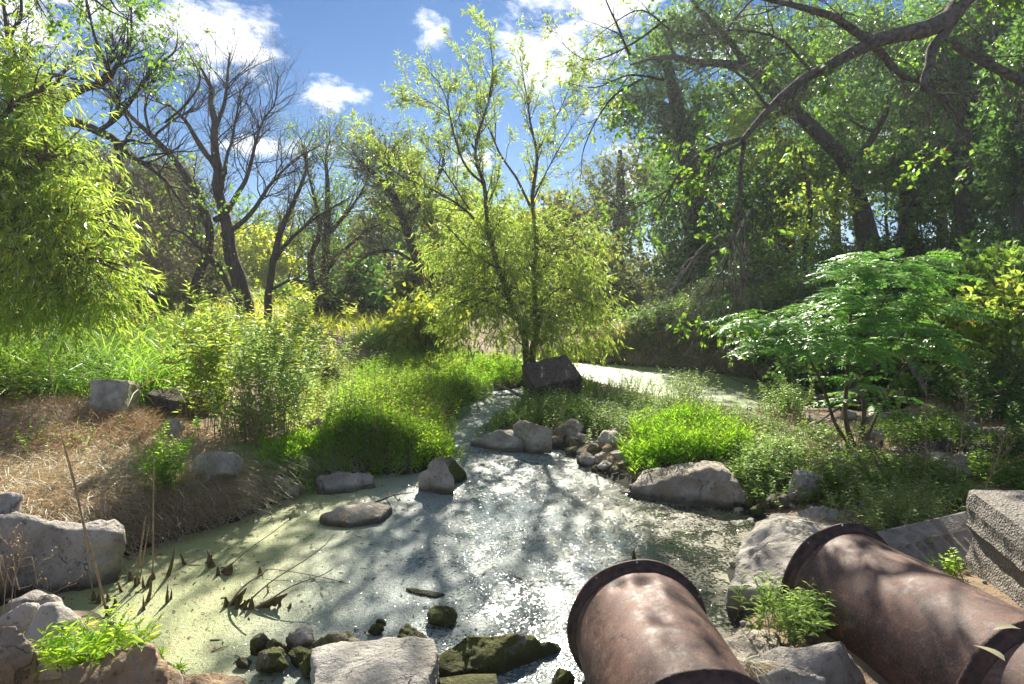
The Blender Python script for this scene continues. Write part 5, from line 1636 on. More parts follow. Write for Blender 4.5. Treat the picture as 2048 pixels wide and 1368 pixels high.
crowned('background_tree', 'brown twiggy thicket tree between the bare trees and the willow', [[(300, 620, 27, .2), (310, 500, 27, .18), (330, 380, 27, .1), (340, 320, 27, .05)]],
        [blob(330, 420, 27, 90, 80, 1.8), blob(400, 500, 27, 90, 80, 1.5), blob(270, 520, 27, 80, 70, 1.5), blob(360, 350, 27, 60, 40, 1.5)], 2600, 7500, 'l_olive', (.10, .055), bark='bark_grey', twlen=(.8, 1.8), twshow=.85, twig_r=.011)
for i, (px, top, Y, w_, lab, lm) in enumerate([
        (140, 330, 40, 130, 'hazy green tree far behind the left willow', 'l_mid'),
        (60, 270, 38, 120, 'far green crown showing above the left willow', 'l_mid'),
        (330, 330, 44, 120, 'far olive tree behind the bare tree trunks', 'l_olive'),
        (480, 400, 46, 110, 'far light green tree seen between the bare trunks', 'l_mid'),
        (590, 420, 45, 100, 'far small tree left of the slender tree', 'l_olive'),
        (700, 400, 42, 110, 'far dark tree behind the slender tree', 'l_mid'),
        (770, 360, 38, 90, 'far olive tree behind the leaning dark tree', 'l_olive'),
        (870, 400, 36, 110, 'far green tree behind the airy yellow green tree', 'l_mid'),
        (960, 380, 34, 100, 'green tree behind the upper stem of the central willow', 'l_mid'),
        (1060, 390, 34, 110, 'yellow green tree just behind the central willow', 'l_yellow'),
        (1150, 380, 32, 90, 'hazy tree right behind the central willow', 'l_olive')]):
    k = Y / F
    hb = [blob(px + RG.uniform(-.25, .25) * w_, top + 55, Y, w_ * .55, 55, 2.0), blob(px - w_ * .4, top + 110, Y, w_ * .5, 70, 2.0), blob(px + w_ * .4, top + 115, Y, w_ * .5, 70, 2.0),
          blob(px, top + 170, Y, w_ * .7, 70, 2.2)]
    crowned('background_tree', lab, [[(px, 620, Y, .25), (px + 5, 520, Y, .2), (px - 5, top + 120, Y, .12), (px, top + 40, Y, .05)]], hb, 650, 5200, lm,
            (.20, .13), twlen=(.9, 1.8), twshow=.5, twig_r=.018, t_sides=6, group='trees of the far tree line')

# understorey filling below the crowns, left and centre
for px, py, Y, w_, h_, lab, lm in [
        (250, 600, 17, 90, 45, 'dull bush with small leaves below the left willow branches', 'l_olive'),
        (380, 590, 26, 90, 60, 'dim bush between the trunks of the bare tree', 'l_olive'),
        (590, 620, 28, 60, 45, 'light green bush right of the bare tree trunks', 'l_mid'),
        (700, 600, 25, 80, 70, 'dark green bush at the foot of the slender tree', 'l_dark'),
        (790, 590, 27, 80, 80, 'dark bush under the leaning tree', 'l_olive'),
        (880, 560, 28, 80, 90, 'brown green bush behind the leaning trunk', 'l_mid'),
        (850, 635, 17, 65, 32, 'golden green bush above the fallen branches', 'l_yellow'),
        (940, 560, 30, 70, 80, 'shadowy bush left behind the central willow', 'l_dark'),
        (1180, 560, 27, 80, 90, 'shaded bush filling the gap right of the central willow', 'l_olive'),
        (1240, 610, 25, 70, 60, 'violet brown twiggy bush at the far bank behind the willow', 'l_olive'),
        (480, 520, 36, 120, 60, 'far light green thicket seen through the bare tree', 'l_yellow')]:
    b = P(px, py + h_ * .9, Y); b[2] = height(b[0], b[1])
    crowned('bush', lab, [[(px, py + h_ * .9, Y, .04), (px, py + 10, Y, .03), (px, py - h_ * .5, Y, .01)]],
            [blob(px, py, Y, w_, h_, 1.2), blob(px - w_ * .5, py + h_ * .3, Y, w_ * .5, h_ * .6, 1.0), blob(px + w_ * .5, py + h_ * .3, Y, w_ * .5, h_ * .6, 1.0)], 700, 5200, lm,
            (.06 + Y * .004, .035 + Y * .0025), twlen=(.5, 1.1), twshow=.5, twig_r=.007, t_sides=5, cat='bush', base=b)


# ------------------------------------------------------------------ 4. the right bank wood
DK = 1.65
crowned('vine_covered_tree', 'tall tree column wrapped in dark green vine left of the right wood', [[(1400, 690, 17, .35), (1390, 550, 17, .3), (1385, 400, 17, .25), (1360, 250, 17, .2), (1330, 110, 17, .12), (1320, 70, 17, .05)]],
        [blob(1310, 120, 17, 80, 50, .9), blob(1310, 200, 17, 90, 60, 1.0), blob(1370, 270, 17, 95, 80, 1.1), blob(1390, 380, 17, 95, 80, 1.1), blob(1390, 490, 17, 110, 80, 1.2), blob(1370, 590, 16.5, 110, 70, 1.2), blob(1440, 620, 16.5, 90, 60, 1.1)],
        3400, 34000, 'l_dark', (.085, .055), twshow=.3)
DK = 1.45
crowned('broadleaf_tree', 'lighter green tree behind and left of the vine covered tree', [[(1240, 650, 25, .3), (1235, 500, 25, .25), (1240, 400, 25, .2), (1240, 300, 25, .08)]],
        [blob(1235, 340, 25, 60, 50, 1.3), blob(1200, 400, 25, 60, 55, 1.3), blob(1270, 400, 25, 80, 80, 1.6), blob(1240, 490, 25, 100, 80, 1.8), blob(1290, 560, 25, 100, 70, 1.8)], 1500, 13000, 'l_olive', (.12, .075))
DK = 1.6
# the leaning one with its dark S-shaped trunk
crowned('leaning_tree', 'large tree whose dark trunk leans up and left across the right wood', SL([
    [(1745, 560, 15.5, .40), (1735, 480, 15.5, .33), (1715, 400, 15.5, .27), (1695, 330, 15.4, .23), (1640, 270, 15.3, .21), (1580, 215, 15.2, .19), (1530, 160, 15.1, .17), (1480, 130, 15, .14), (1400, 125, 14.9, .10), (1330, 112, 14.8, .07), (1260, 130, 14.7, .03)],
    [(1490, 130, 15, .10), (1450, 70, 14.9, .09), (1400, 20, 14.8, .06), (1360, -40, 14.8, .04)],
    [(1700, 340, 15.4, .12), (1760, 250, 15.5, .10), (1800, 150, 15.6, .07), (1840, 60, 15.7, .04)]], .78),
    [blob(1420, 60, 14.9, 90, 60, .9), blob(1540, 80, 15, 100, 70, 1.0), blob(1560, 200, 15.3, 70, 40, .7), blob(1500, 240, 15.4, 60, 50, .7), blob(1460, 190, 15, 60, 30, .7), blob(1640, 130, 15.4, 90, 60, .9), blob(1700, 240, 15.8, 90, 50, .9), blob(1640, 340, 16, 90, 50, .9), blob(1330, 60, 14.8, 55, 30, .6)],
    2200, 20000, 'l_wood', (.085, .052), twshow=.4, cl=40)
DK = 1.6
crowned('broadleaf_tree', 'dark straight trunked tree right of the leaning tree', [[(1822, 560, 17, .24), (1818, 450, 17, .21), (1815, 330, 17, .18), (1810, 200, 17, .14), (1800, 60, 17, .06)]],
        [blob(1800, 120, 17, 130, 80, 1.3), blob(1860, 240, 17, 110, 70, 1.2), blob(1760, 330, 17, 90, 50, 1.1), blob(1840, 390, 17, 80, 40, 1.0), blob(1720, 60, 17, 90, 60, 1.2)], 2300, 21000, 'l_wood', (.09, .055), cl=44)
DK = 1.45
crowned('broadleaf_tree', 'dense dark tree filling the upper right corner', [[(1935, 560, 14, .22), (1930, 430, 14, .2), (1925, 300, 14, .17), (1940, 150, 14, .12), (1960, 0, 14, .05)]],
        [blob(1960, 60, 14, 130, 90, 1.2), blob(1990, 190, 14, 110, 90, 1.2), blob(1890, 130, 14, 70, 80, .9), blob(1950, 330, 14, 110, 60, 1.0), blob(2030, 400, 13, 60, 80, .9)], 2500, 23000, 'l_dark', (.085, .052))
DK = 1.25
crowned('broadleaf_tree', 'dark trunk and drooping boughs at the right picture edge', [[(2046, 640, 12, .20), (2044, 480, 12, .18), (2050, 300, 12, .15), (2060, 100, 12, .1)]],
        [blob(2050, 300, 12, 60, 90, .8), blob(2070, 120, 12, 70, 90, .9), blob(2010, 500, 12, 60, 50, .7)], 1100, 9500, 'l_dark', (.08, .05))
DK = 1.6
crowned('broadleaf_tree', 'thick dark trunk with a round green bough left of the leaning tree', [[(1580, 640, 17.5, .32), (1575, 540, 17.5, .27), (1570, 450, 17.5, .23), (1560, 330, 17.5, .15), (1550, 230, 17.5, .07)]],
        [blob(1560, 430, 17.3, 70, 55, 1.0), blob(1500, 330, 17.6, 90, 60, 1.1), blob(1480, 430, 17.5, 70, 60, 1.0), blob(1600, 340, 17.6, 70, 50, 1.0), blob(1500, 530, 17, 60, 50, .9)], 1700, 16000, 'l_wood', (.09, .055))
crowned('broadleaf_tree', 'dull dark tree behind the gap between the big trunks', [[(1680, 560, 22, .2), (1670, 450, 22, .18), (1680, 330, 22, .12), (1690, 200, 22, .06)]],
        [blob(1640, 420, 22, 110, 60, 1.6), blob(1720, 330, 22, 110, 70, 1.6), blob(1680, 180, 22, 150, 90, 1.8), blob(1560, 120, 22, 120, 90, 1.8)], 1500, 13500, 'l_dark', (.12, .075))
crowned('broadleaf_tree', 'tree with backlit leaves behind the upper right corner', [[(1890, 560, 21, .16), (1885, 450, 21, .14), (1880, 300, 21, .1), (1880, 150, 21, .05)]],
        [blob(1900, 60, 21, 150, 80, 1.8), blob(1860, 330, 21, 60, 50, 1.2), blob(1960, 250, 21, 120, 80, 1.8), blob(2030, 330, 21, 80, 60, 1.5)], 1300, 11000, 'l_wood', (.12, .075))
DK = 1.65
crowned('broadleaf_tree', 'sunlit yellow green bough tree before the leaning trunk', [[(1600, 640, 13.5, .07), (1610, 520, 13.5, .06), (1620, 400, 13.5, .05), (1600, 300, 13.5, .03)]],
        [blob(1560, 300, 13.5, 60, 35, .6), blob(1650, 400, 13.5, 80, 30, .6), blob(1500, 230, 13.5, 50, 30, .5), blob(1620, 470, 13.5, 60, 30, .5)], 420, 3600, 'l_willow', (.085, .05), cl=40)
crowned('broadleaf_tree', 'light leaved slim tree spreading boughs before the straight trunks', [[(1790, 600, 13, .07), (1800, 480, 13, .06), (1830, 380, 13, .05), (1850, 270, 13, .03)]],
        [blob(1780, 330, 13, 70, 30, .6), blob(1880, 300, 13, 70, 35, .6), blob(1950, 400, 13, 70, 35, .6), blob(1840, 430, 13, 60, 25, .5)], 520, 5200, 'l_wood', (.09, .052), cl=44)
DK = 1.55
# thin bare trunks between, against the bright sky
for i, (x, y0, y1, r, lean, lab) in enumerate([(1870, 560, 330, .05, 6, 'thin dark trunk against the bright gap right of the big trunks'), (1850, 560, 360, .035, -8, 'thinnest pole like trunk left of the thin dark trunk'),
                                  (1655, 570, 380, .06, 10, 'thin trunk between the thick trunk and the leaning tree'), (1910, 560, 300, .08, -5, 'straight slim trunk near the upper right crown'),
                                  (1540, 600, 380, .06, 8, 'slim trunk behind the hanging dead branches'), (1780, 560, 350, .06, -6, 'slim trunk just right of the leaning tree base')]):
    branchy('sapling', lab, [[(x, y0, 19.5, r), (x + lean, (y0 + y1) / 2, 19.5, r * .8), (x + lean * 2, y1, 19.5, r * .5), (x + lean * 2, y1 - 120, 19.5, r * .2)]] * 1,
            'bark_dark', 'l_wood', 14, 50, 120, (.8, 2.0), (.5, 1.2), (.3, .8), .3, 500, (.13, .08), cat='sapling', trunk_sides=6)

DK = 1.0
# low growth closing the bank under the wood
for px, py, Y, w_, h_, lab, lm, nl in [
        (1620, 590, 16.5, 70, 35, 'small dark bush on the bank below the thick trunk', 'l_dark', 4500),
        (1560, 560, 18.5, 60, 50, 'dark leafy bush left of the thick trunk', 'l_dark', 4500),
        (1700, 600, 15, 90, 40, 'dark bush at the foot of the leaning tree', 'l_dark', 6000),
        (1830, 590, 15, 90, 40, 'dark bush on the bank top right of the leaning tree', 'l_dark', 6000),
        (1960, 570, 12.5, 90, 60, 'dark bush at the right under the slim trunk', 'l_dark', 7000),
        (1690, 510, 21, 80, 30, 'loose leafy bush breaking the skyline left of the leaning tree base', 'l_mid', 3500),
        (1800, 500, 22, 70, 34, 'loose leafy bush on the skyline right of the leaning tree base', 'l_dark', 3500),
        (1900, 490, 21, 80, 44, 'leafy bush on the skyline between the slim trunks', 'l_mid', 4200),
        (2010, 480, 19, 70, 60, 'leafy bush on the skyline at the right edge', 'l_dark', 4200),
        (1910, 640, 11.5, 80, 55, 'deep green bush behind the yellow leaved bush', 'l_dark', 6500),
        (1480, 640, 15.5, 60, 40, 'shaded bush on the bank above the far pond', 'l_dark', 4500),
        (1560, 690, 13.6, 70, 40, 'shaded bush hanging over the far pond behind the sapling', 'l_dark', 5500),
        (1640, 745, 11.6, 70, 40, 'dark bush behind the sapling stems', 'l_dark', 5000),
        (1780, 740, 10.8, 80, 60, 'shadowy bush right of the sapling stems', 'l_dark', 6500),
        (1330, 650, 18.5, 60, 35, 'shaded bush on the far bank under the vine covered tree', 'l_dark', 4200)]:
    b = P(px, py + h_ * .9, Y); b[2] = height(b[0], b[1])
    crowned('bush', lab, [[(px, py + h_ * .9, Y, .04), (px, py + 10, Y, .03), (px, py - h_ * .5, Y, .01)]],
            [blob(px, py, Y, w_, h_, .8), blob(px - w_ * .5, py + h_ * .3, Y, w_ * .5, h_ * .6, .6), blob(px + w_ * .5, py + h_ * .3, Y, w_ * .5, h_ * .6, .6)], 600, nl, lm,
            (.085, .052), twlen=(.4, .9), twshow=.5, twig_r=.005, t_sides=5, cat='bush', base=b)

DK = 1.5
# far filler behind the wood, closes the horizon at right; leaves bright chinks
for i, (px, py, Y, w_, h_, lab) in enumerate([(1480, 480, 30, 130, 60, 'dark far tree seen left of the thick trunk'), (1380, 300, 32, 110, 110, 'far tree mass behind the vine covered tree'), (1620, 300, 33, 160, 100, 'far tree mass behind the leaning trunk'),
                                         (1800, 250, 34, 150, 90, 'far tree mass behind the straight trunk'), (2000, 100, 32, 160, 120, 'far tree mass in the top right corner')]):
    crowned('background_tree', lab, [[(px, 600, Y, .2), (px + 5, py + 60, Y, .15), (px, py, Y, .06)]],
            [blob(px, py, Y, w_, h_, 2.2), blob(px - w_ * .5, py + 40, Y, w_ * .6, h_ * .6, 2.0), blob(px + w_ * .5, py + 30, Y, w_ * .6, h_ * .6, 2.0)], 900, 7000, 'l_dark', (.18, .11), twlen=(.8, 1.6), twshow=.4, twig_r=.014,
            t_sides=6, group='trees behind the right wood')

DK = 1.0
# ------------------------------------------------------------------ 5. dead limbs hanging in over the right
branchy('overhanging_tree', 'rugged grey limbs of a half dead tree reaching in from the top right', [
    [(2150, -120, 9.5, .18), (2000, -60, 9.0, .16), (1925, 0, 8.6, .13), (1890, 45, 8.5, .12), (1820, 65, 8.4, .10), (1745, 82, 8.3, .085), (1680, 120, 8.2, .070), (1620, 150, 8.2, .058), (1575, 180, 8.1, .052), (1540, 220, 8.1, .046), (1505, 250, 8.0, .042), (1485, 280, 8.0, .036)],
    [(1905, 30, 8.55, .09), (1885, 70, 8.5, .075), (1862, 95, 8.5, .065), (1858, 130, 8.4, .06), (1845, 160, 8.4, .05), (1850, 178, 8.3, .04), (1880, 192, 8.2, .035), (1905, 215, 8.2, .025), (1930, 260, 8.2, .012)],
    [(1740, 85, 8.3, .055), (1700, 55, 8.2, .05), (1660, 32, 8.1, .045), (1600, 15, 8.0, .035), (1530, 0, 8.0, .025), (1450, -20, 8.0, .015)],
    [(1745, 90, 8.3, .05), (1770, 115, 8.5, .048), (1795, 145, 8.6, .04), (1825, 160, 8.7, .03), (1860, 165, 8.8, .015)],
    [(1895, 80, 8.9, .05), (1950, 115, 8.8, .055), (2010, 145, 8.7, .06), (2080, 180, 8.6, .07)],
    [(1490, 275, 8.0, .032), (1440, 290, 7.9, .026), (1400, 310, 7.8, .022), (1350, 360, 7.8, .016), (1330, 400, 7.8, .012), (1310, 440, 7.8, .006)],
    [(1485, 285, 8.0, .024), (1440, 310, 8.1, .02), (1380, 350, 8.2, .016), (1320, 390, 8.3, .012), (1240, 430, 8.4, .007), (1180, 460, 8.5, .003)],
    [(1490, 285, 8.0, .03), (1482, 330, 7.9, .024), (1478, 400, 7.9, .020), (1474, 450, 7.9, .017), (1460, 490, 7.9, .013), (1445, 540, 7.9, .009), (1400, 610, 7.9, .004)],
    [(1478, 450, 7.9, .012), (1488, 470, 7.9, .012), (1480, 520, 7.9, .009), (1495, 570, 7.9, .007), (1530, 590, 7.9, .003)],
    [(1540, 215, 8.1, .02), (1480, 150, 8.0, .016), (1420, 130, 8.0, .010), (1350, 170, 8.0, .006), (1300, 250, 8.0, .003)],
    [(1620, 140, 8.2, .02), (1560, 80, 8.1, .016), (1480, 60, 8.0, .010), (1400, 70, 8.0, .006), (1340, 60, 8.0, .003)]],
    'bark_limb', 'l_mid', 150, 700, 2000, (.4, 1.3), (.25, .7), (.12, .38), -.12, 2200, (.075, .046), wob=.03, ang=(.4, 1.1), t0=.15, bend=-.12, wig=.16, base=np.array([8.5, 9.5, 1.5]),
    leafsel=lambda c: (c[:, 0] < 6.5) & (fbm(c * 1.3 + 4, 2) > .30), rmax=.012)
# bare hanging sprays low in front of the dark bank
branchy('overhanging_branch', 'pale leafless spray of twigs hanging before the shaded bank', [
    [(1500, 420, 8.6, .02), (1470, 480, 8.5, .016), (1440, 530, 8.4, .012), (1420, 580, 8.4, .007), (1380, 640, 8.4, .003)],
    [(1440, 470, 8.6, .014), (1400, 500, 8.6, .010), (1360, 560, 8.6, .006), (1330, 590, 8.6, .003)],
    [(1470, 470, 8.4, .014), (1490, 540, 8.3, .010), (1470, 600, 8.3, .006), (1490, 650, 8.3, .003)]],
    'bark_grey', 'l_olive', 55, 200, 520, (.3, .8), (.2, .5), (.1, .3), -.3, 0, wob=.03, bend=-.1, cat='branch', t0=.1)
# thin leafy twigs dropping into the sky gap from above
branchy('overhanging_branch', 'thin leafy twigs dropping into the sky from the top right', [
    [(1330, 40, 9.5, .02), (1260, 90, 9.5, .014), (1180, 120, 9.5, .008), (1120, 80, 9.5, .004), (1080, 20, 9.5, .002)],
    [(1330, 160, 9.5, .02), (1260, 150, 9.6, .014), (1190, 175, 9.7, .008), (1130, 165, 9.7, .003)],
    [(1260, 110, 9.5, .02), (1230, 40, 9.5, .014), (1200, -30, 9.5, .008), (1190, -60, 9.5, .004)],
    [(1340, 60, 9.5, .014), (1280, 20, 9.5, .010), (1210, 60, 9.5, .006), (1150, 110, 9.5, .003)],
    [(1280, 160, 9.5, .02), (1220, 200, 9.4, .014), (1170, 290, 9.3, .008), (1160, 360, 9.3, .004), (1155, 395, 9.3, .002)]],
    'bark_dark', 'l_willow2', 55, 190, 420, (.25, .7), (.15, .45), (.1, .3), 0, 1500, (.055, .028), wob=.02, cat='branch', t0=.1)
branchy('overhanging_branch', 'leafy twigs hanging down from the top left corner', [
    [(150, -60, 7.5, .02), (190, 0, 7.5, .014), (240, 30, 7.5, .006), (290, 55, 7.5, .002)],
    [(60, -40, 7.5, .02), (75, 5, 7.5, .010), (95, 40, 7.5, .003)],
    [(200, -60, 7.5, .02), (230, 10, 7.5, .010), (262, 40, 7.5, .003)]],
    'bark_dark', 'l_mid', 16, 40, 90, (.2, .5), (.15, .35), (.1, .25), 0, 420, (.075, .038), wob=.02, cat='branch', t0=.1)
# ================================================================== SHRUBS, SAPLINGS, WEEDS
def shrub(name, label, cat, bases, H, L, Wd, per, leafm, stemm='stem_dry', lean=.25, up=.5, droop=.0, side=0, detail=False, group=None, stem_r=.004, t0=.2, arch=0.0, hv=.3):
    """a clump of leafy stems from ground points; side>0 adds leafy side shoots"""
    p = np.asarray(bases, float)
    mbl, mbs = MB(), MB()
    B = len(p)
    Hs = H * RG.uniform(1 - hv, 1 + hv * .5, B)
    N = 7
    ld = RG.normal(0, 1, (B, 3)); ld[:, 2] = 0; ld = unit(ld) * lean * RG.uniform(.2, 1.3, (B, 1))
    s = np.linspace(0, 1, N)
    path = p[:, None, :] + s[None, :, None] * np.array([0, 0, 1.0]) * Hs[:, None, None] + (s ** 1.4)[None, :, None] * (ld * Hs[:, None])[:, None, :]
    path[:, :, 2] -= (s ** 2.2)[None, :] * arch * Hs[:, None]
    path[:, 1:] += RG.normal(0, .018, (B, N - 1, 3)) * Hs[:, None, None]
    rad = stem_r * np.linspace(1, .35, N)[None, :] * np.ones((B, 1))
    tubes(mbs, path, rad, 4)
    srcs = [(path, per, t0)]
    if side:
        a, b_ = grow(path, rad, B * side, (.18 * H, .38 * H), (.5, 1.0), .5, .12, 5, .6, .4, .2, .95)
        tubes(mbs, a, b_, 3)
        srcs.append((a, max(3, int(per * .6)), .1))
    for pt, pr, tt0 in srcs:
        n = pt.shape[1]; B_ = len(pt)
        tt = np.clip(tt0 + (1 - tt0) * (np.arange(pr) + .5) / pr + RG.normal(0, .02, (B_, pr)), 0, .999)
        k = (tt * (n - 1)).astype(int); f = (tt * (n - 1) - k)[..., None]
        bi = np.arange(B_)[:, None]
        pos = pt[bi, k] * (1 - f) + pt[bi, k + 1] * f
        tg = unit(pt[bi, k + 1] - pt[bi, k])
        an = RG.uniform(0, 6.28, (B_, 1)) + np.arange(pr)[None, :] * 2.4 + RG.normal(0, .3, (B_, pr))
        hor = np.stack([np.cos(an), np.sin(an), 0 * an], -1)
        dirn = hor + tg * up + RG.normal(0, .2, hor.shape); dirn[..., 2] -= droop
        nr = tg + RG.normal(0, .3, hor.shape) + np.array([0, 0, .4])
        Ls = L * RG.uniform(.65, 1.2, (B_, pr)) * (1 - .35 * np.maximum(0, tt - .7) / .3)
        leaves(mbl, pos.reshape(-1, 3), dirn.reshape(-1, 3), nr.reshape(-1, 3), Ls.ravel(), (Ls * Wd / L).ravel(), .2, detail)
    c = p.mean(0)
    root = thing(name, label, cat, c, group)
    two(mbl, mbs, name, M[leafm], M[stemm], root)
    return root


def spots(px, py, spread_px, n):
    x = RG.normal(px, spread_px, n); y = RG.normal(py, spread_px * .35, n)
    return T(x, y)


shrub('shrub', 'tall leafy shrub with upright pale tips left of the rusty stemmed shrub', 'shrub', spots(430, 868, 26, 34), 1.50, .12, .034, 30, 'l_willow', lean=.28, up=.5, side=2)
shrub('shrub', 'broad shrub with coarse shiny leaves standing behind the weathered boulder', 'shrub', spots(560, 872, 34, 38), 1.45, .11, .042, 26, 'l_pale', lean=.34, up=.4, side=2)
shrub('shrub', 'golden green bushy top rising behind the broad shrub', 'shrub', spots(585, 800, 30, 30), 1.55, .12, .036, 28, 'l_yellow', lean=.3, up=.4, side=2)
shrub('shrub', 'low dark leaved shoots at the foot of the broad shrub', 'shrub', spots(520, 880, 40, 40), .55, .10, .05, 12, 'l_mid', lean=.5, up=.3)
shrub('shrub', 'rusty dead stems standing inside the broad shrub', 'shrub', spots(500, 875, 40, 70), .95, .05, .012, 10, 'l_red', lean=.2, up=.8)
shrub('shrub', 'arching willow like shoots leaning over the bright ground cover', 'shrub', spots(668, 770, 18, 24), 1.15, .11, .024, 26, 'l_willow', lean=.55, up=.2, droop=.3, arch=.15, side=1)
shrub('shrub', 'yellowish leafy shrub right behind the tall grass and the shrub', 'shrub', spots(470, 770, 40, 30), 1.5, .085, .03, 22, 'l_willow', lean=.3, up=.4, side=2)
shrub('shrub', 'yellow leaved weed at the left edge above the dry grass', 'weed', spots(20, 800, 24, 22), .55, .10, .05, 9, 'l_yellow', lean=.5, up=.2)
shrub('weed', 'bright green round leaved plant on the lip of the dry bank', 'weed', spots(338, 1000, 20, 34), .60, .06, .036, 16, 'l_lime', lean=.35, up=.3, side=1)
shrub('weed', 'small lime leaved weed in the rusty dry grass', 'weed', spots(120, 900, 60, 26), .22, .04, .022, 8, 'l_lime', lean=.4)
shrub('weed', 'umbrella shaped yellow green weed before the far pond', 'weed', spots(1255, 800, 12, 14), .36, .05, .02, 12, 'l_yellow', lean=.4)
shrub('bush', 'round pale green bush at the near edge of the far pond', 'bush', spots(1378, 812, 24, 110), .62, .055, .016, 24, 'l_pale', lean=.45, up=.4)
shrub('bush', 'straggly pale bush left of the round bush with dry stems inside', 'bush', spots(1285, 800, 36, 100), .50, .055, .016, 20, 'l_pale', lean=.45, up=.4)
shrub('bush', 'dark round bush hiding the near shore of the far pond', 'bush', spots(1570, 838, 26, 100), .50, .06, .018, 22, 'l_mid', lean=.45, up=.4)
shrub('bush', 'speckled bushy weed right of the deep green stand', 'bush', spots(1215, 862, 34, 120), .36, .05, .016, 20, 'l_pale', lean=.5, up=.3)
shrub('bush', 'bushy weed behind the tilted concrete block to its right', 'bush', spots(1210, 800, 20, 60), .36, .05, .016, 18, 'l_mid', lean=.5, up=.3)
shrub('weed', 'sunlit bushy weed with small bright leaves in front of the right concrete block', 'weed', spots(1800, 1062, 60, 190), .34, .055, .016, 20, 'l_pale', lean=.55, up=.35)
shrub('weed', 'bright leafy weed beyond the sunlit bushy weed', 'weed', spots(1660, 985, 60, 130), .28, .05, .017, 16, 'l_pale', lean=.5, up=.3)
shrub('weed', 'broad leaved green weed at the gravel edge below the fallen branch', 'weed', spots(1655, 905, 30, 40), .36, .075, .04, 12, 'l_mid', lean=.5, up=.3)
shrub('weed', 'pale small weed in the crack between pipe and concrete block', 'weed', G(1905, 1165, .42)[None, :] + RG.normal(0, .04, (14, 3)) * [1, 1, 0], .20, .05, .014, 10, 'l_lime', lean=.5)
shrub('bush', 'leafy green bush in front of the leaning gnarled trunk at far right', 'bush', spots(1980, 840, 30, 50), .8, .08, .045, 18, 'l_dark', lean=.4, up=.3, side=1)


shrub('shrub', 'leafy weed thicket in the tall grass below the left willow', 'shrub', spots(150, 745, 60, 36), 1.0, .11, .03, 20, 'l_mid', lean=.35, up=.4, side=1)
shrub('shrub', 'leafy weed thicket in the tall grass beside the shrub', 'shrub', spots(310, 740, 45, 34), 1.1, .11, .03, 20, 'l_willow', lean=.35, up=.4, side=1)
# yellow leaved bush at the right edge
crowned('bush', 'bush with yellowing backlit leaves at the right edge', [[(2080, 860, 8.6, .05), (2040, 760, 8.6, .04), (1990, 650, 8.6, .02), (1960, 600, 8.6, .01)]],
        [blob(1990, 680, 8.5, 70, 50, .5), blob(2030, 610, 8.6, 60, 50, .5), blob(2040, 740, 8.4, 50, 40, .4), blob(1930, 620, 8.8, 50, 35, .4), blob(1960, 740, 8.8, 50, 30, .4)], 460, 4200, 'l_willow', (.075, .042),
        twlen=(.25, .6), twshow=.8, twig_r=.003, cat='bush', t_sides=5, droop=.4)
crowned('bush', 'dark leafy bush behind the yellow leaved bush at the right edge', [[(2060, 860, 9.8, .05), (2040, 760, 9.8, .04), (1990, 600, 9.8, .02), (1960, 540, 9.8, .01)]],
        [blob(1960, 560, 9.8, 90, 50, .7), blob(2040, 560, 9.8, 60, 60, .6), blob(1900, 660, 9.8, 80, 50, .6), blob(2000, 800, 9.4, 80, 40, .6), blob(1880, 760, 9.8, 70, 40, .6)], 900, 9000, 'l_mid', (.085, .05),
        twlen=(.3, .7), twshow=.7, twig_r=.003, cat='bush', t_sides=5)


# feathery sapling: layered pinnate fronds
def fronds(mb, mbs, base, d, L, pairs=14, leaf=.085, wd=.027):
    B = len(base); N = 6
    d = unit(d); s = np.linspace(0, 1, N)
    path = base[:, None, :] + d[:, None, :] * (L[:, None] * s[None, :])[..., None]
    path[:, :, 2] -= (s ** 2)[None, :] * (L * RG.uniform(.15, .42, B))[:, None]
    tubes(mbs, path, np.linspace(.0028, .001, N)[None, :] * np.ones((B, 1)), 3)
    tt = .12 + .88 * (np.arange(pairs) + .5) / pairs
    tt = np.repeat(tt[None, :], B, 0)
    k = np.minimum((tt * (N - 1)).astype(int), N - 2); f = (tt * (N - 1) - k)[..., None]
    bi = np.arange(B)[:, None]
    pos = path[bi, k] * (1 - f) + path[bi, k + 1] * f
    tg = unit(path[bi, k + 1] - path[bi, k])
    side = unit(np.cross(tg, np.array([0, 0, 1.0]) + RG.normal(0, .22, (B, 1, 3))))
    nrm = np.cross(side, tg)
    for sg in (-1, 1):
        dr = side * sg + tg * .55 + RG.normal(0, .12, tg.shape); dr[..., 2] -= .12
        Ls = leaf * (1.25 - .8 * np.abs(tt - .45)) * RG.uniform(.8, 1.15, tt.shape)
        leaves(mb, pos.reshape(-1, 3), dr.reshape(-1, 3), (nrm + RG.normal(0, .25, nrm.shape)).reshape(-1, 3), Ls.ravel(), (Ls * wd / leaf).ravel(), .12)


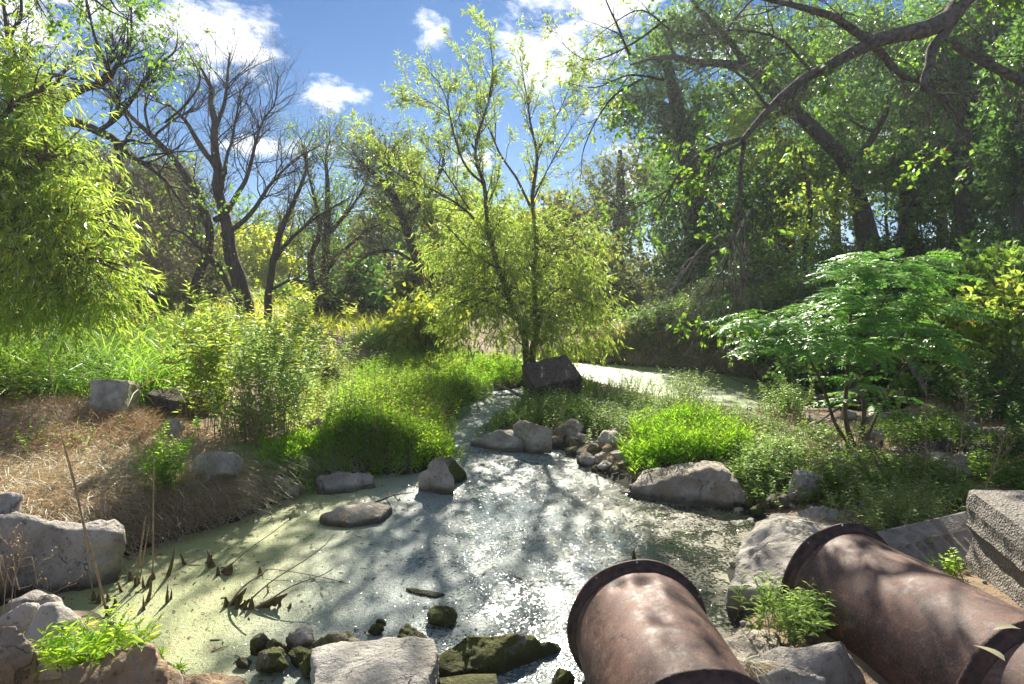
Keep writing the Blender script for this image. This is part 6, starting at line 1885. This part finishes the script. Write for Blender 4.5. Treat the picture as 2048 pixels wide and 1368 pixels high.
def frond_sapling():
    b = T(1712, 905)[0]
    Yb = b[1]
    rows = [[(1712, 905, Yb, .035), (1690, 830, Yb, .026), (1693, 760, Yb, .022), (1698, 690, Yb, .018), (1705, 600, Yb + .1, .013), (1720, 530, Yb + .1, .006)],
            [(1720, 900, Yb, .030), (1728, 820, Yb + .1, .024), (1718, 750, Yb + .2, .020), (1726, 690, Yb + .2, .016), (1770, 600, Yb + .3, .012), (1800, 530, Yb + .3, .006)],
            [(1706, 900, Yb, .028), (1672, 850, Yb - .1, .02), (1640, 760, Yb - .2, .016), (1600, 690, Yb - .3, .012), (1560, 650, Yb - .3, .006)],
            [(1722, 895, Yb, .022), (1750, 840, Yb + .1, .016), (1790, 760, Yb + .3, .012), (1840, 690, Yb + .4, .008), (1870, 640, Yb + .4, .004)],
            [(1698, 690, Yb, .014), (1650, 640, Yb - .1, .01), (1600, 600, Yb - .2, .007), (1550, 640, Yb - .3, .004)]]
    pp, rr = stack([limb(r, 18, .02) for r in rows])
    wood = MB(); tubes(wood, pp, rr, 7)
    tiers = [  # centre pixel, distance, half width px, count
        (1775, 520, .25, 95, 34), (1730, 545, .1, 70, 26), (1820, 560, .35, 90, 30), (1760, 600, .1, 110, 40), (1840, 620, .4, 80, 30), (1700, 640, 0, 80, 30), (1770, 660, .2, 100, 34),
        (1560, 645, -.35, 80, 36), (1600, 680, -.3, 80, 34), (1540, 690, -.2, 50, 16), (1680, 700, -.1, 80, 24), (1800, 710, .3, 90, 28), (1640, 620, -.2, 50, 14), (1850, 690, .4, 60, 20), (1720, 760, .0, 40, 8), (1750, 800, .1, 50, 8)]
    fb = MB()
    for px, py, dy, hw, n in tiers:
        n = int(n * 1.25)
        x = px + RG.uniform(-hw * .75, hw * .75, n); y = py + RG.normal(0, 9, n)
        base = np.array([P(a, b_, Yb + dy + q) for a, b_, q in zip(x, y, RG.uniform(-.45, .45, n))])
        c = P(px, py, Yb + dy)
        d = (base - c); d[:, 2] = 0; d = unit(d + RG.normal(0, .12, d.shape) * [1, 1, 0]) + np.array([0, 0, .18])
        fronds(fb, wood, base, d, RG.uniform(.36, .66, n))
        # twiglet joining each frond base to the nearest stem
        flat = pp.reshape(-1, 3)
        for q in base[::4]:
            i = np.argmin(np.linalg.norm(flat - q, axis=1) + np.maximum(0, flat[:, 2] - q[2]) * 3)
            s_ = flat[i]
            pth = np.stack([s_, s_ * .6 + q * .4 + [0, 0, .03], q])[None]
            tubes(wood, pth, np.array([[.006, .004, .002]]), 3)
    root = thing('sapling', 'feathery sapling with layered compound fronds on thin brown stems over rubble', 'sapling', b)
    link('trunk', wood.mesh('trunk', M['bark_brown'], True, b), parent=root)
    link('crown', fb.mesh('crown', M['l_frond'], False, b), parent=root, kind='stuff')


frond_sapling()

# roots of the sapling spilling over the gravel
def tubething(name, label, cat, rows, mat, sides=6, N=14, wob=.02, loc=None, group=None, ground=False):
    """rows: list of limbs given as (pixel x, pixel y, distance or None for on the ground, radius)"""
    out = []
    for r in rows:
        pts = []
        for x, y, Y, rad in r:
            if Y is None:
                q = T(x, y)[0].copy(); q[2] += rad * .6
            else:
                q = P(x, y, Y)
            pts.append([*q, rad])
        out.append(resample(pts, N, wob))
    pp, rr = stack(out)
    mb = MB(); tubes(mb, pp, rr, sides)
    c = pp[0, 0].copy()
    return link(name, mb.mesh(name, M[mat], True, c), label=label, cat=cat, loc=c, group=group), pp, rr


tubething('roots', 'fibrous grey roots of the feathery sapling gripping a stone', 'roots',
          [[(1712, 880, None, .03), (1680, 905, None, .02), (1630, 915, None, .008)], [(1716, 882, None, .03), (1720, 915, None, .022), (1715, 945, None, .008)],
           [(1720, 882, None, .03), (1760, 912, None, .02), (1800, 930, None, .007)], [(1712, 882, None, .025), (1696, 915, None, .018), (1675, 940, None, .007)], [(1718, 882, None, .022), (1740, 925, None, .016), (1760, 950, None, .006)]], 'bark_grey')
tubething('log', 'short grey log lying at the back of the bright ground cover', 'log', [[(742, 716, None, .075), (790, 712, None, .09), (850, 714, None, .08), (872, 706, None, .04)]], 'bark_grey', 9)
tubething('log', 'long dark log lying across the far right behind the rubble', 'log', [[(1790, 918, None, .06), (1880, 905, None, .085), (1980, 918, None, .09), (2090, 915, None, .09)]], 'bark_dark', 10)
_, pp, rr = tubething('fallen_branch', 'curved fallen branch arching across the near end of the far pond', 'branch',
          [[(1518, 838, None, .02), (1545, 822, 11.4, .035), (1600, 800, 11.0, .045), (1640, 795, 10.7, .05), (1690, 785, 10.4, .055), (1740, 778, 10.2, .06), (1800, 788, 9.8, .065), (1850, 815, 9.4, .07), (1905, 860, 8.9, .07)],
           [(1560, 818, 11.3, .02), (1530, 800, 11.3, .012), (1480, 770, 11.2, .006)], [(1640, 795, 10.7, .02), (1600, 830, 10.6, .014), (1560, 850, None, .008)],
           [(1690, 785, 10.4, .02), (1720, 750, 10.3, .014), (1760, 725, 10.2, .006)], [(1600, 800, 11.0, .014), (1560, 770, 11.1, .01), (1530, 740, 11.2, .004)]], 'bark_grey', 7, 16)
tubething('fallen_branch', 'thin dark fallen branch crossing below the sapling stems', 'branch', [[(1625, 856, None, .014), (1680, 815, 9.3, .02), (1740, 800, 9.2, .022), (1830, 792, 9.2, .02), (1920, 800, 9.2, .012)],
          [(1680, 815, 9.3, .012), (1700, 850, 9.0, .008), (1730, 870, 8.9, .004)]], 'bark_dark', 5)
tubething('fallen_tree', 'grey dead trunk leaning down behind the sapling to the right', 'fallen tree', [[(1780, 640, 10.2, .035), (1810, 700, 9.9, .055), (1840, 760, 9.6, .07), (1880, 820, 9.1, .08), (1925, 880, 8.6, .09), (1950, 925, 8.3, .09)],
          [(1840, 760, 9.6, .03), (1880, 760, 9.3, .025), (1960, 790, 9.1, .015), (2020, 790, 9.0, .008)]], 'bark_grey', 9)
tubething('fallen_branch', 'crooked dark branch in the shade at the far right', 'branch', [[(1905, 800, 8.8, .02), (1960, 830, 8.6, .03), (2000, 870, 8.4, .035), (2040, 900, 8.2, .04)], [(1990, 860, 8.4, .02), (2010, 800, 8.4, .016), (2030, 760, 8.4, .008)],
          [(1960, 830, 8.6, .016), (1940, 870, 8.5, .012), (1970, 910, 8.3, .008)]], 'bark_grey', 6)
tubething('fallen_branch', 'forked pale branch lying in the stream at the willow foot', 'branch', [[(1046, 795, 12.1, .028), (1020, 780, 12.6, .024), (1000, 772, 12.9, .018), (985, 766, 13.1, .008)], [(1005, 774, 12.8, .014), (990, 780, 12.7, .01), (970, 784, 12.6, .005)],
          [(1040, 788, 12.0, .016), (1000, 790, 12.1, .012), (960, 786, 12.2, .006)]], 'bark_grey', 6)
# heap of fallen brown branches behind the ground cover
rows = []
for i in range(26):
    x0 = RG.uniform(690, 800); y0 = RG.uniform(700, 712); x1 = x0 + RG.uniform(60, 170); y1 = RG.uniform(640, 700)
    rows.append([(x0, y0, 17.5 + RG.uniform(-.4, .4), .018), ((x0 + x1) / 2, (y0 + y1) / 2 + RG.uniform(-2, 10), 17.5 + RG.uniform(-.4, .6), .014), (x1, y1, 17.7 + RG.uniform(-.5, .9), .004)])
tubething('brush_pile', 'heap of bare reddish brown fallen branches behind the grey log', 'branches', rows, 'bark_brown', 4, 8, .03)
shrub('bush', 'rust brown dead foliage left in the brush heap', 'bush', spots(905, 702, 26, 60), .75, .06, .02, 18, 'l_red', lean=.5, up=.3)
# tangled roots and dead twigs along the foot of the far bank
rows = []
for i in range(110):
    x0 = RG.uniform(1380, 1800); yb = 742 + (x0 - 1380) * .20
    y0 = yb + RG.uniform(-22, 10)
    Y0 = T(x0, y0)[0][1]
    x1 = x0 + RG.normal(0, 50); y1 = y0 + RG.uniform(-60, 12)
    rows.append([(x0, y0, Y0 - .05, RG.uniform(.006, .02)), ((x0 + x1) / 2 + RG.normal(0, 14), (y0 + y1) / 2 + RG.normal(0, 8), Y0 - RG.uniform(.1, .5), .009), (x1, y1, Y0 - RG.uniform(-.1, .6), .003)])
o, _, _ = tubething('root_tangle', 'tangle of dead roots and twigs along the foot of the far bank', 'roots', rows, 'bark_grey', 4, 8, .06)
o['kind'] = 'stuff'
rows = []
for i in range(110):
    x0 = RG.uniform(1560, 2040); y0 = RG.uniform(820, 960); q = T(x0, y0)[0]
    x1 = x0 + RG.normal(0, 50); y1 = y0 + RG.normal(0, 14)
    q1 = T(x1, min(max(y1, 815), 980))[0]
    rows.append([(x0, y0, None, RG.uniform(.004, .011)), ((x0 + x1) / 2, (y0 + y1) / 2, None, .006), (x1, y1, None, .003)])
o, _, _ = tubething('driftwood_litter', 'litter of dry sticks scattered over the rubble under the sapling', 'sticks', rows, 'bark_grey', 4, 6, .05)
o['kind'] = 'stuff'


# dry weed skeletons at the right
def skeleton(label, rows, n1=16, n2=60, group=None, mat='stem_dry', flower=True):
    pp, rr = stack([limb(r, 12, .01) for r in rows])
    mb = MB(); tubes(mb, pp, rr, 5)
    a, b_ = grow(pp, rr, n1, (.12, .35), (.4, .9), .5, .08, 5, .6, .4, .3, 1)
    tubes(mb, a, b_, 3)
    a2, b2 = grow(a, b_, n2, (.04, .12), (.4, .9), .4, .1, 4, .7, .6, .3, 1)
    tubes(mb, a2, np.minimum(b2, .0012), 3)
    mh = MB()
    tips = a2[:, -1]
    leaves(mh, np.repeat(tips, 3, 0), RG.normal(0, 1, (len(tips) * 3, 3)), RG.normal(0, 1, (len(tips) * 3, 3)), .009, .006, .2)
    c = pp[0, 0].copy()
    root = thing('dead_weed', label, 'dead weed', c, group)
    link('stalk', mb.mesh('stalk', M[mat], True, c), parent=root)
    link('seed_heads', mh.mesh('seed_heads', M['l_straw'], False, c), parent=root, kind='stuff')


skeleton('tall dry branching weed standing before the sapling and the fallen trunk', [[(1888, 1075, 5.6, .006), (1910, 1000, 5.6, .005), (1920, 900, 5.6, .004), (1935, 780, 5.6, .002)], [(1912, 960, 5.6, .004), (1950, 890, 5.6, .003), (1985, 850, 5.6, .002)]], 20, 70)
skeleton('straight thin dry weed stalk left of the branching weed', [[(1850, 1080, 5.7, .005), (1850, 980, 5.7, .004), (1852, 880, 5.7, .003), (1852, 765, 5.7, .002)]], 9, 22)
skeleton('dry weed with spread twigs at the right above the concrete block', [[(1960, 1000, 5.2, .005), (1990, 930, 5.2, .004), (2010, 870, 5.2, .002)], [(1975, 960, 5.2, .004), (2020, 920, 5.2, .002)]], 14, 50)
skeleton('faint dry stalk rising by the left bank over the straw', [[(170, 1050, 5.0, .004), (130, 900, 5.0, .003), (105, 780, 5.0, .0015), (95, 690, 5.0, .001)]], 4, 10)
skeleton('pale arching dead grass heads at the left edge before the beaked boulder', [[(20, 1240, 3.9, .003), (30, 1150, 3.9, .002), (60, 1110, 3.9, .0015), (75, 1170, 3.9, .001)], [(5, 1240, 3.9, .003), (20, 1130, 3.9, .002), (40, 1180, 3.9, .001)],
          [(40, 1250, 3.8, .003), (90, 1190, 3.8, .002), (130, 1230, 3.8, .001)]], 14, 60)


# ------------------------------------------------------------------ stalks and stubs in the pond
def stalk(label, pts, group=None, fin=None):
    """dead reed stalk standing in the water: pts (pixel x,y, radius, dY); first row is at the water line"""
    w0 = G(pts[0][0], pts[0][1], 0.0)
    rows = [[*w0, pts[0][2]]]
    rows[0][2] = -0.03
    for x, y, r, dY in pts[1:]:
        rows.append([*P(x, y, w0[1] + dY), r])
    q = resample(rows, 10, .004)
    mb = MB(); tubes(mb, q[None, :, :3], q[None, :, 3], 6)
    root = thing('reed_stalk', label, 'stalk', (w0[0], w0[1], 0), group)
    link('stem', mb.mesh('stem', M['stem_dry'], True, (w0[0], w0[1], 0)), parent=root)
    # algae crust at the foot
    bm = bmesh.new()
    bmesh.ops.create_cone(bm, segments=9, radius1=.022, radius2=.005, depth=.075, cap_ends=True)
    bmesh.ops.subdivide_edges(bm, edges=bm.edges, cuts=1)
    for v in bm.verts:
        v.co += v.co.normalized() * RG.normal(0, .004)
    me = bpy.data.meshes.new('algae_crust'); bm.to_mesh(me); bm.free(); me.materials.append(M['mud'])
    link('algae_crust', me, parent=root, loc=(0, 0, .03))
    if fin:
        for (xa, ya, xb, yb, sag) in fin:      # sheet of dried algae hanging from the stem to the water
            a_, b_ = P(xa, ya, w0[1] + .02), P(xb, yb, w0[1] + .02)
            n = 12; top = np.array([a_ * (1 - s) + b_ * s for s in np.linspace(0, 1, n)])
            bot = top.copy(); prof = np.abs(np.sin(np.linspace(.25, 3.0, n))) * RG.uniform(.6, 1.1, n)
            bot[:, 2] -= sag * prof; bot[:, 1] += RG.normal(0, .006, n)
            th = np.array([0, .006, 0])
            v = np.concatenate([top - th, bot - th, bot + th, top + th])
            i = np.arange(n - 1)
            f = np.concatenate([np.stack([i, i + 1, n + i + 1, n + i], 1), np.stack([n + i, n + i + 1, 2 * n + i + 1, 2 * n + i], 1), np.stack([2 * n + i, 2 * n + i + 1, 3 * n + i + 1, 3 * n + i], 1),
                                np.stack([3 * n + i, 3 * n + i + 1, i + 1, i], 1)])
            link('algae_sheet', MB().add(v, f).mesh('algae_sheet', M['mud'], False, (w0[0], w0[1], 0)), parent=root)


stalk('tallest thick reed stalk leaning left from the pale duckweed', [(216, 1230, .009, 0), (190, 1130, .009, .0), (165, 1040, .008, .0), (148, 960, .007, .0), (125, 880, .003, .0)])
stalk('thin reed stalk parallel to the tallest one on its left', [(188, 1200, .004, 0), (178, 1130, .004, 0), (168, 1060, .004, 0), (150, 985, .003, 0)])
stalk('whitish reed stalk in the leaning pair at the bank', [(272, 1172, .008, 0), (280, 1110, .007, 0), (287, 1060, .006, 0), (292, 1030, .003, 0)])
stalk('darker companion stalk right of the whitish reed stalk', [(276, 1168, .006, 0), (288, 1110, .005, 0), (298, 1050, .003, 0)])
stalk('short bent stalk left of the whitish reed stalk', [(262, 1160, .006, 0), (256, 1140, .005, 0), (246, 1120, .003, 0)])
stalk('straight upright reed stalk rising above the bank straw', [(306, 1158, .007, 0), (306, 1080, .006, 0), (307, 980, .005, 0), (308, 900, .003, 0)])
stalk('algae draped stalk slanting right from the left end of the sail cluster', [(452, 1212, .010, 0), (480, 1180, .008, .0), (512, 1155, .005, 0), (535, 1140, .004, 0)], fin=[(456, 1206, 492, 1176, .10)])
stalk('long slender stalk slanting far right from the sail cluster', [(475, 1216, .008, 0), (540, 1165, .005, .1), (610, 1120, .004, .2), (650, 1090, .003, .3), (668, 1068, .002, .35)], fin=[(480, 1210, 500, 1196, .05)])
stalk('low algae hung stalk lying nearly flat in the sail cluster', [(490, 1218, .009, 0), (540, 1200, .008, .0), (585, 1172, .005, .05), (640, 1152, .003, .1), (665, 1138, .002, .12)], fin=[(520, 1206, 575, 1186, .07), (500, 1216, 545, 1204, .05)])
stalk('thin stalk crossing behind the sail cluster toward mid pond', [(520, 1150, .003, 0), (535, 1138, .003, .0), (600, 1146, .003, -.05), (660, 1158, .003, -.1), (700, 1168, .002, -.15)])
stalk('slender stalk slanting right from the dark fin stub', [(436, 1150, .007, 0), (470, 1122, .005, .1), (510, 1090, .004, .25), (545, 1065, .003, .35), (578, 1040, .002, .5)], fin=[(442, 1142, 466, 1124, .05)])


def stub(label, px, py, w, h, lean=0.0, group=None):
    """broken algae coated reed stub"""
    p = G(px, py, 0)
    k = p[1] / F * 1.05; w = w * .72
    n = 9; hh = h * k; ww = w * k
    mb = MB()
    zs = np.array([-.03, 0, hh * .3, hh * .65, hh])
    rr = np.array([.46, .42, .34, .20, .04]) * ww
    cen = np.stack([lean * hh * (zs / hh), 0 * zs, zs], 1) + RG.normal(0, .03, (5, 3)) * ww
    a = np.arange(n) * 2 * math.pi / n
    ring = np.stack([np.cos(a), np.sin(a) * .7, 0 * a], 1)
    v = cen[:, None, :] + ring[None] * rr[:, None, None] * RG.uniform(.7, 1.3, (5, n, 1))
    vid = np.arange(5 * n).reshape(5, n); nx = np.roll(vid, -1, 1)
    q = np.stack([vid[:-1], nx[:-1], nx[1:], vid[1:]], -1).reshape(-1, 4)
    mb.add(v, q, vid[-1][None, :])
    link('reed_stub', mb.mesh('reed_stub', M['mud'], False), label=label, cat='stub', loc=p, group=group)


for px, py, w_, h_, ln, lab in [(198, 1207, 18, 22, 0, 'cone shaped algae stub between the thin stalk and the tallest stalk'), (217, 1202, 12, 22, -.1, 'pointed stub just left of the twin stubs'), (230, 1210, 14, 22, .1, 'twin pointed stub right beside the tallest stalk'),
                            (243, 1184, 10, 26, -.3, 'small leaning stub above the twin stubs'), (287, 1176, 10, 26, 0, 'slim stub right of the whitish reed stalk'), (297, 1172, 16, 24, .2, 'split stub at the foot of the straight stalk'),
                            (295, 1202, 18, 40, .3, 'tall leaf shaped stub below the straight stalk'), (288, 1220, 9, 32, 0, 'dark finger like stub in front of the leaf shaped stub'), (334, 1206, 12, 40, .1, 'narrow spike stub with a forked tip'),
                            (342, 1198, 9, 22, .1, 'short spike right behind the narrow spike stub'), (336, 1152, 16, 60, .3, 'long leaf blade shaped stub pointing up right'), (369, 1130, 14, 26, -.3, 'curled brown stub right of the blade shaped stub'),
                            (424, 1134, 26, 34, -.2, 'ragged broken stub cluster above the fin stub'), (415, 1126, 14, 24, .5, 'tilted shard leaning on the ragged stub cluster'), (455, 1148, 34, 22, .4, 'dark fin shaped stub at the start of the slender stalk'),
                            (502, 1218, 22, 26, .1, 'dark algae fin in the middle of the sail cluster'), (560, 1212, 12, 26, 0, 'dangling algae stub at the right of the sail cluster'), (578, 1216, 14, 12, .4, 'little black triangle stub right of the sail cluster'),
                            (536, 1186, 6, 22, 0, 'tiny upright spike above the sail cluster'), (1268, 1122, 18, 28, 0, 'brown pointed stub in the dark water beyond the left pipe'), (1194, 960, 5, 30, 0, 'thin twig stub by the rubble heap')]:
    stub(lab, px, py, w_, h_, ln)
tubething('twig', 'dark knotted twig lying on the flat tan slab in the pond', 'twig', [[(735, 1008, 6.45, .008), (762, 1000, 6.45, .009), (790, 990, 6.5, .006), (830, 984, 6.5, .003)], [(770, 998, 6.45, .005), (776, 1008, 6.4, .006), (778, 1012, 6.4, .002)],
          [(790, 990, 6.5, .004), (800, 1000, 6.4, .005), (803, 994, 6.4, .002)]], 'bark_dark', 5)
tubething('stick', 'bent dark stick poking out of the water before the tan boulder', 'stick', [[(1210, 965, 7.6, .006), (1225, 950, 7.6, .005), (1245, 935, 7.6, .003)], [(1080, 928, 8.3, .02), (1100, 940, 8.1, .02), (1105, 952, 7.9, .014)]], 'bark_dark', 5)


# ------------------------------------------------------------------ foreground weeds, every larger leaf its own piece
def leaf_proto(name, mat, L, Wd):
    mb = MB()
    n = 7
    s = np.linspace(0, 1, n)
    wv = np.sin(np.pi * s ** .75) ** .8 * Wd * .5; wv[0] = .001; wv[-1] = .0005
    z = -.22 * L * s ** 2
    l = np.stack([-wv, s * L, z + wv * .35], 1); c = np.stack([0 * s, s * L, z], 1); r = np.stack([wv, s * L, z + wv * .35], 1)
    v = np.concatenate([l, c, r]); i = np.arange(n - 1)
    mb.add(v, np.stack([i, n + i, n + i + 1, i + 1], 1), np.stack([n + i, 2 * n + i, 2 * n + i + 1, n + i + 1], 1))
    me = mb.mesh(name, M[mat], True)
    return me


def leaf_mat_obj(name, ca, cb, ta, tb):
    """same leaf, but each leaf object takes its own shade"""
    m = leaf_mat(name, ca, cb, ta, tb, .55, .10, .35)
    nt = m.node_tree
    oi = nt.nodes.new('ShaderNodeObjectInfo')
    geo = [n for n in nt.nodes if n.bl_idname == 'ShaderNodeNewGeometry'][0]
    for lk in list(geo.outputs['Random Per Island'].links):
        to = lk.to_socket; nt.links.remove(lk); nt.links.new(oi.outputs['Random'], to)
    return m


M['o_lime'] = leaf_mat_obj('weed_leaf_bright', (0.07, 0.14, 0.014), (0.12, 0.20, 0.028), (0.28, 0.55, 0.03), (0.50, 0.74, 0.06))
M['o_pale'] = leaf_mat_obj('weed_leaf_pale', (0.08, 0.13, 0.035), (0.16, 0.21, 0.07), (0.20, 0.38, 0.06), (0.40, 0.56, 0.11))


def leafy_weed(label, bases, H, L, Wd, per, mat, stuff_mat, lean=.5, max_leaves=290, arch=.15, up=.5):
    p = np.asarray(bases); B = len(p); N = 6
    Hs = H * RG.uniform(.6, 1.15, B)
    ld = RG.normal(0, 1, (B, 3)); ld[:, 2] = 0; ld = unit(ld) * lean * RG.uniform(.2, 1.4, (B, 1))
    s = np.linspace(0, 1, N)
    path = p[:, None, :] + s[None, :, None] * np.array([0, 0, 1.0]) * Hs[:, None, None] + (s ** 1.3)[None, :, None] * (ld * Hs[:, None])[:, None, :]
    path[:, :, 2] -= (s ** 2)[None, :] * arch * Hs[:, None]
    path[:, 1:] += RG.normal(0, .02, (B, N - 1, 3)) * Hs[:, None, None]
    c = p.mean(0)
    root = thing('weed', label, 'weed', c)
    ms = MB(); tubes(ms, path, .0022 * np.linspace(1, .5, N)[None, :] * np.ones((B, 1)), 4)
    link('stems', ms.mesh('stems', M['stem_green'], True, c), parent=root, kind='stuff')
    proto = leaf_proto('leaf', mat, L, Wd)
    n_total = B * per; made = 0
    rest = MB()
    order = RG.permutation(n_total)
    for q in order:
        b_, k_ = divmod(int(q), per)
        t = .15 + .85 * (k_ + .5) / per
        x = t * (N - 1); i = min(int(x), N - 2); f = x - i
        pos = path[b_, i] * (1 - f) + path[b_, i + 1] * f; tg = unit(path[b_, i + 1] - path[b_, i])
        an = b_ * 1.7 + k_ * 2.4 + RG.normal(0, .3)
        d = unit(np.array([math.cos(an), math.sin(an), 0]) + tg * up + RG.normal(0, .12, 3))
        sc = RG.uniform(.65, 1.2) * (1 - .3 * max(0, t - .75) / .25)
        if made < max_leaves:
            o = link('leaf', proto, parent=root)
            zax = unit(tg + RG.normal(0, .3, 3)); xax = unit(np.cross(d, zax)); zax = np.cross(xax, d)
            m4 = Matrix(((xax[0], d[0], zax[0], pos[0] - c[0]), (xax[1], d[1], zax[1], pos[1] - c[1]), (xax[2], d[2], zax[2], pos[2] - c[2]), (0, 0, 0, 1)))
            o.matrix_local = m4 @ Matrix.Scale(sc, 4)
            made += 1
        else:
            leaves(rest, pos[None], d[None], tg[None], L * sc, Wd * sc, .2, True)
    if rest.nv:
        link('foliage', rest.mesh('foliage', M[stuff_mat], False, c), parent=root, kind='stuff')
    return root


def gpts(px, py, z, sx, sy, n):
    return np.array([G(RG.normal(px, sx), RG.normal(py, sy), z) for _ in range(n)])


leafy_weed('bright green lance leaved weed growing over the rocks at lower left', gpts(160, 1340, .30, 36, 12, 46), .26, .085, .017, 11, 'o_lime', 'l_lime', lean=.7)
leafy_weed('trailing end of the bright weed spilling toward the water at lower left', gpts(245, 1310, .26, 24, 8, 24), .24, .080, .015, 11, 'o_lime', 'l_lime', lean=.7)
leafy_weed('grey green lance leaved weed clump growing between the two pipes', gpts(1590, 1262, .28, 46, 14, 76), .33, .075, .014, 13, 'o_pale', 'l_pale', lean=.6)
leafy_weed('tiny bright sprout at the water below the ridge shaped rock', gpts(362, 1350, .04, 5, 2, 6), .09, .06, .012, 6, 'o_lime', 'l_lime', lean=.5)
leafy_weed('small bright sprout right of the ridge shaped rock top', gpts(322, 1316, .12, 5, 2, 5), .08, .05, .012, 5, 'o_lime', 'l_lime', lean=.5)

# bunch of pale dry grass wedged on the mottled boulder
b0 = np.array([G(1500, 1330, .44) for _ in range(150)]) + RG.normal(0, .02, (150, 3))
mb = MB(); blades(mb, b0, np.column_stack([RG.normal(.5, .4, 150), RG.normal(-.5, .4, 150), RG.uniform(-.1, .5, 150)]), RG.uniform(.08, .22, 150), .004, .5, 3)
link('dry_grass_tuft', mb.mesh('dry_grass_tuft', M['l_straw'], False, b0[0]), label='bunch of pale dead grass wedged beside the mottled boulder', cat='dry grass', loc=b0[0], kind='stuff')
b0 = np.array([G(1655, 1050, .40) for _ in range(160)]) + RG.normal(0, .10, (160, 3)) * [1, 1, .05]
mb = MB(); blades(mb, b0, RG.normal(0, 1, (160, 3)) * [1, .6, .4] + [0, 0, .3], RG.uniform(.08, .25, 160), .004, .5, 3)
link('dry_grass_tuft', mb.mesh('dry_grass_tuft', M['l_straw'], False, b0[0]), label='loose straw lying on the tan rock behind the dimpled slab', cat='dry grass', loc=b0[0], kind='stuff')
# dead leaves caught on the right pipe
for x, y, z, yaw, lab in [(2010, 1322, .86, .4, 'curled dead leaf lying on the near section of the right pipe'), (2040, 1258, .84, 1.6, 'small pale dead leaf by the joint of the right pipe')]:
    me = leaf_proto('dead_leaf', 'l_straw', .12, .06)
    p = G(x, y, z)
    o = link('dead_leaf', me, label=lab, cat='dead leaf', loc=p); o.rotation_euler = (.2, .2, yaw)
